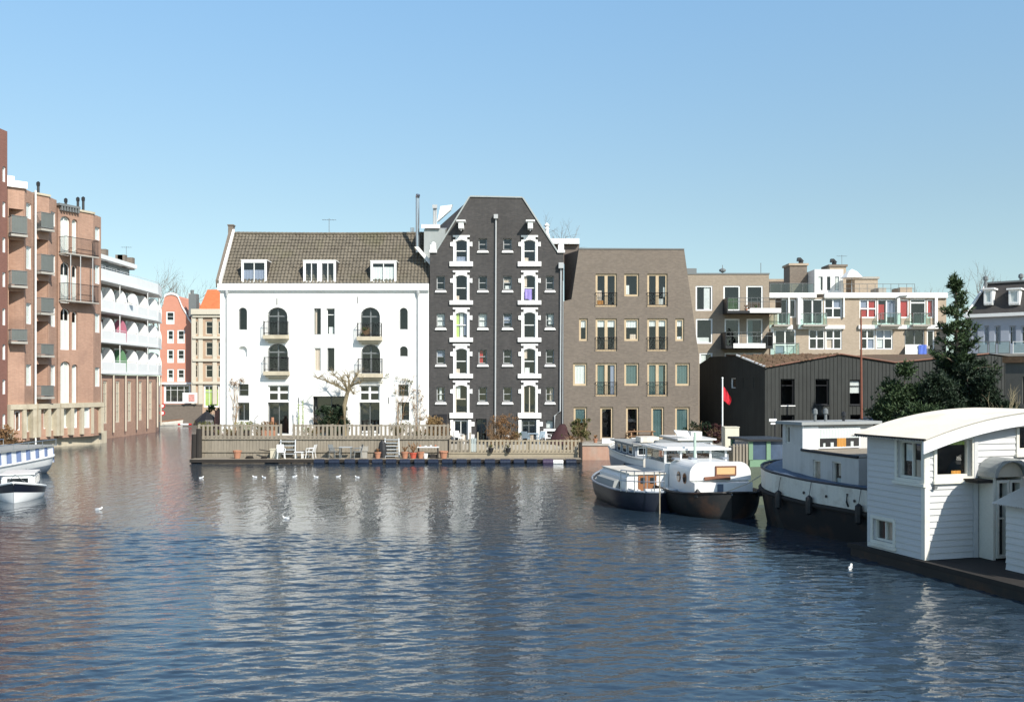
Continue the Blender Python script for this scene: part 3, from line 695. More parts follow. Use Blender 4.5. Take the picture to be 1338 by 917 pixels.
# ------------------------------------------------------------------ left bank: stepped red brick apartments
ap = thing('brick_apartment_block', 'stepped red brick apartment block with balconies and arched white windows at the left', 'building', (-36.5, 76, .9))
def lvl(py, d): return EYE - (py-HZ)/FOC*d
M_bright_win = mat('pale_blind', (.80, .80, .76), rough=.5, var=.03)
def bwin(F, x0, y0, x1, y1, rise=0, cur=True, c0=0, c1=1, **k):
    k.setdefault('fmat', M_white); k.setdefault('fw', .06); k.setdefault('rec', .08)
    return window(ap, F, x0, y0, x1, y1, rise=rise, curtain=[(0, 1, c0, c1, M_bright_win)] if cur else None, **k)
def simple_outline(F, px0, px1, z0, z1): return [(F.u(px0), z0), (F.u(px1), z0), (F.u(px1), z1), (F.u(px0), z1)]
Zb = .7
# tall dark red end wing
a, b_ = Vector((-37.5, 62)), XY(9.6, 70)
F0 = Face.between(a, b_)
for y0, y1 in ((218, 238), (264, 284), (310.5, 330), (356, 375), (403, 425), (450, 470), (496, 515), (541, 560)):
    bwin(F0, 3.4, y0, 7.6, y1)
for u_ in (1.2, 3.2, 5.2):
    for z_ in (3.6, 6.7, 9.8, 12.9, 16.0, 19.1): window(ap, F0, u_, u_+.9, z_, z_+1.5, px=False, fmat=M_white, rec=.08, cols=2, curtain=[(0, .5, 0, 1, M_bright_win)])
zt = lvl(172, 70); L0 = (b_-a).length
wall(F0, [(0, Zb), (L0, Zb), (L0, zt), (0, zt)], M_red_brick2, ap, depth=9, rec=.1)
def step(pxa, da, pxb, db, pxc, dc, ytop, mats=M_red_brick):
    """camera-facing wall a-b then a return b-c along the water"""
    A, B, Cc = XY(pxa, da), XY(pxb, db), XY(pxc, dc)
    zt = lvl(ytop, db)
    return Face.between(A, B), Face.between(B, Cc), (B-A).length, (Cc-B).length, zt
def balcony(F, x0, x1, yt, yb, out, m=M_grey_metal, gl=None, bars=True, dep=.16):
    u0, u1, zb, ztp = F.rect(x0, yt, x1, yb)
    s = MB(); s.fbox(F, u0, u1, zb, zb+dep, .004, out); so_ = s.build('balcony', M_concrete, ap)
    r = MB()
    for z in (ztp, zb+dep+.1): r.tube([F.w(u0+.03, z, 0.01), F.w(u0+.03, z, out-.04), F.w(u1-.03, z, out-.04), F.w(u1-.03, z, .01)], .025, 5)
    n = max(4, int((u1-u0)/.11))
    if bars:
        for i in range(n+1):
            u = u0+.03+(u1-u0-.06)*i/n; r.tube([F.w(u, zb+dep, out-.04), F.w(u, ztp, out-.04)], .012, 4)
        for i in range(1, max(3, int(out/.11))):
            for u in (u0+.03, u1-.03): r.tube([F.w(u, zb+dep, i*.11), F.w(u, ztp, i*.11)], .012, 4)
    r.build('railing', m, so_)
    if gl:
        g = MB(); g.poly([F.w(u0+.05, zb+dep+.1, out-.06), F.w(u1-.05, zb+dep+.1, out-.06), F.w(u1-.05, ztp-.02, out-.06), F.w(u0+.05, ztp-.02, out-.06)])
        g.build('railing_panel', gl, so_)
M_mesh_panel = mat('grey_green_panel', (.13, .145, .135), rough=.4, var=.15, fine=.15)
# step one
Fa, Fr, la, lr, zt = step(10, 70.4, 32, 71.2, 44, 72.7, 247)
for (y0, y1, c) in ((273, 309, 1), (314, 375, 0), (381, 448, 0), (452, 0, None)):
    if c is None: continue
    bwin(Fa, 11.5, y0, 31, y1, cur=bool(c), cols=3, rec=.9, fmat=M_white if c else M_black_metal, c0=.4)
bwin(Fa, 12, 537, 17, 562, cur=False); bwin(Fa, 19.5, 537, 26, 562, cur=False)
for y0, y1 in ((265.7, 286), (322, 352), (396, 423.5), (476, 504), (538, 564)): bwin(Fr, 34.3, y0, 41.2, y1)
wall(Fa, [(0, Zb), (la, Zb), (la, zt), (0, zt)], M_red_brick, ap, depth=7, rec=.92)
wall(Fr, [(0, Zb), (lr, Zb), (lr, zt), (0, zt)], M_red_brick, ap, depth=5, rec=.1)
for (y0, y1) in ((284, 310.5), (355, 377), (431, 449.5)): balcony(Fa, 10.5, 32, y0, y1, .75, gl=M_mesh_panel)
s = MB(); s.fbox(Fa, -.2, la+.15, zt, zt+.5, -6, .2); s.fbox(Fa, 0, la-.5, zt+.52, zt+.95, -5.6, -.6); s.build('roof', M_white, ap)
s = MB(); s.tube([Fr.w(lr+.05, zt+.2, .12), Fr.w(lr+.05, .2, .12)], .07, 7); s.build('drain_pipe', M_white, ap)
# step two
Fa, Fr, la, lr, zt = step(46, 73, 64, 74, 74, 75.3, 257.4)
for (y0, y1) in ((292, 303), (313, 359), (367, 411), (420, 466), (476, 521)): bwin(Fa, 46.8, y0, 63.2, y1, cur=False, cols=2, rec=.9, fmat=M_black_metal)  # black frames put recess shade into the colour of the bays
for y0, y1 in ((277, 296), (333, 360), (401, 427), (477, 504.5), (538, 562)): bwin(Fr, 66.4, y0, 72.6, y1)
bwin(Fa, 57, 536, 63, 560, cur=True)
wall(Fa, [(0, Zb), (la, Zb), (la, zt), (0, zt)], M_red_brick, ap, depth=7, rec=.92)
wall(Fr, [(0, Zb), (lr, Zb), (lr, zt), (0, zt)], M_red_brick, ap, depth=5, rec=.1)
for (y0, y1) in ((279.5, 303), (334, 359), (390, 412), (450, 467), (504, 521)): balcony(Fa, 46.2, 63.8, y0, y1, .7, gl=M_mesh_panel)
s = MB(); s.fbox(Fa, -.1, la+.1, zt, zt+.16, -6, .1); s.build('roof_edge', M_stone, ap)
# step three
Fa, Fr, la, lr, zt = step(76, 75.4, 122, 78.4, 132, 79.8, 280)
for (y0, y1, c1) in ((282.5, 334, 1), (343, 396, .7), (403, 457, .72), (472, 528, 1)):
    bwin(Fa, 79, y0, 91.8, y1, rise=.38, c1=c1, cols=2, rec=.2); bwin(Fa, 94, y0+4, 101.3, y1, rise=.22, c1=c1, rec=.2)
bwin(Fa, 80, 534, 91.5, 559); bwin(Fa, 94, 534, 101, 559); bwin(Fa, 103.5, 532, 117.5, 559)
for y0, y1 in ((297, 314), (346.7, 371), (410, 434.7), (480, 505)): bwin(Fr, 124.3, y0, 130.7, y1)
ul = Fa.u(101.8); zl = lvl(273, 76.8)
wall(Fa, [(0, Zb), (la, Zb), (la, zt), (ul, zt), (ul, zl), (0, zl)], M_red_brick, ap, depth=7, rec=.25)
wall(Fr, [(0, Zb), (lr, Zb), (lr, zt), (0, zt)], M_red_brick, ap, depth=5, rec=.1)
for (y0, y1) in ((313, 335.5), (372.5, 396)): balcony(Fa, 76.5, 120, y0, y1, .85, m=M_black_metal, dep=.10)
s = MB()
for px in (83, 96, 112): s.tube([Fa.w(Fa.u(px), lvl(335, 77), .8), Fa.w(Fa.u(px), lvl(396, 77), .8)], .04, 5)
for k, px in enumerate((83, 96, 112)):
    s = MB(); s.tube([Fa.w(Fa.u(px), lvl(335, 77), .8), Fa.w(Fa.u(px), lvl(395, 77), .8)], .04, 5); s.build('balcony_post', M_pipe, ap)
s = MB(); s.fbox(Fa, -.1, ul-.01, zl, zl+.18, -5, .3); s.build('roof_edge', M_grey_metal, ap)
s = MB(); s.fbox(Fa, ul-.1, la+.1, zt, zt+.16, -5, .1); s.build('roof_edge', M_stone, ap)
for i in range(7):
    s = MB(); u = .1+(ul-.3)*i/6; s.fbox(Fa, u, u+.12, zl-.35, zl-.003, .004, .28); s.build('roof_bracket', M_grey_metal, ap)
for px, y0, y1, d in ((50, 243, 258, 76), (86, 264.5, 274, 79), (101.8, 263, 275, 80), (108.8, 262.5, 275, 80)):
    s = MB(); s.tube([P(px, y1+6, d), P(px, y0, d)], .10, 6); s.lathe([(.14, 0), (.15, .25), (.05, .35)], P(px, y0, d), 7); s.build('flue', M_black_metal, ap)
# pale stone ground-floor band and quay plinth
for (pa, da, pb, db) in ((10, 70.1, 44.5, 72.2), (46, 72.7, 74, 75.0), (76, 75.1, 132, 79.6)):
    Fx = Face.between(XY(pa, da), XY(pb, db)); L_ = (XY(pb, db)-XY(pa, da)).length
    s = MB(); s.fbox(Fx, 0, L_, 3.05, 3.42, -.3, .32); s.build('stone_band', M_stone, ap)
    for i in range(int(L_/1.1)+1):
        s = MB(); u = min(L_-.3, i*1.1); s.fbox(Fx, u, u+.3, .9, 3.047, -.3, .28); s.build('stone_pier', M_stone, ap)
quay = [(-38.6, 58), (-37.6, 70), (-36.2, 74.6), (-34.2, 79.9), (-34.05, 80.9)]
s = MB()
for (x0, y0), (x1, y1) in zip(quay[:-1], quay[1:]):
    s.hexa([(x0, y0, -.6), (x1, y1, -.6), (x1-3, y1+.5, -.6), (x0-3, y0+.5, -.6), (x0, y0, 1.0), (x1, y1, 1.0), (x1-3, y1+.5, 1.0), (x0-3, y0+.5, 1.0)])
qw = tag(s.build('quay_wall', M_stone), 'mossy pale stone quay wall below the red brick apartments', 'quay wall')

# ------------------------------------------------------------------ white balcony flats further along the canal
wb = thing('balcony_flats', 'white balcony apartment building with rounded partitions above a brick ground floor', 'building', (-36.6, 92, .9))
pts = [XY(132.5, 85.5), XY(180, 93.4), XY(206.5, 99), XY(211, 103)]
M_pink = mat('pink_panel', (.46, .16, .22), rough=.6, var=.08); M_green_panel = mat('green_panel', (.12, .25, .13), rough=.6, var=.1)
floors = [6.05, 8.85, 11.6, 14.35]
for k in range(3):
    A, B = pts[k], pts[k+1]; Fx = Face.between(A, B); L_ = (B-A).length
    Fw = Fx.shift(-1.3)
    n = max(1, int(L_/2.6))
    for lv in range(3):
        z = floors[lv]
        for i in range(n):
            u0 = L_*(i+.12)/n; u1 = L_*(i+.88)/n
            window(wb, Fw, u0, u1, z+.25, z+2.25, px=False, fmat=M_white, cols=2, rec=.1, curtain=[(0, .5, 0, 1, M_curtain_white)] if (i+lv) % 2 else None)
    wall(Fw, [(0, 5.9), (L_, 5.9), (L_, 14.3), (0, 14.3)], M_brown_brick, wb, depth=6, rec=.15)  # brown brick puts the shade behind the partitions into the wall colour
    G = Fx.shift(-.25)
    nn = max(1, int(L_/2.2))
    for i in range(nn):
        c = L_*(i+.5)/nn
        window(wb, G, c-.42, c+.42, 1.35, 5.2, px=False, fmat=M_cream, fw=.14, splits=[.28, .42, .72], rec=.08, cols=2)
    wall(G, [(0, -.5), (L_, -.5), (L_, 5.75), (0, 5.75)], M_buff_brick if False else M_red_brick, wb, depth=6, rec=.1)
    for i in range(nn+1):
        s = MB(); u = L_*i/nn; s.tube([Fx.w(u, .5, -.05), Fx.w(u, 5.75, -.05)], .07, 6); s.build('post', M_cream, wb)
    for lv in range(4):
        z = floors[lv]; s = MB(); s.fbox(Fx, 0, L_, z-.22, z-.02, -1.5, .05); s.build('balcony_slab', M_white, wb)
        s = MB(); s.fbox(Fx, 0, L_, z-.017, z+.85, -.07, .0); s.tube([Fx.w(0, z+1.0, -.03), Fx.w(L_, z+1.0, -.03)], .025, 5); s.build('balcony_parapet', M_white, wb)
        if lv == 3: continue
        for i in range(n+1):
            u = L_*i/n*.98+.05; s = MB()
            m = 10; prof = [(-1.29, z-.0), ] + [(-.62+.62*math.cos(math.pi*(1-j/m)*1.0)*1.05, z+.9+1.25*math.sin(math.pi*j/m)) for j in range(m+1)] + [(.0, z+.0)]
            s.prism([Fx.w(u, zz, oo) for oo, zz in prof], Fx.e.to_3d()*.12)
            mm = M_white
            if k == 0 and i == n-1: mm = M_pink if lv == 1 else (M_green_panel if lv == 0 else M_white)
            s.build('balcony_partition', mm, wb)
        s = MB(); s.tube([Fx.w(L_*.5, z, -.05), Fx.w(L_*.5, z+2.6, -.05)], .04, 5); s.build('post', M_white, wb)
# penthouse storey and roofs
A, B = pts[0], XY(190, 95.5); Fx = Face.between(A, B).shift(-1.6); L_ = (B-A).length
for i in range(4):
    window(wb, Fx, L_*(i+.1)/4, L_*(i+.9)/4, 14.6, 16.0, px=False, fmat=M_white, cols=3, rec=.06, curtain=[(.2, .8, 0, 1, M_curtain_blue)] if i % 2 else None)
wall(Fx, [(0, 14.2), (L_, 14.2), (L_, 16.35), (0, 16.35)], M_grey_metal, wb, depth=5, rec=.08)
s = MB(); s.fbox(Fx, -.2, L_+.2, 16.352, 16.75, -5.2, .7); s.build('roof', M_white, wb)
A, B = pts[1], pts[3]; Fx = Face.between(A, B).shift(-1.4); L_ = (B-A).length
wall(Fx, [(0, 14.2), (L_, 14.2), (L_, 15.4), (0, 15.4)], M_buff_brick, wb, depth=5, rec=.08)
for px, d in ((135, 90), (157, 94), (160, 94), (170, 96)):
    s = MB(); q = P(px, 336, d); s.box(q.x-.35, q.x+.35, q.y-.3, q.y+.3, 16.3, 17.5); s.build('chimney', M_brown_brick, wb)
s = MB(); q = XY(168, 91.4); s.lathe([(.02, 0), (.30, .08), (.42, .2)], (0, 0, 0), 12); s.xform(Matrix.Translation((q.x+.4, q.y, 13.0)) @ Matrix.Rotation(R(75), 4, 'X'))
tag(s.build('satellite_dish', M_white), 'small white satellite dish on the white balcony flats', 'satellite dish')

# ------------------------------------------------------------------ houses at the end of the canal
rh = thing('red_gable_house', 'orange red house with a white edged rounded gable', 'house', (-44.4, 128, 2.3))
M_red_paint = mat('orange_red_brick', (.58, .235, .155), rough=.8, var=.08, fine=.06, brick=((.60, .25, .165), (.54, .30, .22), .22, .065))
F = Face(XY(209, 128)); U = F.uv
for (x0, x1, y0, y1) in ((217, 228, 407, 423.5), (218.5, 227.2, 431, 448.6), (231.7, 241.4, 431, 448.6), (218.5, 227.2, 456.5, 474), (231.7, 241.4, 456.5, 474), (218.5, 227.2, 482, 498.6), (231.7, 241.4, 482, 498.6)):
    window(rh, F, x0, y0, x1, y1, fmat=M_white, fw=.16, splits=[.6], rec=.06, curtain=[(.05, .95, 0, .35, M_curtain_white)])
window(rh, F, 214, 502, 249, 527, fmat=M_white, fw=.25, cols=4, splits=[.7], rec=.1, name='shop_front')
gable = [U(209, 540), U(251.8, 540), U(251.8, 425), U(246, 417), U(243, 410), U(238, 402), U(234, 392)] + [U(224+9.5*math.cos(math.pi*i/8), 391-6*math.sin(math.pi*i/8)) for i in range(9)] + [U(213, 398), U(209, 408)]
wall(F, gable, M_red_paint, rh, depth=9, rec=.1)
s = MB()
for i in range(3, len(gable)-2):
    a, b_ = gable[i-1], gable[i]
    if (Vector(b_)-Vector(a)).length > .02: s.hexa([F.w(*a, .12), F.w(*b_, .12), F.w(*b_, -.1), F.w(*a, -.1), F.w(a[0], a[1]+.28, .12), F.w(b_[0], b_[1]+.28, .12), F.w(b_[0], b_[1]+.28, -.1), F.w(a[0], a[1]+.28, -.1)])
s.build('gable_capping', M_white, rh)
s = MB(); u0, u1, z0, z1 = F.rect(209, 499.5, 252, 502); s.fbox(F, u0, u1, z0, z1, .003, .3); s.build('shop_cornice', M_white, rh)
ch = thing('cream_trim_house', 'narrow brick house with cream trim and bright orange roof beside white warehouse', 'house', (-40.5, 126, 2.3))
F = Face(XY(252.5, 126)); U = F.uv
for y0, y1 in ((419.5, 437), (446.5, 465), (476.5, 493.5)):
    for x0, x1 in ((254, 258.5), (268.5, 278.5), (284, 291)): window(ch, F, x0, y0, x1, y1, fmat=M_cream, fw=.12, splits=[.6], rec=.1)
window(ch, F, 266, 503, 287, 532, fmat=M_white, fw=.2, cols=3, splits=[.7], rec=.1, name='shop_front', curtain=[(0, 1, 0, .8, M_curtain_green)])
wall(F, [U(252.5, 545), U(300, 545), U(300, 405), U(252.5, 405)], mat('pale_brick', (.42, .28, .18), rough=.85, var=.1, brick=((.46, .30, .2), (.45, .36, .28), .22, .065)), ch, depth=8, rec=.12)
for px in (253.4, 262.5, 281):
    s = MB(); u = F.u(px); s.fbox(F, u-.28, u+.28, 2.3, U(px, 412)[1], .003, .14); s.build('pilaster', M_cream, ch)
for y in (413, 441, 470.5, 500):
    s = MB(); u0, u1, z0, z1 = F.rect(252.5, y-1.6, 300, y+1.6); s.fbox(F, u0, u1, z0, z1, .145, .3); s.build('cornice', M_cream, ch)
s = MB(); u0, u1, z0, z1 = F.rect(251, 404, 300, 411); s.fbox(F, u0, u1, z0, z1, -.3, .5); s.build('cornice', M_cream, ch)
s = MB(); a, b_, c, d = F.w(F.u(260), lvl(404, 126), 0), F.w(F.u(300), lvl(404, 126), 0), P(300, 378, 129), P(271, 378.5, 129)
s.prism([a, b_, c, d], (0, 2, -.2)); s.build('roof', M_orange_tile, ch)
s = MB(); q = P(253, 404, 127.5); s.box(q.x-.5, q.x+.5, 127, 128.2, q.z-1, q.z+2.0); s.lathe([(.2, 0), (.22, .5), (.1, .55)], (q.x-.2, 127.6, q.z+2), 7); s.build('chimney', M_grey_metal, ch)
# blue-black roofs further left, and brick bridge wall
s = thing('slate_roof_house', 'dark slate roofed house just behind the red gable', 'house', (-44.6, 136, 2.3))
mb = MB(); q0, q1 = P(236, 470, 136), P(256, 470, 136); mb.box(q0.x, q1.x, 136, 142, 2, P(0, 418, 136).z); mb.build('wall', M_buff_brick, s)
mb = MB(); mb.prism([P(234, 418, 135.8), P(258, 418, 135.8), P(254, 398, 138.5), P(241, 402, 138.5)], (0, 3, -.1)); mb.build('roof', M_dark_tile, s)
mb = MB(); mb.box(*[v for v in (P(246, 0, 138).x, P(250.5, 0, 138).x)], 138, 139, P(0, 402, 138).z, P(0, 383, 138).z); mb.build('chimney', M_white, s)
mb = MB(); q0, q1 = XY(208, 118), XY(263, 118)
mb.box(q0.x, q1.x, 118, 118.45, -.5, 2.3); mb.box(q0.x, q1.x, 117.95, 118.5, 2.302, 2.48)
tag(mb.build('bridge_wall', M_brown_brick), 'low brown brick bridge wall closing the far end of the canal', 'bridge wall')
bb = thing('billboard', 'small white billboard with a pink picture on the bridge wall', 'billboard', (P(248, 0, 117.6).x, 117.7, 2.48))
mb = MB(); q0, q1 = P(238.5, 526.5, 117.6), P(257.5, 513.5, 117.6); mb.box(q0.x, q1.x, 117.6, 117.72, 2.62, q1.z+.05); mb.build('panel', M_white, bb)
mb = MB(); mb.box(q0.x+.75, q1.x-.3, 117.57, 117.597, 2.8, q1.z-.15); mb.build('picture', mat('pink_picture', (.62, .30, .26), var=.6, vs=4), bb)
for f in (.15, .85):
    mb = MB(); x = q0.x+(q1.x-q0.x)*f; mb.box(x-.05, x+.05, 117.63, 117.7, 2.48, 2.62); mb.build('leg', M_grey_metal, bb)
for i, y in enumerate((530.2, 539.5)):
    t = thing('canal_sign', ('upper' if i == 0 else 'lower') + ' round red and white canal sign at the corner of the flats', 'sign', P(212.3, y, 104.4))
    mb = MB(); q = P(212.3, y, 104.4); mb.lathe([(.30, 0), (.30, .04)], (0, 0, 0), 14); mb.xform(Matrix.Translation(q) @ Matrix.Rotation(R(90), 4, 'X')); mb.build('red_ring', M_curtain_red, t)
    mb = MB(); mb.lathe([(.17, 0), (.17, .015)], (0, 0, .045), 14); mb.xform(Matrix.Translation(q) @ Matrix.Rotation(R(90), 4, 'X')); mb.build('white_disc', M_white, t)
    mb = MB(); mb.tube([q+Vector((-.9, .05, 0)), q+Vector((-.05, .05, 0))], .03, 5); mb.build('bracket', M_grey_metal, t)
br_ = thing('barrier_boom', 'red and white boom lying low over the water before the bridge wall', 'boom', P(241, 554.5, 112))
for i in range(5):
    mb = MB(); a, b_ = P(232.6+i*3.5, 554.4, 112), P(236.1+i*3.5, 554.4, 112); mb.tube([a, b_], .13, 6); mb.build('red_segment' if i in (0, 4) else 'white_segment', M_curtain_red if i in (0, 4) else M_white, br_)
# ------------------------------------------------------------------ buff brick flats behind, left block with dark balconies
fl = thing('buff_brick_flats', 'flat roofed buff brick block with two black balconies behind brown house', 'building', (20.5, 84, 1.0))
DF = 84.0
F = Face(XY(896, DF)); U = F.uv
cw = lambda a, b_, m=None: [(a, b_, 0, 1, m or M_curtain_white)]
for (x0, y0, x1, y1, cur) in ((909, 373.3, 931, 406, [(.5, .85, 0, 1, M_curtain_white)]), (945.3, 373.3, 967, 406, [(.1, .9, 0, .5, leaf_mat('houseplant_green', (.05, .09, .03)))]), (975.2, 373.3, 996.8, 406, [(.1, .95, 0, .35, mat('dark_houseplant', (.10, .06, .04)))]),
        (909.3, 416.3, 931, 449, [(.05, .8, .05, .25, M_curtain_white)]), (946.8, 416.5, 966.5, 455, None), (975.5, 416.5, 996.5, 450, [(.02, .4, 0, 1, M_curtain_teal)]), (914, 461, 931, 490, cw(0, .5)), (946.8, 461, 996, 490, None)):
    window(fl, F, x0, y0, x1, y1, fmat=M_white, fw=.12, rec=.06, curtain=cur, cols=1)
wall(F, [(0, 1.0), (F.u(1004.8), 1.0), (F.u(1004.8), U(950, 358.6)[1]), (0, U(950, 358.6)[1])], mat('grey_buff_brick', (.27, .215, .16), rough=.85, var=.10, vs=.5, fine=.08, fs=5, brick=((.33, .265, .20), (.31, .27, .215), .22, .065), streak=.08), fl, depth=9, rec=.1)
s = MB(); u1 = F.u(1004.8); zt = U(950, 358.6)[1]; s.fbox(F, -.05, u1+.05, zt, zt+.12, -9, .05); s.build('roof_edge', M_grey_metal, fl)
s = MB(); u0, u1, z0, z1 = F.rect(896.5, 347, 916, 358.6); s.fbox(F, u0, u1, zt+.125, z1, -6, -2); s.build('roof_box', M_grey_metal, fl)
# projecting black balconies
for (x0, x1, yt, yb, xf0, xf1) in ((944.5, 1014, 391, 411, 973, 1013), (942.5, 1003, 435, 456, 952, 993)):
    u0, u1, z0, z1 = F.rect(x0, yt, x1, yb); s = MB()
    s.fbox(F, u0, u1, z0, z0+.22, .004, 1.75); bo = s.build('balcony', M_black_metal, fl)
    for (a, b2) in ((u0, u0+.06), (u1-.06, u1)):
        s = MB(); s.fbox(F, a, b2, z0+.225, z1, .01, 1.74); s.build('balcony_side', M_black_metal, bo)
    v0, v1 = F.u(xf0), F.u(xf1); s = MB(); s.fbox(F, v0, v1, z0+.02, z0+.42, 1.76, 1.84); s.build('balcony_front', M_white_stone, bo)
    s = MB()
    for z in (z1-.03, z1-.35): s.tube([F.w(u0, z, 1.7), F.w(u1, z, 1.7)], .02, 5)
    for i in range(10): u = u0+(u1-u0)*i/9; s.tube([F.w(u, z0+.2, 1.7), F.w(u, z1, 1.7)], .015, 4)
    s.build('railing', M_grey_metal, bo)
for (px, h_) in ((949, .9), (1000, 1.1)):
    s = MB(); u = F.u(px); s.tube([F.w(u, zt+.1, -1.5), F.w(u, zt+.1+h_, -1.5)], .03, 5)
    if px == 949: s.lathe([(.02, .3), (.3, .45), (.3, .6), (.02, .75)], F.w(u, zt, -1.5), 8)
    s.build('roof_vent', M_grey_metal, fl)

# ------------------------------------------------------------------ white banded terrace flats
tf = thing('white_band_flats', 'buff brick flats with white bands, big white window grids and a roof terrace', 'building', (30, 84, 1.0))
DT = 84.6
F = Face(XY(1005, DT)); U = F.uv
wm = dict(fmat=M_white, fw=.11, rec=.07, bar=.11)
def tw(x0, y0, x1, y1, cols=2, rows=2, cur=None, **k):
    kk = dict(wm); kk.update(k); window(tf, F, x0, y0, x1, y1, cols=cols, rows=rows, curtain=cur, **kk)
tw(1016, 390.5, 1029, 424, 1, 1, cur=None); tw(1031, 391, 1040, 415, 1, 1)
tw(1048, 390.5, 1075.5, 424, 2, 1, cur=None, splits=None)
tw(1077, 389.5, 1100.2, 415.5, 2, 2, cur=[(.52, 1, .52, 1, M_curtain_blue)])
tw(1123, 391, 1145.7, 415.5, 2, 2, cur=[(0, .48, 0, .55, M_curtain_red), (0, .48, .56, 1, M_curtain_blue), (.52, 1, 0, 1, M_curtain_red)])
tw(1146.2, 391, 1171, 424, 2, 1, cur=[(.05, .4, .2, .8, M_curtain_red), (.55, 1, .3, 1, M_curtain_blue)])
tw(1175, 391, 1188, 415.5, 1, 1, cur=[(0, 1, 0, 1, M_curtain_red)])
tw(1189, 390.5, 1210, 424, 1, 2, splits=[.85])
tw(1211, 391, 1220, 415.5, 1, 1, cur=[(0, 1, 0, 1, M_curtain_red)])
tw(1012, 430.6, 1040, 464, 2, 2, splits=[.4], cur=[(.05, .5, 0, .38, M_curtain_blue), (.52, .95, 0, .38, M_curtain_white)])
tw(1056.8, 430.3, 1077.8, 456.5, 2, 2, splits=[.55]); tw(1078.5, 430.3, 1100, 456.5, 2, 2, splits=[.55], cur=[(.05, .4, 0, .5, M_curtain_beige)])
tw(1123.2, 430.3, 1143.5, 456.5, 2, 2, splits=[.55], cur=[(.5, 1, 0, .5, M_curtain_blue)]); tw(1144.2, 430.3, 1166.5, 456.5, 2, 2, splits=[.55], cur=[(.05, .5, .1, .55, M_curtain_white), (.05, .95, .6, .95, M_curtain_blue)])
tw(1182, 430.5, 1208, 452, 2, 1, fmat=M_grey_metal); tw(1211, 431, 1221, 462, 1, 1)
ur = F.u(1236.5); zt = U(1120, 389)[1]
wall(F, [(0, 1.0), (ur, 1.0), (ur, zt), (0, zt)], M_buff_brick, tf, depth=10, rec=.1)
def band(x0, x1, y0, y1, o0=.003, o1=.22, m=M_white, name='white_band'):
    u0, u1, z0, z1 = F.rect(x0, y0, x1, y1); s = MB(); s.fbox(F, u0, u1, z0, z1, o0, o1); return s.build(name, m, tf)
band(1004.6, 1066, 382.8, 389.2); band(1076.4, 1237, 382.6, 389.4)
band(1004.6, 1035, 424.8, 430); band(1042, 1076, 424.8, 430); band(1077, 1103, 425, 429.8); band(1121, 1234, 424.8, 429.8)
band(1121, 1167, 466, 470); band(1006, 1010.5, 430.2, 466); band(1040.5, 1043.5, 389.4, 424.6, o1=.5); band(1029.2, 1030.8, 389.4, 424.6); band(1101, 1102.5, 389.6, 415)
band(1171.3, 1174.7, 389.6, 424.6); band(1220.5, 1224, 389.6, 424.6); band(1042, 1048, 389.4, 424.6, o1=.12)
for (x0, x1, yt, yb) in ((1009, 1029, 410, 424.5), (1047, 1077, 410, 424.5), (1147, 1173, 410, 424.5), (1189, 1211, 410, 424.5), (1010, 1041, 449, 464)):
    u0, u1, z0, z1 = F.rect(x0, yt, x1, yb); s = MB(); s.poly([F.w(u0, z0, .7), F.w(u1, z0, .7), F.w(u1, z1, .7), F.w(u0, z1, .7)])
    s.poly([F.w(u0, z0, .7), F.w(u0, z1, .7), F.w(u0, z1, .05), F.w(u0, z0, .05)]); s.poly([F.w(u1, z0, .7), F.w(u1, z1, .7), F.w(u1, z1, .05), F.w(u1, z0, .05)])
    pb = s.build('balcony_glass', M_glass_green, tf)
    s = MB(); s.tube([F.w(u0, z1, .05), F.w(u0, z1, .7), F.w(u1, z1, .7), F.w(u1, z1, .05)], .03, 5)
    for u in (u0, (u0+u1)/2, u1): s.tube([F.w(u, z0, .7), F.w(u, z1, .7)], .025, 5)
    s.build('railing', M_grey_metal, pb)
    s = MB(); s.fbox(F, u0-.05, u1+.05, z0-.16, z0, .23, .8); s.build('balcony_slab', M_concrete, tf)
# recessed dark loggia lower right
band(1182, 1209, 452.5, 456, o1=.9, m=M_concrete, name='balcony_slab')
# roof terrace: glass railing, penthouse, brick chimneys, right-hand brick upstands
G = F.shift(-.4); u0, u1, z0, z1 = G.rect(1006, 370.5, 1063, 383)
s = MB(); s.poly([G.w(u0, z0), G.w(u1, z0), G.w(u1, z1), G.w(u0, z1)]); tg = s.build('terrace_glass', M_glass_green, tf)
s = MB()
for i in range(5): u = u0+(u1-u0)*i/4; s.tube([G.w(u, z0, .02), G.w(u, z1, .02)], .025, 5)
s.tube([G.w(u0, z1, .02), G.w(u1, z1, .02)], .03, 5); s.build('railing', M_grey_metal, tg)
u0, u1, z0, z1 = G.rect(1102, 371, 1195, 383); s = MB()
for i in range(10): u = u0+(u1-u0)*i/9; s.tube([G.w(u, z0, .02), G.w(u, z1, .02)], .022, 5)
for z in (z1, (z0+z1)/2): s.tube([G.w(u0, z, .02), G.w(u1, z, .02)], .02, 5)
s.build('terrace_railing', M_grey_metal, tf)
H = F.shift(-3.0)
window(tf, H, 1067.5, 359.5, 1077, 381, fmat=M_white, fw=.12, rec=.06, curtain=cw(.1, .6)); window(tf, H, 1079, 359.5, 1087, 381, fmat=M_white, fw=.12, rec=.06); window(tf, H, 1089.5, 359.5, 1098.5, 381, fmat=M_white, fw=.12, rec=.06, curtain=cw(.3, 1))
wall(H, [H.uv(1064.5, 384), H.uv(1101.8, 384), H.uv(1101.8, 352), H.uv(1064.5, 352)], M_white, tf, depth=4, rec=.08, name='penthouse')
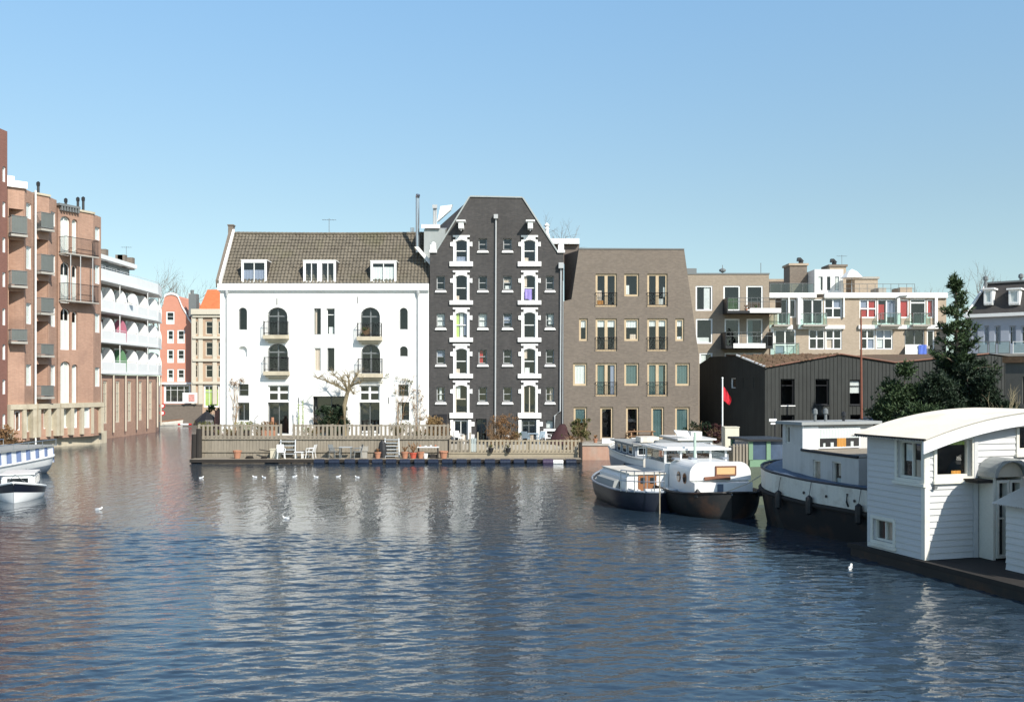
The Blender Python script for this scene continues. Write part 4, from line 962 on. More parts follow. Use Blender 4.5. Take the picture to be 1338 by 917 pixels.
def blockpx(x0, x1, y0, y1, d, dd, m, name, root, cap=None):
    s = MB(); a, b_ = P(x0, y1, d), P(x1, y0, d); s.box(a.x, b_.x, d, d+dd, a.z, b_.z); o = s.build(name, m, root)
    if cap: s = MB(); s.box(a.x-.12, b_.x+.12, d-.12, d+dd+.12, b_.z, b_.z+.2); s.build('capping', cap, o)
    return o
blockpx(1032, 1054.5, 347, 384, 89.5, 2.0, M_brown_brick, 'chimney', tf, M_buff_brick)
blockpx(1084, 1105.5, 348.5, 384, 91.5, 2.0, M_buff_brick, 'chimney', tf, M_brown_brick)
for px, py, d in ((1046.5, 346, 90.5), (1090, 347.5, 92.5)):
    s = MB(); s.lathe([(.22, 0), (.22, .3), (.12, .35), (.12, .45)], P(px, py, d), 8); s.prism([P(px, py-5, d)+Vector((-.3, 0, 0)), P(px, py-5, d)+Vector((.3, 0, 0)), P(px-1, py-9.5, d)+Vector((.05, 0, 0)), P(px-1, py-9.5, d)+Vector((-.2, 0, 0))], (0, .4, 0)); s.build('chimney_cowl', M_black_metal, tf)
blockpx(1005, 1031, 364.5, 385, 93, 3, M_buff_brick, 'rear_wall', tf); blockpx(1117, 1147, 364.5, 385, 91, 3, M_buff_brick, 'rear_wall', tf, M_concrete); blockpx(1148, 1158, 376, 385, 88, 2, M_concrete, 'roof_box', tf); blockpx(1176, 1192, 375.5, 385, 90, 2, M_buff_brick, 'roof_box', tf)
# drain pipe with bent head
s = MB(); u, z = U(1168.5, 425); s.tube([F.w(u, z, .3), F.w(u, U(0, 390)[1], .3), F.w(u+.35, U(0, 387.5)[1], .3), F.w(u+1.0, U(0, 387)[1], .3)], .06, 6); s.build('drain_pipe', M_grey_metal, tf)
# laundry on the balcony rail
def cloth(px0, px1, y0, y1, d, m, name, label, hang=0.0):
    s = MB(); a, b_ = P(px0, y1, d), P(px1, y0, d); n = 10; vs = []
    for i in range(n+1):
        x = a.x+(b_.x-a.x)*i/n; zb = a.z + hang*(math.sin(i/n*math.pi))*-.3 + .04*math.sin(i*1.7)
        for k in range(4): vs.append((x, d+.05*math.sin(i*1.3+k), b_.z+(zb-b_.z)*k/3))
    s.add(vs, [(4*i+k, 4*i+k+1, 4*i+k+5, 4*i+k+4) for i in range(n) for k in range(3)])
    return tag(s.build(name, m, smooth=True), label, 'laundry', 'laundry hung over the balcony rail')
cloth(1183, 1204, 450, 469, 83.2, M_curtain_white, 'bedsheet', 'white bedsheet hung over the balcony rail beside the pine', 1.0)
cloth(1200.5, 1211, 450.5, 467, 83.05, mat('blue_sheet', (.10, .17, .55), rough=.9, var=.1), 'towel', 'blue towel hung over the balcony rail beside the pine', 0)
# parasol folded on the roof terrace, plant tubs
pr = thing('terrace_parasol', 'white parasol standing on the roof terrace beside the penthouse', 'parasol', P(1113, 383, 86.5))
s = MB(); q = P(1113, 383, 86.5); s.tube([q, q+Vector((0, 0, 2.1))], .03, 6); s.build('pole', M_pipe, pr)
s = MB(); s.lathe([(1.0, 1.35), (.95, 1.42), (.5, 1.9), (.05, 2.15)], q, 8); s.build('canopy', M_white, pr)

# ------------------------------------------------------------------ white brick house with black mansard at the right
mh = thing('mansard_house', 'pale brick house with black mansard roof and white dormers at the right edge', 'house', (38, 80, 1.0))
F = Face.between(XY(1262, 82), XY(1400, 77)); U = F.uv
M_shaded_brick = mat('shaded_white_brick', (.36, .39, .45), rough=.8, var=.06, brick=((.39, .42, .48), (.34, .37, .43), .22, .065))  # white brick toned blue-grey, its shading put into the colour
for (x0, x1) in ((1271, 1277.5), (1285.5, 1292.5), (1299.5, 1307.5), (1318.5, 1327.5), (1334, 1345)):
    window(mh, F, x0, 425.5, x1, 450, fmat=M_shaded_brick, fw=.10, cols=2, splits=[.7], rec=.12, curtain=cw(.55, .95, M_curtain_blue))
zt = U(1300, 414)[1]; ul = (XY(1400, 77)-XY(1262, 82)).length
wall(F, [(0, 1.0), (ul, 1.0), (ul, zt), (0, zt)], M_shaded_brick, mh, depth=9, rec=.12)
s = MB(); s.fbox(F, -.1, ul, zt, zt+.28, -.2, .4); s.build('cornice', M_white, mh)
zr = U(1300, 368)[1]
s = MB(); s.prism([F.w(.1, zt+.28, .0), F.w(ul, zt+.28, .0), F.w(ul, zr, -1.7), F.w(1.3, zr, -1.7)], F.n.to_3d()*-6); s.build('roof', M_dark_tile, mh)
s = MB(); s.tube([F.w(.05, zt+.3, .05), F.w(1.25, zr+.05, -1.65)], .12, 6); s.build('roof_capping', M_white, mh)
s = MB(); s.fbox(F, 1.2, ul, zr, zr+.15, -7, -1.5); s.build('roof_edge', M_grey_metal, mh)
G = F.shift(-.15)
for (x0, x1) in ((1285.5, 1297), (1318, 1332)):
    u0, u1, z0, z1 = G.rect(x0, 378.5, x1, 397); s = MB(); s.fbox(G, u0, u1, z0-.1, z1, -1.6, -.05); do = s.build('dormer', M_white, mh)
    wo, _ = window(mh, G, u0, u1, z0, z1, px=False, cut=False, fmat=M_white, fw=.16, rec=0, thick=.04, cols=1)
    s = MB(); s.fbox(G, u0-.15, u1+.15, z1, z1+.14, -1.6, .15); s.build('dormer_roof', M_white, do)
for (px, py) in ((1288, 364), (1334, 361)):
    s = MB(); q = P(px, py+4, 82); s.lathe([(.12, -.6), (.12, .1), (.22, .15), (.2, .4), (.05, .5)], q, 8); s.build('flue', M_grey_metal, mh)
for (x0, x1) in ((1284, 1296.5), (1297.5, 1307), (1309, 1325), (1328.5, 1352)):
    u0, u1, z0, z1 = F.rect(x0, 446.5, x1, 462.5); s = MB(); s.poly([F.w(u0, z0, 1.4), F.w(u1, z0, 1.4), F.w(u1, z1, 1.4), F.w(u0, z1, 1.4)]); g = s.build('balcony_glass', M_glass_green, mh)
    s = MB(); ring(s, F, arch_poly(u0, u1, z0, z1), inset(arch_poly(u0, u1, z0, z1), .06), 1.37, 1.43); s.build('railing', M_white if x0 > 1320 else M_grey_metal, g)
u0, u1, z0, z1 = F.rect(1283, 462.8, 1355, 466); s = MB(); s.fbox(F, u0, u1, z0, z1, .004, 1.5); s.build('balcony_slab', M_concrete, mh)

# ------------------------------------------------------------------ black timber shed on the quay
sh = thing('timber_shed', 'black timber boat shed with rusty mossy roof behind the houseboats', 'shed', (17, 62, 1.2))
M_black_wood = mat('black_boards', (.032, .034, .031), rough=.75, var=.2, fine=.25, fs=3, streak=.35, aniso=(6, 6, .2))
M_moss_roof = mat('rusty_moss_roof', (.135, .085, .052), rough=.95, var=.25, fine=.3, fs=5, grime=((.10, .09, .04), .7, .8), bump=.5, bscale=8)
Cn = XY(1000, 62)
er = Vector((.948, .319)); FR = Face(Cn, er); el = Vector((-.319, .948)); FLo = Cn + el*9.2; FL = Face(FLo, -el).shift(.025)
U = FR.uv
for (x0, x1, y0, y1, cur) in ((1020, 1038.4, 495, 529.5, None), (1065.5, 1083.5, 495, 529, None), (1110.5, 1126.5, 496, 529, [(.02, .98, .47, .97, M_curtain_white)]), (1020.5, 1038.4, 542, 572, None), (1065.5, 1083.5, 542, 572, None), (1111, 1127, 541.5, 572, None)):
    window(sh, FR, x0, y0, x1, y1, fmat=M_black_metal, fw=.07, rec=.15, splits=[.75], curtain=cur, sill=(.06, .02, .05, M_white_stone if x0 == 1020 else M_black_metal))
oR = [U(1000, 600), U(1500, 600), U(1500, 463), U(1400, 478), U(1290, 463), U(1168, 474.5), U(1097, 463.5), U(1000, 480.8)]
def board_wall(F, outline, mats, root, depth):
    o = wall(F, outline, mats, root, depth=depth, rec=.15); 
    return o
board_wall(FR, oR, M_black_wood, sh, 3.0)
s = MB()                                          # cover battens on the long front
uu = .15
zat = lambda u, ol: None
tops = sorted([oR[7], oR[6], oR[5], oR[4], oR[3]])
def ztop(u):
    for (a, b_) in zip(tops[:-1], tops[1:]):
        if a[0] <= u <= b_[0]: return a[1]+(b_[1]-a[1])*(u-a[0])/(b_[0]-a[0])
    return tops[-1][1]
while uu < 24:
    segs = [(1.2, ztop(uu)-.05)]
    for h in FR.holes:
        hu = [p[0] for p in h]; hz = [p[1] for p in h]
        if min(hu)-.05 < uu < max(hu)+.05:
            ns = []
            for a, b_ in segs:
                if min(hz) > a: ns.append((a, min(b_, min(hz)-.08)))
                if max(hz) < b_: ns.append((max(a, max(hz)+.02), b_))
            segs = [q for q in ns if q[1]-q[0] > .05]
    for a, b_ in segs: s.fbox(FR, uu-.02, uu+.02, a, b_, .002, .03)
    uu += .30
s.build('cover_batten', M_black_wood, sh)
V = FL.uv
for x in (958, 974, 987.5): window(sh, FL, x-3.2, 494, x+3.2, 507, fmat=M_white, fw=.05, rec=.08)  # white frames stand in for bright reflections in these narrow panes
oL = [V(1000, 600), V(1000, 480.8), V(964.5, 465.2), V(929, 466), V(914, 475.5), V(914, 600)]
oL = [(p[0] if abs(p[0]-9.2) > .1 else 9.2, p[1]) for p in oL]
wall(FL, list(reversed(oL)), M_black_wood, sh, depth=.02, rec=.1, back=False)
# roof
c0 = FR.w(*oR[7], .12); pR = FR.w(*oR[6], .12); pL = FL.w(*[q for q in oL][2], .12)
pV = FR.w(*oR[5], .12); p2 = FR.w(*oR[4], .12); p3 = FR.w(*oR[3], .12); p4 = FR.w(*oR[2], .12)
inw = Vector((-FR.n.x, -FR.n.y, 0))
s = MB(); up = Vector((0, 0, .06))
pRb, p2b, pVb, p3b, p4b = [p + inw*13 + Vector((0, 0, .30)) for p in (pR, p2, pV, p3, p4)]
pLb = FL.w(*oL[3], .12)
s.poly([c0+up, pR+up, pL+up]); s.poly([pR+up, pRb+up, pLb+up, pL+up]); s.poly([pR+up, pV+up, pVb+up, pRb+up]); s.poly([pV+up, p2+up, p2b+up, pVb+up]); s.poly([p2+up, p3+up, p3b+up, p2b+up]); s.poly([p3+up, p4+up, p4b+up, p3b+up])
s.build('roof', M_moss_roof, sh)
s = MB(); s.tube([c0+up, pL+up], .07, 6); s.build('roof_edge', M_white, sh)
s = MB(); s.tube([c0+up, pR+up, pV+up, p2+up], .05, 6); s.build('gutter', mat('rusty_gutter', (.20, .10, .07), rough=.8, var=.2), sh)
# moss tufts along the roof
s = MB(); rnd = random.Random(11)
for i in range(420):
    a, b_ = rnd.random(), rnd.random()
    if a+b_ > 1: a, b_ = 1-a, 1-b_
    q = c0+up + (pR-c0)*a + (pL-c0)*b_ + Vector((0, 0, -.02)); r = rnd.uniform(.06, .17)
    s.lathe([(r, 0), (r*.8, r*.5), (.01, r*.8)], q, 5)
tag(s.build('moss', M_moss_roof, sh), kind='stuff')
# grey wall with window at the right margin
gw = thing('grey_annex', 'grey rendered annex wall with a dark window at right margin', 'annex', (30, 56, 1.2))
F = Face.between(XY(1313, 57), XY(1420, 54)); U = F.uv
window(gw, F, 1336, 492, 1350, 528, fmat=M_black_metal, fw=.06, rec=.12)
wall(F, [U(1313.5, 580), (7, U(1313.5, 580)[1]), (7, U(1313.5, 474)[1]), U(1313.5, 474)], mat('grey_render', (.11, .11, .10), var=.12, streak=.12), gw, depth=4, rec=.12)
s = MB(); z = U(1313.5, 474)[1]; s.fbox(F, -.1, 7.2, z, z+.35, -4.2, .15); s.build('roof', M_moss_roof, gw)
# ------------------------------------------------------------------ boats
M_navy = mat('navy_hull', (.007, .009, .018), rough=.35, var=.15, coat=.1)
M_black_hull = mat('black_hull', (.014, .014, .014), rough=.5, var=.3, fine=.2, grime=((.10, .045, .02), .6, 1.2))
M_boat_white = mat('boat_white', (.78, .78, .76), rough=.35, var=.05, fine=.04, streak=.05, coat=.2)
M_old_white = mat('weathered_white_steel', (.70, .66, .58), rough=.5, var=.10, fine=.08, streak=.16, grime=((.25, .16, .09), .55, 1.3))
M_boat_grey = mat('boat_grey', (.24, .27, .31), rough=.4, var=.1)
M_deck_grey = mat('deck_grey', (.30, .31, .30), rough=.7, var=.12, fine=.1)
M_blue_tarp = mat('blue_tarp', (.10, .135, .19), rough=.55, var=.3, vs=3, bump=.6, bscale=6)
M_boat_green = mat('boat_green', (.16, .27, .17), rough=.5, var=.12)
M_green_hull = mat('dull_green_hull', (.10, .125, .09), rough=.6, var=.3, fine=.2, grime=((.2, .16, .11), .6, 2))
M_varnish = mat('varnished_wood', (.26, .115, .05), rough=.4, var=.2, fine=.2, coat=.3)
M_canvas_brown = mat('brown_canvas', (.20, .09, .055), rough=.9, var=.25)
M_beige_roof = mat('beige_corrugated', (.55, .515, .45), rough=.6, var=.06, streak=.0, grime=((.42, .36, .26), .5, .8))
M_siding_white = mat('white_siding', (.54, .54, .535), rough=.55, var=.05, fine=.05, grime=((.5, .48, .42), .35, 1.0))
M_rope = mat('rope', (.5, .45, .36), rough=.95)

FB = [1, .99, .965, .90, .74, .42, 0]; FZ = [0, .16, .34, .55, .78, .93, 1]
def hull_half(t, ts, sw, tb, bp, rnd_stern):
    w = 1.0
    if t < ts:
        q = t/ts
        w = math.sqrt(max(0, 1-(1-q)**2)) if rnd_stern else sw+(1-sw)*math.sin(math.pi/2*q)
    if t > tb: w *= max(0, 1-((t-tb)/(1-tb))**bp)
    return w
def hull(root, L, B, zg, draft, mats, stripe=None, ts=.25, sw=.75, tb=.5, bp=2.2, rnd_stern=False, deck=None, deckdrop=.12, n=28, rim=None, flare=None):
    mb = MB(); rows = []
    ts_list = [0.5-0.5*math.cos(math.pi*i/n) for i in range(n+1)]
    for t in ts_list:
        w = max(.004, hull_half(t, ts, sw, tb, bp, rnd_stern))*B/2; g = zg(t); r = []
        rake = (t**6)*.25*L*.12
        for f, z in zip(FB, FZ):
            fl = f
            r.append((w*fl, g+(-draft-g)*z, t*L - (rake*z)))
        rows.append(r)
    nj = len(FB)
    for side in (1, -1):
        b = len(mb.v)
        for r in rows: mb.v += [Vector((x, y*side, z)) for (y, z, x) in r]
        for i in range(n):
            for j in range(nj-1):
                q = [b+i*nj+j, b+i*nj+j+1, b+(i+1)*nj+j+1, b+(i+1)*nj+j]
                if side < 0: q.reverse()
                mb.f.append(q); mb.m.append(1 if stripe and j in stripe else 0)
    if not rnd_stern:
        r = rows[0]; mb.poly([(x, y, z) for (y, z, x) in r] + [(x, -y, z) for (y, z, x) in reversed(r)])
    ho = mb.build('hull', mats, root, smooth=True)
    d = MB(); pl = [(x, y*.95, z-deckdrop) for (y, z, x) in [r[0] for r in rows]] 
    for i in range(n):
        a, c = pl[i], pl[i+1]; d.poly([(a[0], a[1], a[2]), (c[0], c[1], c[2]), (c[0], -c[1], c[2]), (a[0], -a[1], a[2])])
    d.build('deck', deck or M_deck_grey, root)
    if rim:
        k = MB()
        for side in (1, -1):
            k.tube([(r[0][2], r[0][0]*side, r[0][1]) for r in rows], rim[0], 6)
        k.build('gunwale', rim[1], root)
    return rows
def place(root, x, y, hx, hy): root.location = (x, y, 0); root.rotation_euler = (0, 0, math.atan2(hy, hx))
def local_window(root, c, w_, h_, axis, m=None, frame=None, t=.03, curtain=None):
    """a framed pane centred at c in boat coordinates; axis 'x' faces fore/aft, 'y' faces sideways"""
    x, y, z = c; f = MB(); g = MB(); fw = .05
    def bx(mb, u0, u1, z0, z1, th):
        if axis == 'x': mb.box(x-th, x+th, y+u0, y+u1, z+z0, z+z1)
        else: mb.box(x+u0, x+u1, y-th, y+th, z+z0, z+z1)
    for a in ((-w_/2-fw, -w_/2, -h_/2-fw, h_/2+fw), (w_/2, w_/2+fw, -h_/2-fw, h_/2+fw), (-w_/2, w_/2, h_/2, h_/2+fw), (-w_/2, w_/2, -h_/2-fw, -h_/2)): bx(f, *a, t)
    fo = f.build('window', frame or M_boat_white, root); bx(g, -w_/2, w_/2, -h_/2, h_/2, t*.6); g.build('pane', m or M_dark_pane, fo)
    return fo
def dark_pane_mat():
    m = mat('dark_boat_glass', (.02, .024, .026), rough=.06, spec=.6, var=.3, vs=2); return m
M_dark_pane = dark_pane_mat()
M_blue_pane = mat('bluish_boat_glass', (.07, .10, .15), rough=.08, spec=.6, var=.4, vs=2)

# --- white launch at the left
b = thing('motor_launch', 'small white motor launch with navy band and low cabin at left edge', 'boat')
hull(b, 4.3, 1.95, lambda t: .30+.55*t**1.6, .35, [M_boat_white, M_navy], stripe=(0, 1), ts=.5, sw=.72, tb=.45, bp=2.1, rim=(.05, M_boat_white))
s = MB()
pr = [(-.62, .22), (-.60, .95), (-.45, 1.08), (.45, 1.08), (.60, .95), (.62, .22)]
s.prism([(1.1, y, z) for y, z in pr], (1.9, 0, 0)); s.build('cabin', M_boat_white, b)
s = MB(); s.box(1.0, 3.1, -.66, .66, 1.06, 1.11); s.build('cabin_roof', M_boat_white, b)
for x in (1.45, 2.05, 2.6):
    for y in (-.625, .625): local_window(b, (x, y, .78), .40, .26, 'y')
local_window(b, (3.01, 0, .80), .8, .22, 'x'); local_window(b, (1.09, .0, .72), .6, .5, 'x', m=M_varnish)
s = MB(); s.tube([(.1, -.6, .3), (.1, -.6, .95), (.1, .6, .95), (.1, .6, .3)], .018, 5); s.tube([(.1, 0, .3), (.1, 0, 1.1)], .015, 4); s.build('stern_rail', M_steel, b)
s = MB(); s.tube([(3.4, -.4, .7), (3.9, 0, 1.15), (3.4, .4, .7)], .018, 5); s.build('bow_rail', M_steel, b)
bow = Vector((-20.55, 39.7)); h = Vector((.35, -.937)); st = bow - h*4.3; place(b, st.x, st.y, h.x, h.y)

# --- canopied boat behind it
b = thing('canopied_boat', 'flat canopied boat with blue and white striped canvas sides behind the launch', 'boat')
hull(b, 15, 3.4, lambda t: .75+.25*t**3, .4, [M_boat_white, M_boat_grey], stripe=(2, 3, 4), ts=.15, sw=.8, tb=.86, bp=2.0, rim=(.07, M_boat_white), n=30)
M_stripe = bpy.data.materials.new('striped_canvas'); M_stripe.use_nodes = True
nn = M_stripe.node_tree.nodes; ll = M_stripe.node_tree.links; tcs = nn.new('ShaderNodeTexCoord'); wv = nn.new('ShaderNodeTexWave'); wv.inputs['Scale'].default_value = .34
cr = nn.new('ShaderNodeValToRGB'); cr.color_ramp.interpolation = 'CONSTANT'; cr.color_ramp.elements[0].color = (.16, .22, .38, 1); cr.color_ramp.elements[1].position = .38; cr.color_ramp.elements[1].color = (.74, .75, .76, 1)
ll.new(tcs.outputs['Object'], wv.inputs[0]); ll.new(wv.outputs['Fac'], cr.inputs[0]); ll.new(cr.outputs[0], nn['Principled BSDF'].inputs['Base Color']); nn['Principled BSDF'].inputs['Roughness'].default_value = .8
s = MB()
for sd in (-1, 1):
    for i in range(44):
        x0, x1 = 1+i*.29, 1+(i+1)*.29; o0 = 1.45+.03*math.sin(i*2.2); o1 = 1.45+.03*math.sin((i+1)*2.2)
        s.poly([(x0, sd*o0, .55), (x1, sd*o1, .55), (x1, sd*o1*.97, 1.42), (x0, sd*o0*.97, 1.42)])
s.poly([(13.76, -1.45, .55), (13.76, 1.45, .55), (13.76, 1.41, 1.42), (13.76, -1.41, 1.42)]); s.poly([(1, -1.45, .55), (1, 1.45, .55), (1, 1.41, 1.42), (1, -1.41, 1.42)])
s.build('canvas_side', M_stripe, b)
s = MB(); s.prism([(.8, -1.55, 1.42), (.8, 1.55, 1.42), (14.0, 1.5, 1.45), (14.0, -1.5, 1.45)], (0, 0, .07)); s.build('canopy_roof', M_deck_grey, b)
s = MB()
for sd in (-1.5, 1.5):
    s.tube([(.9, sd, 1.78), (13.9, sd, 1.82)], .025, 5)
    for i in range(10): s.tube([(.9+i*1.44, sd, 1.48), (.9+i*1.44, sd, 1.8)], .02, 4)
s.build('roof_rail', M_steel, b)
s = MB(); s.box(3, 5.5, -1.0, .6, 1.52, 1.8); s.build('roof_crate', M_varnish, b)
place(b, -27.5, 40.2, .03, 1)

# --- navy cabin boat
b = thing('navy_cabin_boat', 'small navy blue cabin boat with white cabin and brown doors, moored outermost', 'boat')
hull(b, 7.4, 2.75, lambda t: .66+.10*(1-t)+.35*t**3, .4, [M_navy, M_boat_white], ts=.28, rnd_stern=True, tb=.5, bp=2.3, rim=(.045, M_boat_grey), deckdrop=.15)
s = MB(); pr = [(-.90, .5), (-.88, 1.15), (-.70, 1.32), (.70, 1.32), (.88, 1.15), (.90, .5)]
s.prism([(1.5, y, z) for y, z in pr], (3.6, 0, 0)); s.build('cabin', M_boat_white, b)
s = MB(); s.box(1.4, 5.2, -.78, .78, 1.315, 1.36); s.build('cabin_roof', M_old_white, b)
for y in (-.2, .2):
    s = MB(); s.box(1.46, 1.497, y-.18, y+.18, .55, 1.27); d_ = s.build('cabin_door', M_varnish, b)
    s = MB(); s.box(1.44, 1.458, y-.09, y+.09, .95, 1.18); s.build('pane', M_dark_pane, d_)
for sd in (-1, 1):
    for x in (2.4, 3.3, 4.2): local_window(b, (x, sd*.895, .86), .5, .2, 'y')
s = MB(); s.box(.55, 1.4, -.85, -.6, .5, .8); s.build('bench', M_boat_white, b)
s = MB(); s.box(.55, 1.4, .6, .85, .5, .8); s.build('bench', M_boat_white, b)
s = MB(); s.box(.25, .5, -.5, .5, .5, .85); s.build('stern_locker', M_boat_white, b)
s = MB()
zr = 1.55
for k in range(6):
    a = math.pi*(.05+.5*k/5); x, y = 1.15-1.1*math.sin(a)*.95, 1.28*math.cos(a) if True else 0
    s.tube([(x, y, .72), (x, y, zr)], .02, 5)
pts_ = [(1.15-1.05*math.sin(math.pi*(.05+.5*k/10)), 1.28*math.cos(math.pi*(.05+.5*k/10))) for k in range(11)]
for z in (zr, 1.15): s.tube([(x, y, z) for x, y in pts_], .02, 5)
s.build('stern_rail', M_steel, b)
s = MB(); s.sphere((.18, -.75, .42), .10, 8); s.build('fender', M_boat_white, b)
s = MB(); s.prism([(2.2, .95, .6), (2.2, 1.25, .6), (2.2, 1.15, 1.0), (2.2, .95, 1.05)], (2.4, 0, 0)); s.build('side_tarp', M_deck_grey, b)
place(b, 5.7, 37.0, -.2, .98)
t = thing('mooring_pole', 'thin pale pole standing in the water beside the navy cabin boat', 'pole', P(862, 678, 35.2))
s = MB(); q = XY(862, 36.4); s.tube([(q.x, q.y, -.6), (q.x, q.y, 1.55)], .022, 6); s.build('shaft', M_wood_pale, t); s = MB(); s.lathe([(.03, 1.551), (.035, 1.6), (.01, 1.62)], (q.x, q.y, 0), 8); s.build('cap', M_grey_metal, t)

# --- white motor cruiser with rounded cabin
b = thing('white_cruiser', 'white motor cruiser with rounded cabin front, black hull and an orange window', 'boat')
hull(b, 13, 3.5, lambda t: .84+.12*max(0, (.12-t)/.12)**2+.35*t**3, .5, [M_black_hull, M_black_hull], ts=.16, rnd_stern=True, tb=.55, bp=2.3, rim=(.05, M_black_hull), deckdrop=.10, deck=M_deck_grey)
def round_prof(w, z0, z1, r=.42, n=7):
    p = [(-w, z0)]
    for i in range(n+1): a = math.pi/2*i/n; p.append((-w+r-r*math.cos(a)*1.0, z1-r+r*math.sin(a)))
    for i in range(n+1): a = math.pi/2*(1-i/n); p.append((w-r+r*math.cos(a), z1-r+r*math.sin(a)))
    return p + [(w, z0)]
s = MB(); s.prism([(1.25, y, z) for y, z in round_prof(1.14, .75, 1.92)], (2.6, 0, 0)); s.build('cabin', M_boat_white, b)
s = MB(); s.prism([(1.16, y, z) for y, z in round_prof(1.20, 1.30, 1.99, .46)], (.12, 0, 0)); s.build('cabin_hood', M_boat_white, b)
local_window(b, (1.14, -.20, 1.66), .72, .26, 'x', m=mat('sun_bleached_orange', (.66, .43, .21), rough=.9, var=.1), frame=M_canvas_brown)
s = MB(); s.tube([(1.10, -.35, 1.38), (1.08, .1, 1.41), (1.10, .65, 1.37)], .07, 7); s.build('rolled_cover', M_canvas_brown, b)
s = MB(); s.box(.75, 1.22, -1.1, 1.15, .75, 1.25); s.build('coaming', M_boat_white, b)
s = MB(); s.box(.73, .748, .05, .28, .78, 1.2); s.build('coaming_stripe', M_blue_tarp, b)
for sd in (-1, 1):
    for x in (1.9, 2.6):
        s = MB(); s.lathe([(.21, 0), (.21, .03)], (0, 0, 0), 14); s.xform(Matrix.Translation((x, sd*1.13, 1.32)) @ Matrix.Rotation(R(90*-sd), 4, 'X')); o = s.build('porthole', M_varnish, b)
        s = MB(); s.lathe([(.16, .031), (.16, .04)], (0, 0, 0), 14); s.xform(Matrix.Translation((x, sd*1.13, 1.32)) @ Matrix.Rotation(R(90*-sd), 4, 'X')); s.build('pane', M_dark_pane, o)
s = MB(); s.box(3.9, 6.6, -1.3, 1.3, .75, 1.75); s.build('wheelhouse', M_boat_white, b)
for y in (-1.27, -.62, .0, .62, 1.27):
    for x in (3.93, 6.55): s = MB(); s.box(x-.04, x+.04, y-.04, y+.04, 1.752, 2.25); s.build('wheelhouse_post', M_boat_white, b)
s = MB(); s.box(3.7, 6.8, -1.42, 1.42, 2.252, 2.33); s.box(3.85, 6.6, -1.2, 1.2, 2.333, 2.38); s.build('wheelhouse_roof', M_boat_white, b)
for x0, x1, y0, y1, nm in ((3.92, 3.94, -1.23, 1.23, 1), (6.54, 6.56, -1.23, 1.23, 1), (3.97, 6.5, -1.28, -1.265, 1), (3.97, 6.5, 1.265, 1.28, 1)):
    s = MB(); s.box(x0, x1, y0, y1, 1.752, 2.25); s.build('wheelhouse_pane', M_glass, b)
s = MB(); s.box(4.6, 5.0, -.9, .9, 1.752, 2.05); s.build('dashboard', M_varnish, b)
s = MB(); s.tube([(3.3, .25, 1.85), (3.3, .25, 3.0)], .055, 7); s.build('mast', mat('pale_green_mast', (.42, .52, .44), rough=.5), b)
s = MB(); s.lathe([(.12, 0), (.12, .18), (.03, .3)], (.6, -1.3, .75), 7); s.build('bollard', M_black_metal, b)
s = MB(); s.lathe([(.12, 0), (.12, .18), (.03, .3)], (.6, 1.1, .75), 7); s.build('bollard', M_black_metal, b)
for y in (-1.0, .3, 1.0):
    s = MB(); s.box(3.2, 3.6, y-.12, y+.12, 1.92, 1.99); s.build('roof_hatch', M_boat_grey, b)
place(b, 8.0, 35.0, -.15, .99)

for x, y in ((1.0, -1.55), (3.2, -1.78), (5.4, -1.8)):
    s = MB(); s.lathe([(.02, -.25), (.09, -.2), (.10, .0), (.09, .2), (.02, .25)], (x, y, .55), 8); s.tube([(x, y, .78), (x, y+.12, 1.0)], .012, 4); s.build('fender', M_boat_white if x > 2 else M_navy, b)
s = MB(); s.tube([(.4, .9, .95), (-.2, 1.6, .75), (-.1, 2.4, .9)], .018, 5); s.build('mooring_rope', M_rope, b)
s = MB()
for sd in (-1, 1): s.tube([(6.9, sd*1.45, .95), (6.9, sd*1.45, 1.5), (11.5, sd*.7, 1.7)], .018, 5)
s.build('rail', M_steel, b)
# --- grey boat behind
b = thing('grey_sloop', 'grey hulled boat with pale deckhouse and outboard motor behind the white cruiser', 'boat')
hull(b, 10, 3.0, lambda t: 1.45+.05*(1-t)+.35*t**2, .45, [M_boat_grey, M_boat_white], stripe=(0,), ts=.25, sw=.8, tb=.5, bp=2.2, rim=(.05, M_old_white))
s = MB(); s.box(2.2, 6.5, -1.1, 1.1, 1.3, 2.0); s.build('deckhouse', M_boat_grey, b); s = MB(); s.box(1.9, 6.7, -1.3, 1.3, 2.002, 2.07); s.build('deckhouse_roof', M_deck_grey, b)
for y in (-.6, .6): local_window(b, (2.19, y, 1.72), .7, .3, 'x')
for y in (-1.11, 1.11):
    for x in (3, 4.2, 5.4): local_window(b, (x, y, 1.72), .7, .3, 'y')
s = MB(); s.box(-.25, .12, .5, .9, 1.5, 2.05); s.lathe([(.16, 0), (.19, .15), (.12, .32)], (-.15, .7, 2.05), 8); s.build('outboard_motor', M_grey_metal, b)
s = MB(); s.prism([(-.1, .2, .9), (-.1, 1.3, .9), (-.25, 1.35, 1.5), (-.25, .2, 1.5)], (.08, 0, 0)); s.build('boarding_ladder', M_old_white, b)
s = MB()
for y in (1.25, -1.25): s.tube([(.1, y, 1.5), (.1, y, 2.1), (2.2, y, 2.1)], .02, 5)
s.build('rail', M_steel, b)
for (x, y, a) in ((3.4, .3, .5), (5.2, -.4, .2)):
    s = MB(); s.box(x-.5, x+.5, y-.35, y+.35, 2.103, 2.2+a*.3); s.build('roof_box', M_old_white, b)
place(b, 7.2, 43.6, -.12, .99)
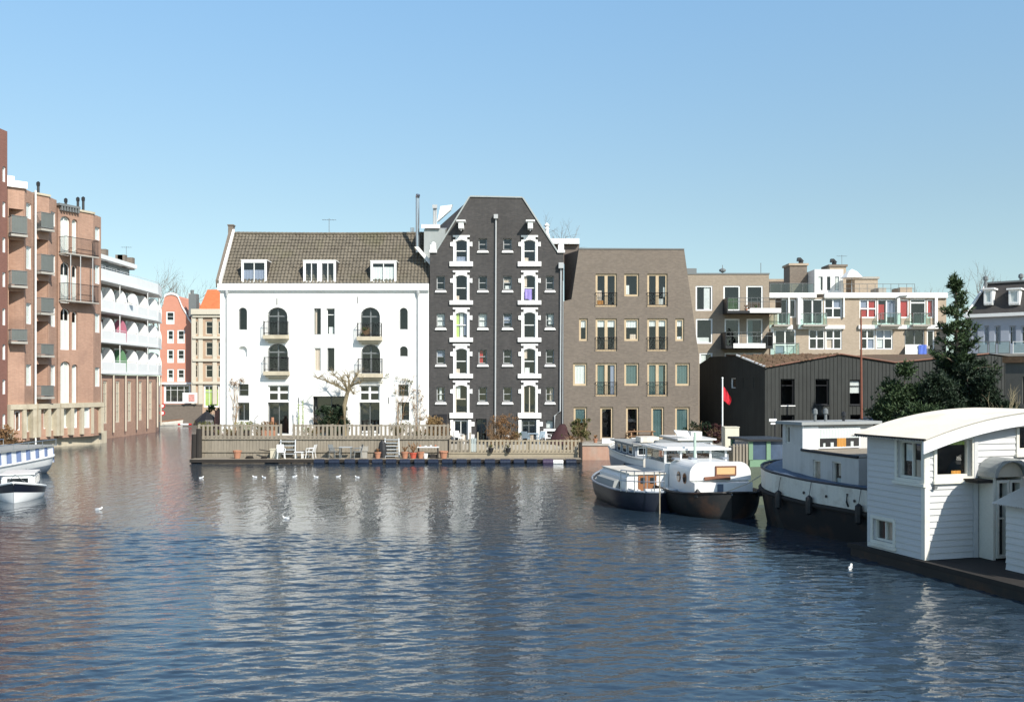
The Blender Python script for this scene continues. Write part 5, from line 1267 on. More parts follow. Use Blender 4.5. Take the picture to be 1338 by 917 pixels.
# --- white deck box / dinghy stack seen above
b = thing('work_boat', 'long low white and cream boat roofline moored furthest back near the flag', 'boat')
hull(b, 9, 3.0, lambda t: 1.2+.3*t**3, .45, [M_old_white, M_boat_grey], ts=.25, sw=.8, tb=.5, bp=2.2, rim=(.05, M_varnish))
s = MB(); s.box(1.5, 5, -.9, .9, 1.1, 1.95); s.build('cabin', M_old_white, b); s = MB(); s.box(1.3, 5.2, -1.05, 1.05, 1.953, 2.03); s.build('cabin_roof', M_boat_white, b)
for y in (-.6, .6): local_window(b, (1.49, y*.8, 1.65), .6, .3, 'x')
s = MB(); s.box(3.4, 4.1, -.9, -.3, 2.033, 2.3); s.build('deck_box', M_boat_white, b)
s = MB(); s.prism([(2.2, .1, 2.06), (2.2, .8, 2.1), (2.8, .85, 2.36), (2.8, .1, 2.33)], (0, 0, .06)); s.build('solar_panel', M_boat_white, b)
place(b, 9.9, 49.5, -.1, .99)

# --- green wooden boat
b = thing('green_wheelhouse_boat', 'old green wooden boat with glazed wheelhouse between the cruiser and the barge', 'boat')
hull(b, 9, 2.7, lambda t: 1.55+.35*t**3, .4, [M_green_hull, M_green_hull], ts=.2, sw=.85, tb=.5, bp=2.2, rim=(.05, M_wood_grey))
s = MB(); s.box(.6, 2.6, -1.2, .45, 1.4, 1.78); s.build('wheelhouse', M_boat_green, b)
for y in (-1.16, -.36, .41):
    for x in (.64, 2.56): s = MB(); s.box(x-.06, x+.06, y-.09, y+.09, 1.783, 2.55); s.build('wheelhouse_post', M_boat_green, b)
s = MB(); s.box(.45, 2.75, -1.32, .58, 2.553, 2.64); s.build('wheelhouse_roof', M_black_metal, b)
for a in ((.63, .65, -1.1, .35), (2.55, 2.57, -1.1, .35), (.7, 2.5, -1.17, -1.155), (.7, 2.5, .405, .42)):
    s = MB(); s.box(a[0], a[1], a[2], a[3], 1.79, 2.55); s.build('wheelhouse_pane', M_blue_pane, b)
s = MB(); s.box(.5, .9, .6, 1.25, 1.4, 2.35); s.build('locker', M_wood_grey, b)
for k in range(5): s = MB(); s.box(.44, .498, .6+.14*k, .68+.14*k, 1.45, 2.45); s.build('plank', M_wood_grey, b)
place(b, 10.35, 39.2, -.15, .99)

# --- steel barge
b = thing('steel_barge', 'white and black steel barge with two storey grey deckhouse beside the houseboat', 'barge', (11.5, 30, 0))
q = Vector((-.36, .933)).normalized(); qn = Vector((-q.y, q.x))      # q runs away along the barge, qn points out to port (left)
if qn.x > 0: qn = -qn
ps = XY(1136, 28.7) - q*3.0                                          # a point of the port gunwale
def bp(s_, o, z): v = ps + q*s_ + qn*o; return Vector((v.x, v.y, z))
LB, BB = 9.4, 4.4
def rim_pts(n=26):
    """plan outline: port side then round the far end"""
    out = []
    for i in range(n+1):
        t = i/n
        if t < .45: s_ = t/.45*7.6; out.append((s_, 0.0))
        else:
            a = (t-.45)/.55*math.pi; out.append((7.6+2.3*math.sin(a), -BB/2+BB/2*math.cos(a)))
    out.append((0, -BB)); return out
rp = rim_pts()
def zrise(s_): return .28*max(0, (s_-5.5)/4)**1.5
def band_mesh(za, zb, oa, ob, m, name, parent):
    k = MB(); vs = []
    for (s_, o) in rp:
        cx, co = 5.4, -BB/2; dx, do = s_-cx, o-co; l = math.hypot(dx, do) or 1
        da = (max(0, dx)/l*oa if s_ > 7.6 else 0, do/l*oa if s_ > 7.6 else oa*(1 if o > co else -1))
        db = (max(0, dx)/l*ob if s_ > 7.6 else 0, do/l*ob if s_ > 7.6 else ob*(1 if o > co else -1))
        vs += [bp(s_+da[0], o+da[1], za+zrise(s_)), bp(s_+db[0], o+db[1], zb+zrise(s_))]
    n = len(rp); k.add(vs, [(2*i, 2*i+2, 2*i+3, 2*i+1) for i in range(n-1)]); return k.build(name, m, parent, smooth=False)
hb = band_mesh(-.5, .95, -.28, .02, M_black_hull, 'hull', b)
band_mesh(1.08, 1.74, .0, .03, M_old_white, 'bulwark', b)
rb = MB(); rb.tube([bp(s_, o+(.04 if o > -1 else 0), 1.0+zrise(s_)) for s_, o in rp], .075, 6); rb.build('rubbing_strake', M_wood_dark, b)
rb = MB(); rb.tube([bp(s_, o, 1.76+zrise(s_)) for s_, o in rp], .045, 6); rb.build('gunwale', M_black_metal, b)
k = MB(); k.poly([bp(s_*.985, o*.985-.03, 1.45) for s_, o in rp]); k.build('deck', M_deck_grey, b)
for s_ in (3.6, 4.9, 6.0):
    k = MB(); k.tube([bp(s_, .035, 1.36), bp(s_, .05, 1.36)], .05, 7); k.build('scupper', M_black_metal, b)
k = MB(); k.tube([bp(3.9, .02, 1.15), bp(3.9, .08, 1.3), bp(3.9, .06, 1.55)], .03, 5); k.build('mooring_ring', M_black_metal, b)
FBg = Face.between(bp(7.0, -.55, 0).to_2d(), bp(-1, -.55, 0).to_2d())          # port wall of the deckhouse
U = FBg.uv
M_grey_white = mat('grey_white_paint', (.55, .53, .50), rough=.55, var=.06, fine=.05, streak=.12, grime=((.3, .24, .18), .4, 1.5))
ua0, up0, u_end = FBg.u(1022.5), FBg.u(1048), FBg.u(1122)
for (x0, x1, y0, y1, cur) in ((1062, 1072, 601, 629, [(0, 1, 0, 1, M_curtain_beige)]), (1087.5, 1099, 603, 634, [(.1, 1, 0, .3, M_curtain_white), (.3, 1, .4, .9, M_curtain_beige)]), (1026.5, 1032, 556, 579, None)):
    window(b, FBg, x0, y0, x1, y1, fmat=M_old_white, fw=.05, rec=.06, curtain=cur)
wall(FBg, [(ua0, 1.46), (u_end, 1.46), (u_end, 2.60), (up0, 2.66), (up0, 3.52), (ua0, 3.52)], M_grey_white, b, depth=3.0, rec=.08, name='deckhouse')
k = MB(); k.tube([FBg.w(up0-.0, 2.70, .03), FBg.w(u_end, 2.64, .03)], .05, 5); k.build('deckhouse_edge', M_black_metal, b)
k = MB(); k.prism([FBg.w(up0+.01, 2.665, .0), FBg.w(u_end, 2.605, .0), FBg.w(u_end, 2.605, -3.0), FBg.w(up0+.01, 2.665, -3.0)], (0, 0, .02)); k.build('lower_roof', M_wood_grey, b)
NF = Face(FBg.w(up0, 0, 0).to_2d() - q*.02, -FBg.n)                                       # sunlit near wall of the wheelhouse
wl = 2.55
k = MB(); k.fbox(NF, .0, .62, 2.70, 3.48, .0, .05); k.build('white_panel', M_boat_white, b)
wo, _ = window(b, NF, .64, 2.40, 2.72, 3.42, px=False, cut=False, rec=-.07, thick=.05, fmat=M_boat_white, fw=.05, name='wide_window')
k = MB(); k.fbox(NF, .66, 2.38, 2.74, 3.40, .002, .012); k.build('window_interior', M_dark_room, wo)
k = MB()
for (a_, c_, z0, z1, mm) in ((.70, 2.36, 3.06, 3.40, M_curtain_white), (1.42, 1.80, 2.76, 3.06, M_orange_cloth), (.84, .93, 2.74, 2.9, M_curtain_white), (1.15, 1.28, 2.74, 2.92, M_curtain_white), (2.0, 2.12, 2.74, 2.94, M_curtain_white)):
    k = MB(); n_ = max(2, int((c_-a_)/.06)); vs = []
    for i in range(n_+1): uu = a_+(c_-a_)*i/n_; oo = .03+(.008 if i % 2 else -.008); vs += [NF.w(uu, z0, oo), NF.w(uu, z1, oo)]
    k.add(vs, [(2*i, 2*i+2, 2*i+3, 2*i+1) for i in range(n_)]); k.build('curtain', mm, wo)
k = MB(); k.tube([NF.w(.0, 2.66, .03), NF.w(.0, 3.5, .03)], .035, 5); k.build('corner_post', M_boat_white, b)
k = MB(); k.prism([FBg.w(ua0-.15, 3.53, .18), FBg.w(up0+.22, 3.53, .18), FBg.w(up0+.22, 3.53, -3.2), FBg.w(ua0-.15, 3.53, -3.2)], (0, 0, .10)); k.build('roof', M_deck_grey, b)
k = MB(); k.fbox(FBg, u_end+.02, u_end+2.2, 1.46, 3.3, -3.0, -.35); rw = k.build('aft_deckhouse', M_grey_white, b)
k = MB(); k.fbox(FBg, u_end+.25, u_end+.42, 2.35, 2.8, -.349, -.33); k.build('aft_window', M_dark_pane, rw)
k = MB(); k.fbox(FBg, u_end-.1, u_end+2.4, 3.32, 3.40, -3.3, -.1); k.build('glass_roof', M_blue_pane, b)
for (u_, o_, h_) in ((up0-.2, -.7, .40), (up0-.4, -1.3, .40), (up0-.2, -1.9, .28)):
    k = MB(); k.lathe([(.05, 0), (.05, h_*.6), (.09, h_*.65), (.08, h_), (.02, h_+.05)], FBg.w(u_, 3.63, o_), 8); k.build('roof_vent', M_grey_metal if h_ > .31 else M_black_metal, b)
for s_ in (3.3, 5.6, 7.2):
    k = MB(); c_ = bp(s_, .14, 1.0); k.lathe([(.03, -.32), (.11, -.25), (.12, 0), (.11, .25), (.03, .32)], c_, 8); k.tube([c_+Vector((0, 0, .3)), bp(s_, .05, 1.76)], .012, 4); k.build('fender', M_black_metal, b)
k = MB(); k.tube([bp(8.9, -1.0, 1.95), bp(9.6, -.3, 1.3), bp(10.2, .4, .9)], .02, 5); k.build('mooring_rope', M_rope, b)
# blue tarpaulin on the far end deck
k = MB(); nU, nV = 16, 5; vs = []
rnd = random.Random(4)
for i in range(nU+1):
    s_ = 2.6+6.9*i/nU; wv_ = .5 if s_ < 7.6 else .5+(s_-7.6)*.6
    for j in range(nV+1):
        o = -.06-(wv_)*j/nV - max(0, s_-7.7)**2*.30; zz = 1.66+zrise(s_)*.8+.12*math.sin(j/nV*2.0)+(.10*max(0, (s_-5)/3))+rnd.uniform(-.02, .02)
        vs.append(bp(s_, o, zz - (0 if j else .10)))
k.add(vs, [(i*(nV+1)+j, i*(nV+1)+j+1, (i+1)*(nV+1)+j+1, (i+1)*(nV+1)+j) for i in range(nU) for j in range(nV)]); k.build('blue_tarpaulin', M_blue_tarp, b, smooth=True)

# --- dinghy by the bridge wall
b = thing('open_dinghy', 'small open dinghy moored at the foot of the bridge wall', 'boat')
hull(b, 4.6, 1.6, lambda t: .45+.25*t**2, .2, [M_old_white, M_boat_grey], ts=.3, sw=.7, tb=.4, bp=2, rim=(.04, M_varnish))
for x in (1.2, 2.4): s = MB(); s.box(x, x+.25, -.7, .7, .35, .41); s.build('thwart', M_varnish, b)
place(b, -43.2, 113.0, .8, .6)

# ------------------------------------------------------------------ houseboat at the right
hb = thing('white_houseboat', 'white boarded houseboat with curved corrugated roof on a black floating hull', 'houseboat', (12, 25, .35))
K = XY(1209, 24.9); q = Vector((-.287, .958)); gn = Vector((.958, .287))
FG = Face(K, gn); LS = 2.32
FS = Face(K + q*LS, -q)       # gable (sunlit) and side (shaded, seen from the left)
ZB = .36
span = 8.0; cu = span/2; rise = .62; zeave = 3.47
def arch_z(u, off=0.0): 
    x = (u-cu)/cu; return zeave+off + rise*(1-min(1, abs(x))**2.0)
LIP = .036
def siding(F, u0, u1, z0, ztopf, root, m, name, course=.165, mitre=0.0):
    s = MB(); z = z0
    while True:
        if z >= max(ztopf(u0 + (u1-u0)*i/40) for i in range(41)): break
        za, zb = z, z+course
        # intervals free of openings and under the top line
        cells = []; N = 72
        for i in range(N):
            a, b_ = u0+(u1-u0)*i/N, u0+(u1-u0)*(i+1)/N
            tp = min(ztopf(a), ztopf(b_))
            if tp <= za+.01: continue
            cells.append([a, b_, min(zb, tp)])
        segs = []
        for c in cells:
            if segs and abs(segs[-1][1]-c[0]) < 1e-6 and abs(segs[-1][2]-c[2]) < 1e-6: segs[-1][1] = c[1]
            else: segs.append(list(c))
        for h in F.holes:
            hu0, hu1 = min(p[0] for p in h), max(p[0] for p in h); hz0, hz1 = min(p[1] for p in h), max(p[1] for p in h)
            ns = []
            for (a, b_, t) in segs:
                if t <= hz0+.005 or za >= hz1-.005 or b_ <= hu0 or a >= hu1: ns.append([a, b_, t]); continue
                if a < hu0: ns.append([a, hu0, t])
                if b_ > hu1: ns.append([hu1, b_, t])
                if za < hz0-.01: ns.append([max(a, hu0), min(b_, hu1), hz0])
                if t > hz1+.01: ns.append([max(a, hu0), min(b_, hu1), -t])      # marker: starts at hz1
            segs2 = []
            for sgm in ns:
                segs2.append(sgm if len(sgm) == 3 and sgm[2] > 0 else [sgm[0], sgm[1], -sgm[2], hz1])
            segs = [x for x in segs2]
            segs = [x[:3] if len(x) == 3 else x for x in segs]
            fixed = []
            for x in segs:
                if len(x) == 4: s.hexa([F.w(x[0], x[3], .03), F.w(x[1], x[3], .03), F.w(x[1], x[3], 0), F.w(x[0], x[3], 0), F.w(x[0], x[2], .012), F.w(x[1], x[2], .012), F.w(x[1], x[2], 0), F.w(x[0], x[2], 0)])
                else: fixed.append(x)
            segs = fixed
        for (a, b_, t) in segs:
            k = (t-za)/course
            s.hexa([F.w(a, za, LIP), F.w(b_, za, LIP), F.w(b_, za, 0), F.w(a, za, 0), F.w(a, t, LIP-(LIP-.008)*k), F.w(b_, t, LIP-(LIP-.008)*k), F.w(b_, t, 0), F.w(a, t, 0)])
        z += course
    return s.build(name, m, root)
wkk = dict(fmat=M_cream, fw=.07, rec=.05)
M_ivory = mat('ivory_trim', (.70, .68, .60), rough=.55, var=.05, grime=((.45, .4, .3), .4, 1.2))
wo1, r1 = window(hb, FG, 1222.5, 574, 1268.5, 622.5, fmat=M_ivory, fw=.05, rec=.10, curtain=[(0, 1, .84, 1, M_curtain_green), (.02, .5, 0, .05, M_curtain_beige), (.6, .85, 0, .14, M_orange_cloth)])
wo2, r2 = window(hb, FG, 1330, 556, 1352, 588, fmat=M_ivory, fw=.05, rec=.10)
ws1, rs1 = window(hb, FS, 1174.5, 576, 1207.3, 625, fmat=M_ivory, fw=.06, rec=.06, cols=2, curtain=[(.1, .45, .45, .9, M_curtain_white), (.5, .9, .05, .5, M_curtain_beige)])
ws2, rs2 = window(hb, FS, 1142.5, 679, 1169, 707, fmat=M_ivory, fw=.05, rec=.06, cols=2, curtain=[(.3, 1, 0, 1, M_curtain_beige)])
wall(FG, [(.0, ZB), (span, ZB)] + [(span-span*i/16, arch_z(span-span*i/16, -.02)) for i in range(17)], M_siding_white, hb, depth=.02, rec=.12, back=False)
k = MB(); k.poly([FG.w(u_, z_, -LS) for u_, z_ in reversed([(0, ZB), (span, ZB)] + [(span-span*i/16, arch_z(span-span*i/16, -.02)) for i in range(17)])]); k.poly([FG.w(span, ZB, 0), FG.w(span, ZB, -LS), FG.w(span, zeave, -LS), FG.w(span, zeave, 0)]); k.build('rear_wall', M_siding_white, hb)
FSs = FS.shift(.02); FSs.holes = FS.holes
wall(FSs, [(0, ZB), (LS-.001, ZB), (LS-.001, zeave), (0, zeave)], M_siding_white, hb, depth=.015, rec=.08, back=False, name='side_wall', interior=False)
siding(FG, .10, span-.1, ZB, lambda u: arch_z(u, -.03), hb, M_siding_white, 'gable_boards')
siding(FSs, .06, LS-.06, ZB, lambda u: zeave-.02, hb, M_siding_white, 'side_boards')
k = MB(); k.fbox(FG, -.055, .095, ZB, zeave, -.09, .05); k.build('corner_board', M_ivory, hb)
for (rr, F_, o) in ((r1, FG, .06), (r2, FG, .06), (rs1, FSs, .05), (rs2, FSs, .05)):
    k = MB(); pol = arch_poly(*rr); big = inset(pol, -.09); ring(k, F_, big, inset(pol, .0), .0, o); k.fbox(F_, rr[0]-.13, rr[1]+.13, rr[2]-.17, rr[2]-.092, .0, o+.05)
    k.build('window_trim', M_ivory, hb)
k = MB(); u0, u1, z0, z1 = FG.rect(1270.5, 560, 1275.5, 729); k.fbox(FG, u0, u1, ZB, arch_z(u0, -.05), .035, .075); k.build('batten', M_siding_white, hb)
k = MB(); u, z = FG.uv(1219, 636); k.tube([FG.w(u, z, .03), FG.w(u, z, .12)], .05, 8); k.build('porthole_lamp', M_grey_metal, hb)
# barrel roof in corrugated sheet, with fascia
k = MB(); nC = 26; S = 4; L0, L1 = -.42, LS+.9          # corrugations repeat along the barrel, overhang at the gable
nx = int((LS+.7)/.105)*S; vs = []; na = 28
for j in range(na+1):
    u = -.38+(span+.76)*j/na
    for i in range(nx+1):
        s_ = -.40+(LS+.68)*i/nx; zz = arch_z(u, .10)-(.12 if abs(u-cu) > cu else 0)*(abs(u-cu)-cu)/.38+.022*math.cos(2*math.pi*i/S)
        v = K + gn*u + q*s_; vs.append(Vector((v.x, v.y, zz)))
k.add(vs, [(j*(nx+1)+i, j*(nx+1)+i+1, (j+1)*(nx+1)+i+1, (j+1)*(nx+1)+i) for j in range(na) for i in range(nx)]); k.build('roof', M_beige_roof, hb)
k = MB()
for j in range(na):
    ua, ub = -.38+(span+.76)*j/na, -.38+(span+.76)*(j+1)/na
    zz = lambda u: arch_z(u, .08)-(.12 if abs(u-cu) > cu else 0)*(abs(u-cu)-cu)/.38
    k.hexa([FG.w(ua, zz(ua)-.30, .40), FG.w(ub, zz(ub)-.30, .40), FG.w(ub, zz(ub)-.30, .35), FG.w(ua, zz(ua)-.30, .35), FG.w(ua, zz(ua), .40), FG.w(ub, zz(ub), .40), FG.w(ub, zz(ub), .35), FG.w(ua, zz(ua), .35)])
k.build('fascia', M_boat_white, hb)
k = MB(); k.tube([FSs.w(-.1, zeave+.02, .33), FSs.w(LS+.42, zeave+.02, .33)], .03, 5); k.build('eave_batten', M_wood_dark, hb)
# floating hull with deck edge
k = MB(); e0 = K - gn*.14
def dk(s_, o, z): v = e0 + q*s_ + gn*o; return Vector((v.x, v.y, z))
k.hexa([dk(-9, 0, -.4), dk(-9, 9, -.4), dk(2.9, 9, -.4), dk(2.9, 0, -.4), dk(-9, 0, .22), dk(-9, 9, .22), dk(2.9, 9, .22), dk(2.9, 0, .22)]); k.build('floating_hull', M_black_hull, hb)
k = MB(); k.hexa([dk(-9.1, -.04, .222), dk(-9.1, 9.1, .222), dk(3.0, 9.1, .222), dk(3.0, -.04, .222), dk(-9.1, -.04, .35), dk(-9.1, 9.1, .35), dk(3.0, 9.1, .35), dk(3.0, -.04, .35)]); k.build('deck', M_wood_dark, hb)
# entrance porch with arched hood, low near cabin with corrugated roof
FPo = FG.shift(.55)
u0 = FPo.u(1298); u1 = u0+.98; ZP = 2.50
for a, b2 in ((u0, u0+.08), (u1-.08, u1)): k = MB(); k.fbox(FPo, a, b2, ZB, ZP, -.5, 0); k.build('porch_post', M_ivory, hb)
window(hb, FPo, u0+.09, u0+.48, ZB+.05, ZP-.08, px=False, cut=False, fmat=M_ivory, fw=.07, rec=.1, splits=[.5], name='porch_door', glass=M_dark_pane)
window(hb, FPo, u0+.50, u1-.09, ZB+.05, ZP-.08, px=False, cut=False, fmat=M_ivory, fw=.07, rec=.1, splits=[.5], name='porch_door', glass=M_dark_pane)
k = MB(); n = 12; c_ = (u0+u1)/2; r0, r1_ = .47, .58
for i in range(n):
    a0, a1 = math.pi*i/n, math.pi*(i+1)/n; f_ = .85
    k.hexa([FPo.w(c_-r0*math.cos(a0), ZP+r0*f_*math.sin(a0), .14), FPo.w(c_-r0*math.cos(a1), ZP+r0*f_*math.sin(a1), .14), FPo.w(c_-r0*math.cos(a1), ZP+r0*f_*math.sin(a1), -.5), FPo.w(c_-r0*math.cos(a0), ZP+r0*f_*math.sin(a0), -.5),
            FPo.w(c_-r1_*math.cos(a0), ZP+r1_*f_*math.sin(a0), .14), FPo.w(c_-r1_*math.cos(a1), ZP+r1_*f_*math.sin(a1), .14), FPo.w(c_-r1_*math.cos(a1), ZP+r1_*f_*math.sin(a1), -.5), FPo.w(c_-r1_*math.cos(a0), ZP+r1_*f_*math.sin(a0), -.5)])
k.build('porch_hood', M_zinc, hb)
k = MB(); k.prism([FPo.w(c_-.46*math.cos(math.pi*i/10), ZP+.39*math.sin(math.pi*i/10), .0) for i in range(11)], FPo.n.to_3d()*-.08); k.build('fanlight', M_cream, hb)
k = MB(); k.fbox(FG, u0-.5, u0-.02, 2.36, 2.44, .04, .55); k.build('porch_shelf', M_wood_dark, hb)
# low lean-to with corrugated roof, then the taller near cabin (beyond the right margin) whose curved end shades the gable
lo = K + gn*1.04
FLs = Face(lo - q*1.62, -q)
def kw(u_, dl, z): v = K + gn*u_ - q*dl; return Vector((v.x, v.y, z))
k = MB(); k.hexa([kw(1.04, 1.62, ZB), kw(3.4, 1.62, ZB), kw(3.4, 2.35, ZB), kw(1.04, 2.35, ZB), kw(1.04, 1.62, 2.0), kw(3.4, 1.62, 2.9), kw(3.4, 2.35, 2.9), kw(1.04, 2.35, 2.0)][3::-1] + [kw(1.04, 2.35, 2.0), kw(3.4, 2.35, 2.9), kw(3.4, 1.62, 2.9), kw(1.04, 1.62, 2.0)]); k.build('lean_to', M_siding_white, hb)
siding(FLs, .0, .73, ZB, lambda u: 1.98, hb, M_siding_white, 'lean_to_boards')
k = MB(); vs = []; nx = 13*4
for j in range(9):
    u_ = .78+2.6*j/8
    for i in range(nx+1): vs.append(kw(u_, 1.42+1.0*i/nx, 2.06+(u_-1.04)*.38+.022*math.cos(math.pi*i/2)))
k.add(vs, [(j*(nx+1)+i, j*(nx+1)+i+1, (j+1)*(nx+1)+i+1, (j+1)*(nx+1)+i) for j in range(8) for i in range(nx)]); k.build('lean_to_roof', M_beige_roof, hb)
prof = [(1.22, ZB), (1.22, 2.85)] + [(2.2-.98*math.cos(math.pi/2*i/8), 2.85+1.3*math.sin(math.pi/2*i/8)) for i in range(1, 9)] + [(7.6, 4.15), (7.6, ZB)]
k = MB(); k.prism([kw(u_, 2.36, z) for u_, z in prof], (-q*2.8).to_3d()); k.build('near_cabin', M_siding_white, hb)
FNs = Face(K + gn*1.22 - q*2.36, -q)
siding(FNs, .05, 2.75, ZB, lambda u: 2.83, hb, M_siding_white, 'near_cabin_boards')
window(hb, FNs, .9, 1.8, 1.5, 2.5, px=False, cut=False, fmat=M_ivory, fw=.08, rec=-.06, cols=2, name='near_cabin_window', glass=M_dark_pane)
k = MB(); r_in = [(2.2-1.02*math.cos(math.pi/2*i/10), 2.85+1.34*math.sin(math.pi/2*i/10)) for i in range(11)] + [(7.7, 4.19)]; r_out = [(7.7, 4.26)] + [(2.2-1.09*math.cos(math.pi/2*i/10), 2.85+1.41*math.sin(math.pi/2*i/10)) for i in range(10, -1, -1)]
for (a_, b2_), (d_, c_) in zip(zip(r_in[:-1], r_in[1:]), zip(r_out[::-1][:-1], r_out[::-1][1:])):
    k.hexa([kw(a_[0], 5.25, a_[1]), kw(b2_[0], 5.25, b2_[1]), kw(b2_[0], 2.30, b2_[1]), kw(a_[0], 2.30, a_[1]), kw(d_[0], 5.25, d_[1]), kw(c_[0], 5.25, c_[1]), kw(c_[0], 2.30, c_[1]), kw(d_[0], 2.30, d_[1])])
k.build('near_cabin_roof', M_beige_roof, hb)
# ------------------------------------------------------------------ timber quay in front of the warehouses
DD = 61.3
def zat(py, d): return EYE - (py-HZ)/FOC*d
xl, xr, xe = XY(259, DD).x, XY(585.5, DD).x, XY(758, DD).x
dk1 = thing('upper_deck', 'raised timber quay deck in front of the white warehouse', 'deck', ((xl+xr)/2, 63, 0))
ZD = 1.47
s = MB(); x = xl; rnd = random.Random(2)
while x < xr-.05:
    w_ = rnd.uniform(.16, .24); x1 = min(xr, x+w_); o = rnd.uniform(0, .02)
    s.box(x+.006, x1-.006, DD-o, DD+.05, -.3, ZD-.08+rnd.uniform(-.01, .01)); x = x1
s.build('board_wall', M_wood_grey, dk1)
s = MB(); s.box(xl-.05, xr+.02, DD-.10, 64.99, ZD-.075, ZD); s.build('decking', M_wood_grey, dk1)
s = MB(); s.box(xl, xr, DD-.09, DD-.022, .58, .68); s.build('wale', M_wood_grey, dk1)
s = MB(); s.box(xl+.02, xr-.02, DD+.055, 64.98, -.5, ZD-.09); s.build('fill', M_wood_dark, dk1)
dk2 = thing('lower_deck', 'low timber terrace in front of the charcoal warehouse', 'deck', ((xr+xe)/2, 63, 0))
s = MB(); s.box(xr+.03, xe, DD-.05, 63.4, .5, .58); s.box(xr+.03, xe, DD, DD+.1, .2, .498); s.build('decking', M_wood_pale, dk2)
s = MB(); s.box(xr+.03, xe, 63.41, 64.99, .2, .93); s.build('terrace', M_concrete, dk2)
s = MB(); s.box(xr+.03, xe, DD+.11, 63.40, -.4, .49); s.build('fill', M_wood_dark, dk2)
jt = thing('floating_jetty', 'narrow floating jetty along the foot of the timber quay', 'jetty', ((xl+xe)/2, 60.4, 0))
s = MB(); x = xl
while x < xe-.1:
    x1 = min(xe, x+rnd.uniform(2.2, 3.4)); s.box(x, x1-.02, 59.7, 61.1, .17, .26+rnd.uniform(-.01, .01)); x = x1
s.build('decking', M_wood_grey, jt)
s = MB(); s.box(xl, xe, 59.64, 59.698, .06, .25); s.build('edge_beam', M_wood_dark, jt)
ordn = ['leftmost', 'second', 'third', 'fourth', 'fifth', 'sixth', 'seventh', 'eighth', 'ninth', 'tenth', 'eleventh', 'twelfth', 'thirteenth', 'fourteenth', 'fifteenth', 'sixteenth', 'seventeenth', 'eighteenth', 'rightmost']
M_drum = mat('dark_blue_drum', (.018, .024, .042), rough=.3, var=.3, fine=.1); M_purple = mat('purple_drum', (.05, .035, .07), rough=.5, var=.3)
drums = [417, 436.4, 457, 475, 493, 511, 529, 548, 566, 584.5, 603, 621.6, 640, 660, 678, 695, 716, 729, 746]
for i, px in enumerate(drums):
    s = MB(); q = P(px, 600, 59.4); m = M_purple if i == 16 else (M_white if i == 17 else M_drum); r = .20 if i != 17 else .14
    s.lathe([(r*.8, -.33), (r, -.29), (r, -.12), (r*1.05, -.11), (r*1.05, -.08), (r, -.07), (r, .1), (r*1.05, .11), (r*1.05, .14), (r, .15), (r, .29), (r*.8, .33)], (0, 0, 0), 12)
    s.xform(Matrix.Translation((q.x, 59.43, .10)) @ Matrix.Rotation(R(90), 4, 'Y') @ Matrix.Rotation(R(rnd.uniform(-4, 4)), 4, 'X'))
    o = s.build('float_drum', m); lab = {16: 'purplish float drum at the right end of the floating jetty', 17: 'small white float drum near right end of the jetty'}.get(i)
    tag(o, lab or ((ordn[i]+' of the') if i in (0, 18) else ordn[i]+' from left of the')+' dark blue float drums along the jetty edge', 'float drum', 'float drums along the jetty')
# mooring dolphins
for i, (px, h, lab) in enumerate(((253.5, 1.75, 'dark tarred timber post standing left at the corner of the quay'), (259.5, 2.1, 'taller dark tarred timber post against the quay boards corner'))):
    s = MB(); q = XY(px, 60.7); s.tube([(q.x, q.y, -.8), (q.x+.03, q.y, h)], .20, 9, .17); tag(s.build('mooring_post', M_wood_dark), lab, 'mooring post', 'dark mooring posts')
s = MB(); q = XY(758.5, 60.9); s.tube([(q.x, q.y, -.8), (q.x, q.y, 1.25)], .11, 8); tag(s.build('mooring_post', M_wood_dark), 'slim dark post at the right end of the timber terrace', 'mooring post', 'dark mooring posts')
# fences
def fence(px0, px1, d, z0, z1, pitch, label, m, lean=.0, post=5.0):
    x0, x1 = XY(px0, d).x, XY(px1, d).x
    f = thing('picket_fence', label, 'fence', ((x0+x1)/2, d, z0), group='picket fences on the timber quay')
    for zz in (z1-.06, z0+.10):
        s = MB(); s.box(x0, x1, d-.03, d+.03, zz-.045, zz+.045); s.build('rail', m, f)
    s = MB(); n = int((x1-x0)/pitch); r_ = random.Random(int(px0))
    for i in range(n+1):
        x = x0+(x1-x0)*i/n; w_ = pitch*.27; t = r_.uniform(-.012, .012)+lean; zz = z1+r_.uniform(-.02, .03)
        s.hexa([(x-w_, d-.055, z0), (x+w_, d-.055, z0), (x+w_, d-.031, z0), (x-w_, d-.031, z0), (x-w_+t, d-.055, zz), (x+w_+t, d-.055, zz), (x+w_+t, d-.031, zz), (x-w_+t, d-.031, zz)])
    s.build('pickets', m, f)
    np_ = max(2, int((x1-x0)/2.2))
    for i in range(np_+1):
        x = x0+(x1-x0)*i/np_; s = MB(); s.box(x-.05, x+.05, d+.031, d+.13, z0-.05, z1+.04); s.build('post', m, f)
fence(260.5, 367, 61.36, ZD, zat(554.6, 61.4), .26, 'left stretch of grey picket fence on the raised quay deck', M_wood_grey)
fence(384, 585.5, 61.36, ZD, zat(554.6, 61.4), .26, 'long middle stretch of grey picket fence on the raised quay deck', M_wood_grey)
fence(588, 613, 61.5, .585, zat(574.5, 61.5), .22, 'short worn picket fence left of the gate on the low terrace', M_wood_grey, .02)
fence(624.5, 757, 61.36, .585, zat(574.5, 61.4), .232, 'pale wide slat fence on low terrace of the charcoal warehouse', M_wood_pale)
gt = thing('deck_gate', 'pale blue narrow gate between the two fences of the low terrace', 'gate', (XY(618.5, 61.4).x, 61.4, .58))
M_pale_blue = mat('pale_blue_paint', (.42, .48, .47), rough=.6, var=.15, streak=.1)
x0, x1 = XY(614.5, 61.4).x, XY(623, 61.4).x
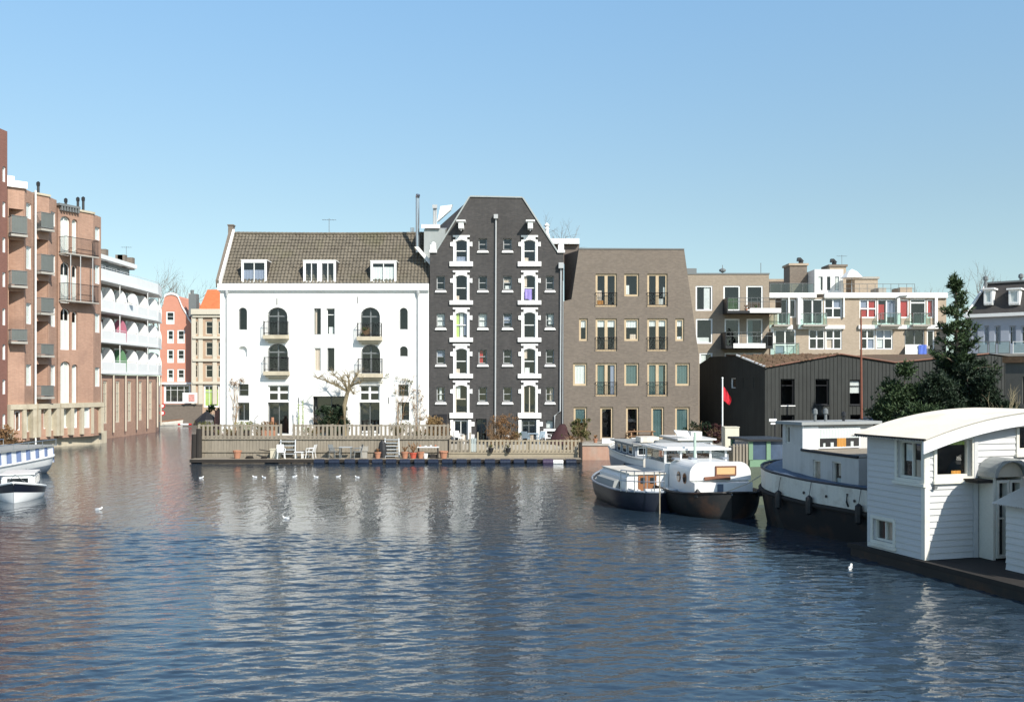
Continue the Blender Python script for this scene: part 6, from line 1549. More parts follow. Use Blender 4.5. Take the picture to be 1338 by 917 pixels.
s = MB(); [s.box(x0+(x1-x0)*i/4, x0+(x1-x0)*(i+.7)/4, 61.4, 61.43, .6, 1.45+.1*math.sin(i)) for i in range(4)]; s.build('boards', M_pale_blue, gt)
for x in (x0-.06, x1+.02): s = MB(); s.box(x, x+.09, 61.38, 61.47, .4, 1.85); s.build('post', M_wood_pale, gt)
# step ladders
def ladder(px0, px1, y0, y1, d, n, label, m):
    a, b_ = P(px0, y1, d), P(px1, y0, d); t = thing('boat_ladder', label, 'ladder', ((a.x+b_.x)/2, d, a.z))
    w_ = (b_.x-a.x); dy = .45; sh = -w_*.10
    for x in (a.x, b_.x-sh):
        s = MB(); s.tube([(x, d, a.z), (x+sh, d+dy, b_.z)], .04, 6); s.build('rail', m, t)
    for i in range(n):
        f = (i+.6)/n; z = a.z+(b_.z-a.z)*f; s = MB(); s.box(a.x+sh*f, b_.x-sh+sh*f, d+dy*f-.07, d+dy*f+.07, z-.025, z+.025); s.build('step', m, t)
M_alu = mat('aluminium', (.48, .50, .51), rough=.45, metal=.3, var=.1)
ladder(366.5, 384, 575, 596, 60.7, 4, 'broad grey step ladder leaning on the boards of the raised quay', M_alu)
ladder(503.5, 520, 573, 598, 60.6, 6, 'tall pale step ladder leaning on the quay boards near pots', M_alu)
# pots on the jetty
def pot(px, py, d, r, h, label, m=None, plant=None, z=None):
    q = P(px, py, d); z = q.z if z is None else z
    t = thing('flower_pot', label, 'flower pot', (q.x, d, z), group='flower pots on the quay')
    s = MB(); s.lathe([(r*.68, 0), (r*.95, h*.8), (r*1.08, h*.8), (r*1.08, h), (r*.9, h), (r*.85, h*.9)], (q.x, d, z), 12); s.build('pot', m or M_terracotta, t)
    if plant:
        s = MB(); r_ = random.Random(int(px)); 
        for i in range(40):
            a = r_.uniform(0, 6.28); l = r_.uniform(.2, 1)*plant[0]; e = Vector((math.cos(a)*l*.6, math.sin(a)*l*.6, l))
            p0 = Vector((q.x, d, z+h*.92)); s.tube([p0, p0+e*.5+Vector((0, 0, .03)), p0+e], .012, 3, .004)
            sd = Vector((-math.sin(a), math.cos(a), .2))*.05
            s.poly([p0+e-sd, p0+e*1.12, p0+e+sd, p0+e*.85])
        s.build('foliage', plant[1], t)
M_leaf_dry = leaf_mat('dry_leaf', (.20, .11, .05)); M_leaf_olive = leaf_mat('olive_leaf', (.10, .10, .035)); M_leaf_green = leaf_mat('green_leaf', (.05, .085, .025)); M_leaf_dark = leaf_mat('dark_leaf', (.022, .038, .018)); M_leaf_maroon = leaf_mat('maroon_leaf', (.06, .022, .022))
M_leaf_yellow = leaf_mat('yellow_green_leaf', (.16, .17, .05))
M_pot_red = mat('red_pot', (.50, .10, .06), rough=.6, var=.1)
for px, py, r, h, lab, m, pl in ((310, 601, .26, .50, 'terracotta pot standing alone at the left end of the jetty', None, None), (493.5, 601.5, .20, .40, 'terracotta pot on the jetty just left of the pale ladder', None, (.22, M_leaf_dry)), (529, 601, .22, .42, 'terracotta pot right of the pale ladder, first in its row', None, (.35, M_leaf_dry)),
                           (540, 602, .23, .36, 'red pot with a bushy brown plant in the row of pots', M_pot_red, (.62, M_leaf_dry)), (549.5, 601, .22, .42, 'plain terracotta pot beside the white topped table', None, None), (579.5, 601, .27, .46, 'wide terracotta pot right of the white topped table', None, None),
                           (641.5, 597, .17, .28, 'dark pot on the edge of the low terrace below pale fence', M_black_metal, (.2, M_leaf_olive)), (664, 597, .17, .28, 'dark pot below the pale fence, right of its twin', M_black_metal, (.2, M_leaf_olive))):
    pot(px, py, 60.3 if px < 600 else 61.15, r, h, lab, m, pl, z=.265 if px < 600 else .585)
# table with white top
def table(px, d, z, w_, dp, h, label, top, m, name='garden_table'):
    q = XY(px, d); t = thing(name, label, 'table', (q.x, d, z))
    s = MB(); s.box(q.x-w_/2, q.x+w_/2, d-dp/2, d+dp/2, z+h-.04, z+h); s.build('table_top', top, t)
    for sx in (-1, 1):
        for sy in (-1, 1): s = MB(); s.box(q.x+sx*(w_/2-.07)-.025, q.x+sx*(w_/2-.07)+.025, d+sy*(dp/2-.07)-.025, d+sy*(dp/2-.07)+.025, z, z+h-.04); s.build('leg', m, t)
    return t
table(559.5, 60.45, .265, 1.35, .6, .72, 'long dark table with white top standing on the jetty', M_white, M_wood_dark)
for px, lab, m in ((556, 'white bucket under the left side of the long table', M_white), (567, 'dark crate under the right side of the long table', M_wood_dark)):
    q = XY(px, 60.4); s = MB(); s.lathe([(.12, 0), (.16, .3), (.17, .3), (.15, .28)], (q.x, 60.4, .265), 10) if m is M_white else s.box(q.x-.2, q.x+.2, 60.3, 60.6, .265, .5); tag(s.build('bucket' if m is M_white else 'crate', m), lab, 'bucket' if m is M_white else 'crate')
# stuff on the table top
for k, (px, h, m) in enumerate(((549, .10, M_terracotta), (556, .07, M_white), (563, .09, M_white), (569, .12, M_terracotta))):
    q = XY(px, 60.45); s = MB(); s.lathe([(.05, 0), (.07, h), (.055, h)], (q.x, 60.45, .987), 8); tag(s.build('small_pot', m), ['leftmost small terracotta pot on the long table', 'second small pot on the long table, white', 'third small pot on the long table, white', 'rightmost small terracotta pot on the long table'][k], 'flower pot', 'small pots on the long table')
def chair(px, d, z, rz, label, m, low=1.0):
    q = XY(px, d); t = thing('garden_chair', label, 'chair', (q.x, d, z), rz, 'garden chairs along the quay')
    off = Vector((q.x, d, z)); M4 = Matrix.Translation(off)
    def put(s, n_): s.xform(M4); s.build(n_, m, t)
    s = MB(); s.box(-.24, .24, -.24, .24, .40, .44); put(s, 'seat')
    s = MB(); s.hexa([(-.23, .20, .46), (.23, .20, .46), (.23, .24, .46), (-.23, .24, .46), (-.21, .33, .86), (.21, .33, .86), (.21, .36, .86), (-.21, .36, .86)]); put(s, 'backrest')
    for sx in (-1, 1):
        for sy in (-1, 1): s = MB(); s.tube([(sx*.24, sy*.25, 0), (sx*.20, sy*.20, .40)], .025, 5); put(s, 'leg')
        s = MB(); s.tube([(sx*.23, -.22, .42), (sx*.25, -.2, .62), (sx*.24, .24, .64)], .025, 5); put(s, 'armrest')
chair(406, 60.4, .265, R(-100), 'white plastic chair on the jetty left of the drums', M_white)
chair(437, 60.4, .265, R(60), 'grey garden chair on the jetty beside the folding table', M_grey_metal)
chair(467, 60.4, .265, R(-70), 'grey garden chair on the jetty, right of the folding table', M_grey_metal)
table(452, 60.4, .265, .8, .6, .72, 'grey folding table between two chairs on the jetty', M_alu, M_grey_metal)
table(391, 60.3, .265, .55, .5, .42, 'low white side table on the jetty beside white chair', M_white, M_white, 'side_table')
chair(367, 60.1, .265, R(20), 'small white garden chair in front of the grey step ladder', M_white)
s = MB(); q = XY(360, 60.6); s.box(q.x-.3, q.x+.3, 60.45, 60.9, .265, .80); s.box(q.x-.33, q.x+.33, 60.42, 60.93, .80, .86); tag(s.build('storage_box', M_ivory_box if False else mat('beige_plastic', (.55, .50, .38), rough=.6)), 'beige storage box on the jetty left of the step ladder', 'storage box')
s = MB(); q = XY(475.5, 60.6); s.box(q.x-.26, q.x+.26, 60.5, 60.8, .7, 1.0); s.box(q.x-.2, q.x+.2, 60.55, 60.75, .265, .69); tag(s.build('storage_box', M_concrete), 'grey box stacked on the jetty behind the right grey chair', 'storage box')
s = MB(); q = XY(499.5, 60.7); s.lathe([(.30, 0), (.28, .5), (.2, .95), (.05, 1.1)], (q.x, q.y, .265), 9, sy=.6); tag(s.build('covered_bundle', M_black_metal), 'black tarp covered bundle leaning beside the pale ladder', 'bundle')
s = MB(); q0, q1 = XY(335, 60.2), XY(405, 60.2)
s.tube([(q0.x, 60.9, .78), (q0.x+.6, 60.85, .68), (q1.x-.8, 60.86, .66), (q1.x, 60.9, .74)], .03, 5); tag(s.build('mooring_rope', M_wood_dark), 'dark mooring rope slung along the boards behind the jetty', 'rope')
for px, l, lab in ((326, .5, 'dark coil of rope lying on the jetty near the left pot'), (345, .4, 'small dark heap of cloth on the jetty')):
    s = MB(); q = XY(px, 60.3); [s.lathe([(l*.5-.03*i, .05*i), (l*.55-.03*i, .025+.05*i), (l*.5-.03*i, .05+.05*i)], (q.x, q.y, .265), 10) for i in range(3)]; tag(s.build('rope_coil', M_wood_dark), lab, 'rope coil')
# terrace furniture in front of the charcoal warehouse
M_blue_metal = mat('blue_grey_metal', (.30, .38, .45), rough=.5, var=.1)
chair(687, 64.0, .93, R(160), 'pale blue garden chair at the terrace by the shop window', M_blue_metal)
chair(706, 64.1, .93, R(-150), 'pale blue garden chair right of the terrace table', M_blue_metal)
table(696.5, 64.1, .93, .7, .7, .72, 'pale blue cafe table on the terrace by the shop window', M_blue_metal, M_blue_metal)
chair(714, 63.9, .93, R(30), 'white garden chair beside the dark maroon cover', M_white)
chair(600, 64.2, .93, R(40), 'white folding chair on the terrace at the left shop window', M_white)
s = MB(); q = P(661, 566, 64.2); s.lathe([(.05, .36), (.28, .38), (.30, .46), (.2, .56), (.02, .6)], (q.x, q.y, .93), 10); s.tube([(q.x, q.y, .93), (q.x, q.y, 1.3)], .03, 5); tag(s.build('garden_lamp', M_white), 'small white mushroom shaped garden lamp on the terrace', 'lamp')
# maroon covered parasol
s = MB(); q = XY(732, 63.8); vs = []; n, m_ = 14, 6
for j in range(m_+1):
    f = j/m_
    for i in range(n):
        a = 2*math.pi*i/n; r = (.66*(1-f)**.8+.16)*(1+.10*math.sin(i*2.5+j)); vs.append((q.x+r*math.cos(a)+.15*f, q.y+r*.6*math.sin(a), .93+1.32*f+.05*math.sin(i*1.9)*f))
s.add(vs, [(j*n+i, j*n+(i+1) % n, (j+1)*n+(i+1) % n, (j+1)*n+i) for j in range(m_) for i in range(n)] + [tuple(range(m_*n, m_*n+n))])
tag(s.build('furniture_cover', mat('maroon_cover', (.045, .018, .02), rough=.85, var=.3), smooth=True), 'dark maroon cloth cover tied over furniture beside brown house', 'cover')
# things behind the left fence
for i, (px, lab, m) in enumerate(((268, 'leftmost planter box behind the left picket fence', M_wood_dark), (318, 'middle planter box behind the left picket fence', M_wood_dark), (352, 'terracotta coloured planter behind the left picket fence', M_terracotta))):
    q = XY(px, 62.6); t = thing('planter_box', lab, 'planter', (q.x, 62.6, ZD), group='planters behind the fence')
    s = MB(); s.box(q.x-.45, q.x+.45, 62.4, 62.8, ZD, ZD+.45); s.build('box', m, t)
    s = MB(); r_ = random.Random(i)
    for k in range(90):
        p0 = Vector((q.x+r_.uniform(-.4, .4), 62.6+r_.uniform(-.15, .15), ZD+.45)); e = Vector((r_.uniform(-.25, .25), r_.uniform(-.2, .2), r_.uniform(.15, .55)))
        s.tube([p0, p0+e], .01, 3, .004); sd = Vector((r_.uniform(-.06, .06), r_.uniform(-.06, .06), .05)); s.poly([p0+e-sd, p0+e+Vector((.03, 0, .06)), p0+e+sd, p0+e*.8])
    s.build('foliage', [M_leaf_olive, M_leaf_yellow, M_leaf_dry][i], t)
s = MB(); q = XY(356, 63.5); s.tube([(q.x, 63.5, ZD), (q.x, 63.5, ZD+1.25)], .10, 8); tag(s.build('terracotta_flue', M_terracotta), 'upright terracotta chimney pipe standing by the left double door', 'garden stove')
s = MB(); q = XY(332, 64.6); s.tube([(q.x, 64.6, ZD), (q.x+.05, 64.6, ZD+1.1), (q.x+.3, 64.6, ZD+1.35)], .02, 5); tag(s.build('tap_pipe', M_black_metal), 'thin bent black pipe against the white wall beside the door', 'pipe')
s = MB(); q = XY(483, 62.8); s.box(q.x-.45, q.x+.45, 62.5, 63.0, ZD+.3, ZD+.4); s.box(q.x-.4, q.x+.4, 62.55, 62.95, ZD, ZD+.299); tag(s.build('garden_bench', M_white), 'white bench behind the middle fence near the right double door', 'bench')
# brown house terrace and brick quay
bq = thing('brick_quay', 'low red brick quay wall with grey coping below the brown house', 'quay wall', (XY(830, 62.4).x, 62.4, 0))
x0, x1 = XY(761, 62.4).x, 13.2
s = MB(); s.box(x0, x1, 62.35, 62.69, -.5, .93); s.build('wall', mat('pinkish_brick', (.40, .22, .15), rough=.85, var=.15, brick=((.43, .24, .17), (.40, .29, .22), .22, .065), streak=.12, grime=((.4, .36, .3), .5, 1.0)), bq)
s = MB(); s.box(x0-.04, x1, 62.28, 65.05, .935, 1.04); s.build('coping', M_concrete, bq)
for px, w_, h_, lab in ((794.3, .8, .34, 'low white planter by first tan door of the brown house'), (836.5, 1.15, .36, 'long white planter in front of the picnic table'), (888, .75, .42, 'short white planter at the right door of the brown house')):
    q = XY(px, 63.1); t = thing('white_planter', lab, 'planter', (q.x, 63.1, 1.04), group='white planters of the brown house')
    s = MB(); s.box(q.x-w_/2, q.x+w_/2, 62.9, 63.3, 1.04, 1.04+h_); s.build('trough', M_white, t); s = MB(); s.box(q.x-w_/2+.04, q.x+w_/2-.04, 62.94, 63.26, 1.04+h_, 1.05+h_); s.build('soil', M_wood_dark, t)
q = XY(838, 64.0); t = thing('picnic_table', 'brown wooden picnic table with benches in front of the brown house', 'picnic table', (q.x, 64.0, 1.04))
M_pic = mat('brown_timber', (.28, .16, .085), rough=.7, var=.15)
s = MB(); [s.box(q.x-.9, q.x+.9, 63.66+.14*i, 63.78+.14*i, 1.76, 1.80) for i in range(5)]; s.build('table_top', M_pic, t)
for sy in (-.65, .65):
    s = MB(); s.box(q.x-.9, q.x+.9, 64+sy-.13, 64+sy+.13, 1.46, 1.50); s.build('bench', M_pic, t)
for sx in (-.7, .7):
    for sg in (-1, 1): s = MB(); s.hexa([(q.x+sx-.04, 64+sg*.6-.06, 1.04), (q.x+sx+.04, 64+sg*.6-.06, 1.04), (q.x+sx+.04, 64+sg*.6+.06, 1.04), (q.x+sx-.04, 64+sg*.6+.06, 1.04), (q.x+sx-.04, 64+sg*.2-.06, 1.759), (q.x+sx+.04, 64+sg*.2-.06, 1.759), (q.x+sx+.04, 64+sg*.2+.06, 1.759), (q.x+sx-.04, 64+sg*.2+.06, 1.759)]); s.build('leg', M_pic, t)
chair(822, 64.3, 1.04, R(-90), 'brown wooden armchair at the left end of picnic table', M_pic)
pot(778, 575, 63.6, .15, .28, 'small terracotta pot beside the olive bush at brown house', None, (.25, M_leaf_dry), z=1.04); pot(869, 575, 63.6, .14, .25, 'small terracotta pot between the two teal doors', None, (.2, M_leaf_green), z=1.04)

# ------------------------------------------------------------------ quay objects on the right
zq = 1.3
q = XY(944, 57.5); t = thing('flagpole', 'white flagpole carrying a limp red flag beside the hedge', 'flagpole', (q.x, 57.5, zq))
ztp = zat(495, 57.5)
s = MB(); s.tube([(q.x, 57.5, 1.0), (q.x, 57.5, ztp)], .05, 7, .04); s.build('pole', M_white, t); s = MB(); s.sphere((q.x, 57.5, ztp+.05), .06, 6); s.build('finial', M_white, t)
s = MB(); vs = []; n, m_ = 12, 8; r_ = random.Random(1)
for i in range(n+1):
    f = i/n
    for j in range(m_+1):
        g = j/m_; vs.append((q.x+.06+.46*f**.8*(.55+.45*math.sin(g*2.6+.2)), 57.5+.10*math.sin(f*9+g*2)*f, ztp-.45-.85*g-.42*f*(1-g*.4)))
s.add(vs, [(i*(m_+1)+j, i*(m_+1)+j+1, (i+1)*(m_+1)+j+1, (i+1)*(m_+1)+j) for i in range(n) for j in range(m_)]); tag(s.build('flag', mat('red_flag', (.55, .02, .035), rough=.8, var=.15), smooth=True), 'limp red flag hanging from the white flagpole', 'flag')
s = MB(); a = P(955.5, 575, 55); s.box(a.x-.35, a.x+.45, 55, 55.8, 1.2, zat(558.5, 55)); s.box(a.x-.38, a.x+.48, 54.97, 55.83, zat(558.5, 55), zat(557.5, 55)); tag(s.build('utility_cabinet', mat('cream_cabinet', (.62, .58, .46), rough=.5)), 'cream utility cabinet on the quay right of the hedge', 'cabinet')
q = XY(1012.5, 56); t = thing('sign_post', 'dark sign post with two small white name boards before the shed', 'sign post', (q.x, 56, 1.2))
s = MB(); s.tube([(q.x, 56, 1.2), (q.x, 56, zat(536, 56))], .04, 6); s.build('post', M_black_metal, t)
for (x0, x1, y0, y1) in ((1005, 1014.8, 547, 550.5), (1007, 1013, 552, 554.3)):
    a, b_ = P(x0, y1, 55.93), P(x1, y0, 55.93); s = MB(); s.box(a.x, b_.x, 55.91, 55.95, a.z, b_.z); s.build('board', M_white, t)
q = XY(1126, 58); s = MB(); s.tube([(q.x, 58, 1.0), (q.x-.05, 58, zat(405, 58))], .085, 8, .05); tag(s.build('rusty_mast', mat('rusty_steel', (.22, .08, .05), rough=.8, var=.3)), 'tall thin rusty steel mast standing in front of the shed', 'mast')
# car
q = XY(1144, 58.5); cx, cy, cz = q.x, 58.5, 1.47
t = thing('parked_car', 'dark blue hatchback parked on the quay behind the houseboat roof', 'car', (cx, cy, cz))
M_car = mat('dark_blue_paint', (.012, .02, .055), rough=.22, metal=.2, var=.05, coat=.6)
prof = [(-2.0, .35), (-2.03, .75), (-1.75, .92), (-1.05, 1.0), (-.55, 1.42), (.85, 1.48), (1.65, 1.05), (2.0, .95), (2.03, .38)]
s = MB(); s.prism([(cx+x, cy-.82, cz+z) for x, z in prof], (0, 1.64, 0)); s.build('body', M_car, t)
for sy in (-.835, .825):
    for pts_ in ([(-.85, 1.0), (-.48, 1.36), (.1, 1.40), (.1, 1.0)], [(.18, 1.0), (.18, 1.40), (.8, 1.41), (1.4, 1.04)]):
        s = MB(); s.prism([(cx+x, cy+sy, cz+z) for x, z in pts_], (0, .01, 0)); s.build('side_window', M_blue_pane, t)
for sx in (-1.25, 1.25):
    for sy in (-.80, .62):
        s = MB(); s.lathe([(.31, 0), (.31, .18)], (0, 0, 0), 14); s.xform(Matrix.Translation((cx+sx, cy+sy+.2, cz+.31)) @ Matrix.Rotation(R(90), 4, 'X')); wh_ = s.build('wheel', M_black_metal, t)
        s = MB(); s.lathe([(.19, .181), (.19, .19)], (0, 0, 0), 10); s.xform(Matrix.Translation((cx+sx, cy+sy+.2, cz+.31)) @ Matrix.Rotation(R(90), 4, 'X')); s.build('rim', M_alu, wh_)
s = MB(); s.prism([(cx-1.05, cy-.7, cz+1.01), (cx-1.05, cy+.7, cz+1.01), (cx-.57, cy+.66, cz+1.41), (cx-.57, cy-.66, cz+1.41)], (-.02, 0, .015)); s.build('windscreen', M_blue_pane, t)
s = MB(); s.box(cx-2.2, cx+30, 57.2, 60.6, .9, 1.47); tag(s.build('quay_road', M_ground), kind='structure')
# gulls
M_gull = mat('gull_white', (.82, .82, .80), rough=.8, var=.05); M_gull_grey = mat('gull_grey', (.42, .44, .47), rough=.8)
def gull_mesh():
    s = MB(); prof = []
    n = 10
    for i in range(n+1):
        t = i/n; r = .075*math.sin(math.pi*min(1, t*1.02))**.7*(1-.25*t); prof.append((max(.004, r), -.2+.42*t))
    s.lathe(prof, (0, 0, 0), 9); s.xform(Matrix.Translation((0, 0, .06)) @ Matrix.Rotation(R(78), 4, 'Y'))
    b = len(s.v); s.sphere((.17, 0, .155), .048, 7); s.tube([(.12, 0, .08), (.165, 0, .14)], .05, 7, .04)
    s.lathe([(.012, 0), (.002, .06)], (0, 0, 0), 5, 1); 
    k = len(s.v)-10
    for i in range(k, len(s.v)): s.v[i] = Matrix.Translation((.21, 0, .15)) @ Matrix.Rotation(R(95), 4, 'Y') @ s.v[i]
    for sy in (-1, 1):
        s.add([(.08, sy*.072, .09), (.0, sy*.082, .05), (-.24, sy*.03, .09), (-.12, sy*.05, .125), (.03, sy*.06, .125)], [(0, 1, 2, 3, 4)], 2)
    return s
gm = gull_mesh().build('gull', [M_gull, mat('gull_beak', (.45, .25, .03), rough=.5), M_gull_grey], None, smooth=False)
wg = [(129, 665, 'gull floating alone in open water right of the white launch', 0), (263, 623.5, 'gull on the water near the dark corner posts of the quay', 40), (333, 622.5, 'left gull of the close pair below the white warehouse', 200), (345, 623, 'right gull of the close pair below the white warehouse', 160),
      (385, 622, 'single gull on the water below the wide dark opening', 20), (413, 622.5, 'gull on the water below the leftmost drums', 190), (442, 622, 'gull on the water below the bare tree', 10), (467, 622.8, 'gull on the water below the right double door', 170),
      (374, 676.5, 'gull swimming further out in the bright reflection', 185), (784, 620.5, 'gull on the water just left of the navy boat bow rail', 10), (1111, 742, 'gull on dark water beside the houseboat hull', 60)]
for i, (px, py, lab, a) in enumerate(wg):
    d = FOC*EYE/(py-HZ+1); q = XY(px, d)
    g = gm if i == 0 else gm.copy()
    if i: C.objects.link(g)
    g.location = (q.x, q.y, -.015); g.rotation_euler = (0, 0, R(a)); g.scale = (.72 if i in (0, 10) else .62,)*3; tag(g, lab, 'gull', 'gulls on the water')
rg = [341, 352, 364, 377, 388, 401, 415, 426, 447]
on_ = ['leftmost', 'second from left', 'third from left', 'fourth from left', 'fifth from left', 'sixth from left', 'seventh from left', 'eighth from left', 'rightmost']
for i, px in enumerate(rg):
    g = gm.copy(); C.objects.link(g); q = P(px, 303.6, D+RD); g.location = (q.x, D+RD, zr+.13); g.rotation_euler = (0, 0, R((i*77) % 360)); g.scale = (.85 if i % 3 else 1.0,)*3
    tag(g, on_[i]+' of the gulls sitting on the tiled ridge of the white warehouse', 'gull', 'gulls on the roof ridge')
# ------------------------------------------------------------------ trees and shrubs
M_needle = leaf_mat('pine_needle', (.045, .072, .030), var=.4, vs=.8); M_needle_dark = leaf_mat('dark_needle', (.020, .034, .018), var=.45, vs=.9)
def leaf_quads(mb, c, rad, n, size, rnd, flat=.0, shell=.0):
    for i in range(n):
        while True:
            v = Vector((rnd.uniform(-1, 1), rnd.uniform(-1, 1), rnd.uniform(-1, 1)))
            if shell < v.length <= 1: break
        p = Vector(c) + Vector((v.x*rad[0], v.y*rad[1], v.z*rad[2]))
        a = Vector((rnd.gauss(0, 1), rnd.gauss(0, 1), rnd.gauss(0, 1)*(1-flat))).normalized(); b = a.cross(Vector((rnd.gauss(0, 1), rnd.gauss(0, 1), rnd.gauss(0, 1)))).normalized()
        s = size*rnd.uniform(.5, 1.3); mb.poly([p-a*s, p-b*s*.45, p+a*s, p+b*s*.45])
def needle_tuft(mb, p, d, r, n, rnd, wd=.075):
    d = d.normalized()
    for i in range(n):
        e = (d*rnd.uniform(.2, 1.0) + Vector((rnd.gauss(0, .55), rnd.gauss(0, .55), rnd.gauss(0, .55)))).normalized()*r*rnd.uniform(.6, 1.15)
        s = e.cross(Vector((rnd.gauss(0, 1), rnd.gauss(0, 1), rnd.gauss(0, 1)))).normalized()*r*wd
        b = p + d*rnd.uniform(-.12, .12); mb.poly([b-s, b+e*.6-s*.8, b+e, b+e*.6+s*.8, b+s])
def branch(mb, p, d, l, r, rnd, bend=.15, n=4):
    pts = [Vector(p)]; v = d.normalized()
    for i in range(n):
        v = (v + Vector((rnd.gauss(0, bend), rnd.gauss(0, bend), rnd.gauss(0, bend)))).normalized(); pts.append(pts[-1]+v*l/n)
    mb.tube(pts, r, 5, r*.45, cap=False); return pts, v
def grow(mb, p, d, l, r, depth, rnd, tips, spread=.6, kids=(2, 4), up=.15, bend=.13):
    pts, v = branch(mb, p, d, l, r, rnd, bend)
    if depth == 0: tips.append((pts[-1], v)); return
    for i in range(rnd.randint(*kids)):
        f = rnd.uniform(.45, 1.0); k = min(len(pts)-1, int(f*(len(pts)-1)+.5))
        nd = (v + Vector((rnd.gauss(0, spread), rnd.gauss(0, spread), rnd.gauss(0, spread)+up))).normalized()
        grow(mb, pts[k], nd, l*rnd.uniform(.55, .8), r*.55, depth-1, rnd, tips, spread, kids, up, bend)
    grow(mb, pts[-1], v, l*.7, r*.5, depth-1, rnd, tips, spread, kids, up, bend)

# tall black pine
rnd = random.Random(21); dp = 55.5
base = XY(1252, dp); zt = zat(362, dp)
t = thing('pine_tree', 'tall dark pine with an uneven crown rising above the shed', 'tree', (base.x, dp, 1.3))
s = MB(); top = Vector((base.x-.15, dp, zt)); tp = [Vector((base.x, dp, 1.0)), Vector((base.x+.12, dp, 4.5)), Vector((base.x-.05, dp, 8)), top]
s.tube(tp, .22, 8, .05)
nd = MB(); limbs = []
z = 3.2
def wid(z):                                       # half-width of the crown at a height, uneven like the photograph's
    f = (zt-z)/(zt-3.0)
    return min(1.65, .24+2.25*f**1.35)
while z < zt-.3:
    for k in range(rnd.randint(2, 4)):
        a = rnd.uniform(0, 6.28); w_ = wid(z)*rnd.uniform(.3, 1.35)
        if z > 8.0 and rnd.random() < .38: continue
        c = tp[0].lerp(tp[3], (z-1)/(zt-1)); d = Vector((math.cos(a), math.sin(a), rnd.uniform(.05, .55)))
        pts, v = branch(s, c, d, w_, .05, rnd, .12, 4)
        for j in range(1, 5):
            for q in range(2 if j < 3 else 3):
                pp = pts[j] + Vector((rnd.gauss(0, .13), rnd.gauss(0, .13), rnd.gauss(0, .10)))
                needle_tuft(nd, pp, (v+Vector((0, 0, .7))+Vector((rnd.gauss(0, .4), rnd.gauss(0, .4), 0))), .31, 12, rnd, .11)
    z += rnd.uniform(.22, .40)
for q in range(16): needle_tuft(nd, top+Vector((rnd.gauss(0, .12), rnd.gauss(0, .12), rnd.uniform(-.7, .05))), Vector((rnd.gauss(0, .5), rnd.gauss(0, .5), 1)), .28, 14, rnd)
s.build('trunk', M_bark, t); nd.build('crown', M_needle, t)
# wide dark evergreens in front of the shed
def evergreen(px0, px1, ytop, dpt, zb, n, label, m, seed, size=.13, lump=1.0):
    r_ = random.Random(seed); x0, x1 = XY(px0, dpt).x, XY(px1, dpt).x; zt_ = zat(ytop, dpt)
    t = thing('evergreen_shrub', label, 'shrub', ((x0+x1)/2, dpt, zb), group='dark evergreens before the shed')
    tr = MB(); lf = MB(); cx = (x0+x1)/2; W_, H_ = (x1-x0)/2, zt_-zb
    n = int(n*1.7)
    for k in range(n):
        f = (k+.5)/n; x = x0 + (x1-x0)*r_.random(); h = H_*(.35+.65*(1-abs((x-cx)/W_)**2.2))*r_.uniform(.7, 1.05); z = zb+h*r_.uniform(.25, .9); y = dpt+r_.uniform(-.9, .9)
        c = Vector((x, y, z)); tr.tube([(cx+(x-cx)*.4, dpt, zb-.2), (cx+(x-cx)*.7, (dpt+y)/2, (zb+z)/2), c], .05, 5, .02)
        rr = r_.uniform(.32, .62)*lump
        for i in range(int(150*lump)):
            v = Vector((r_.gauss(0, .5), r_.gauss(0, .5), r_.gauss(0, .42)))*rr
            needle_tuft(lf, c+v, v+Vector((0, 0, .35)), size*1.6, 6, r_, .17)
    tr.build('trunk', M_bark, t); lf.build('crown', m, t)
evergreen(1150, 1200, 463, 54, 1.3, 22, 'small bushy pine at the left end of the dark evergreens', M_needle, 3)
evergreen(1174, 1256, 480, 53.2, 1.3, 32, 'wide near-black evergreen between the small pine and tall trunk', M_needle_dark, 4)
evergreen(1228, 1316, 470, 53.8, 1.3, 40, 'wide near-black evergreen right of the tall pine trunk', M_needle_dark, 5)
evergreen(1216, 1284, 440, 56.2, 2.6, 24, 'dense dark evergreen growing high around the pine trunk', M_needle_dark, 6)
evergreen(1160, 1240, 520, 52, 1.2, 18, 'low green pine scrub at the foot of the evergreens', M_needle, 8)
# bare sapling
def bare_tree(name, px, d, zb, h, r, depth, label, m, seed, lean=(0, 0), spread=.5, kids=(2, 3), up=.35, cat='tree', upl=.4, group=None):
    r_ = random.Random(seed); b = XY(px, d); t = thing(name, label, cat, (b.x, d, zb), group=group)
    s = MB(); tips = []; tk = MB()
    p0 = Vector((b.x, d, zb-.1)); p1 = p0+Vector((lean[0], lean[1], h*upl)); tk.tube([p0, (p0+p1)/2+Vector((r_.gauss(0, .05), 0, 0)), p1], r, 7, r*.75)
    for i in range(r_.randint(3, 5)):
        dd = Vector((r_.gauss(0, spread), r_.gauss(0, spread), 1-.2*spread)); grow(s, p1-Vector((0, 0, r_.uniform(0, .3)*h*upl)), dd, h*.30, r*.5, depth, r_, tips, spread, kids, up)
    tk.build('trunk', m, t); s.build('branches', m, t); return t, tips
M_pale_bark = mat('yellowish_bark', (.36, .30, .18), rough=.9, var=.2)
bare_tree('bare_sapling', 1313, 50, 1.3, 3.6, .05, 2, 'thin yellowish bare sapling right of the dark evergreens', M_pale_bark, 4, spread=.18, up=.9)
bare_tree('bare_tree', 1276, 105, 8, 9.5, .12, 3, 'leafless distant tree showing above roofs beside the mansard house', M_bark, 12, spread=.45)
bare_tree('bare_tree', 1208, 120, 8, 9.3, .12, 3, 'small leafless distant treetop left of the tall pine', M_bark, 14, spread=.5)
bare_tree('bare_tree', 725, 90, 12, 8.5, .10, 3, 'leafless treetop behind the right shoulder of the charcoal warehouse', M_bark, 15, spread=.6)
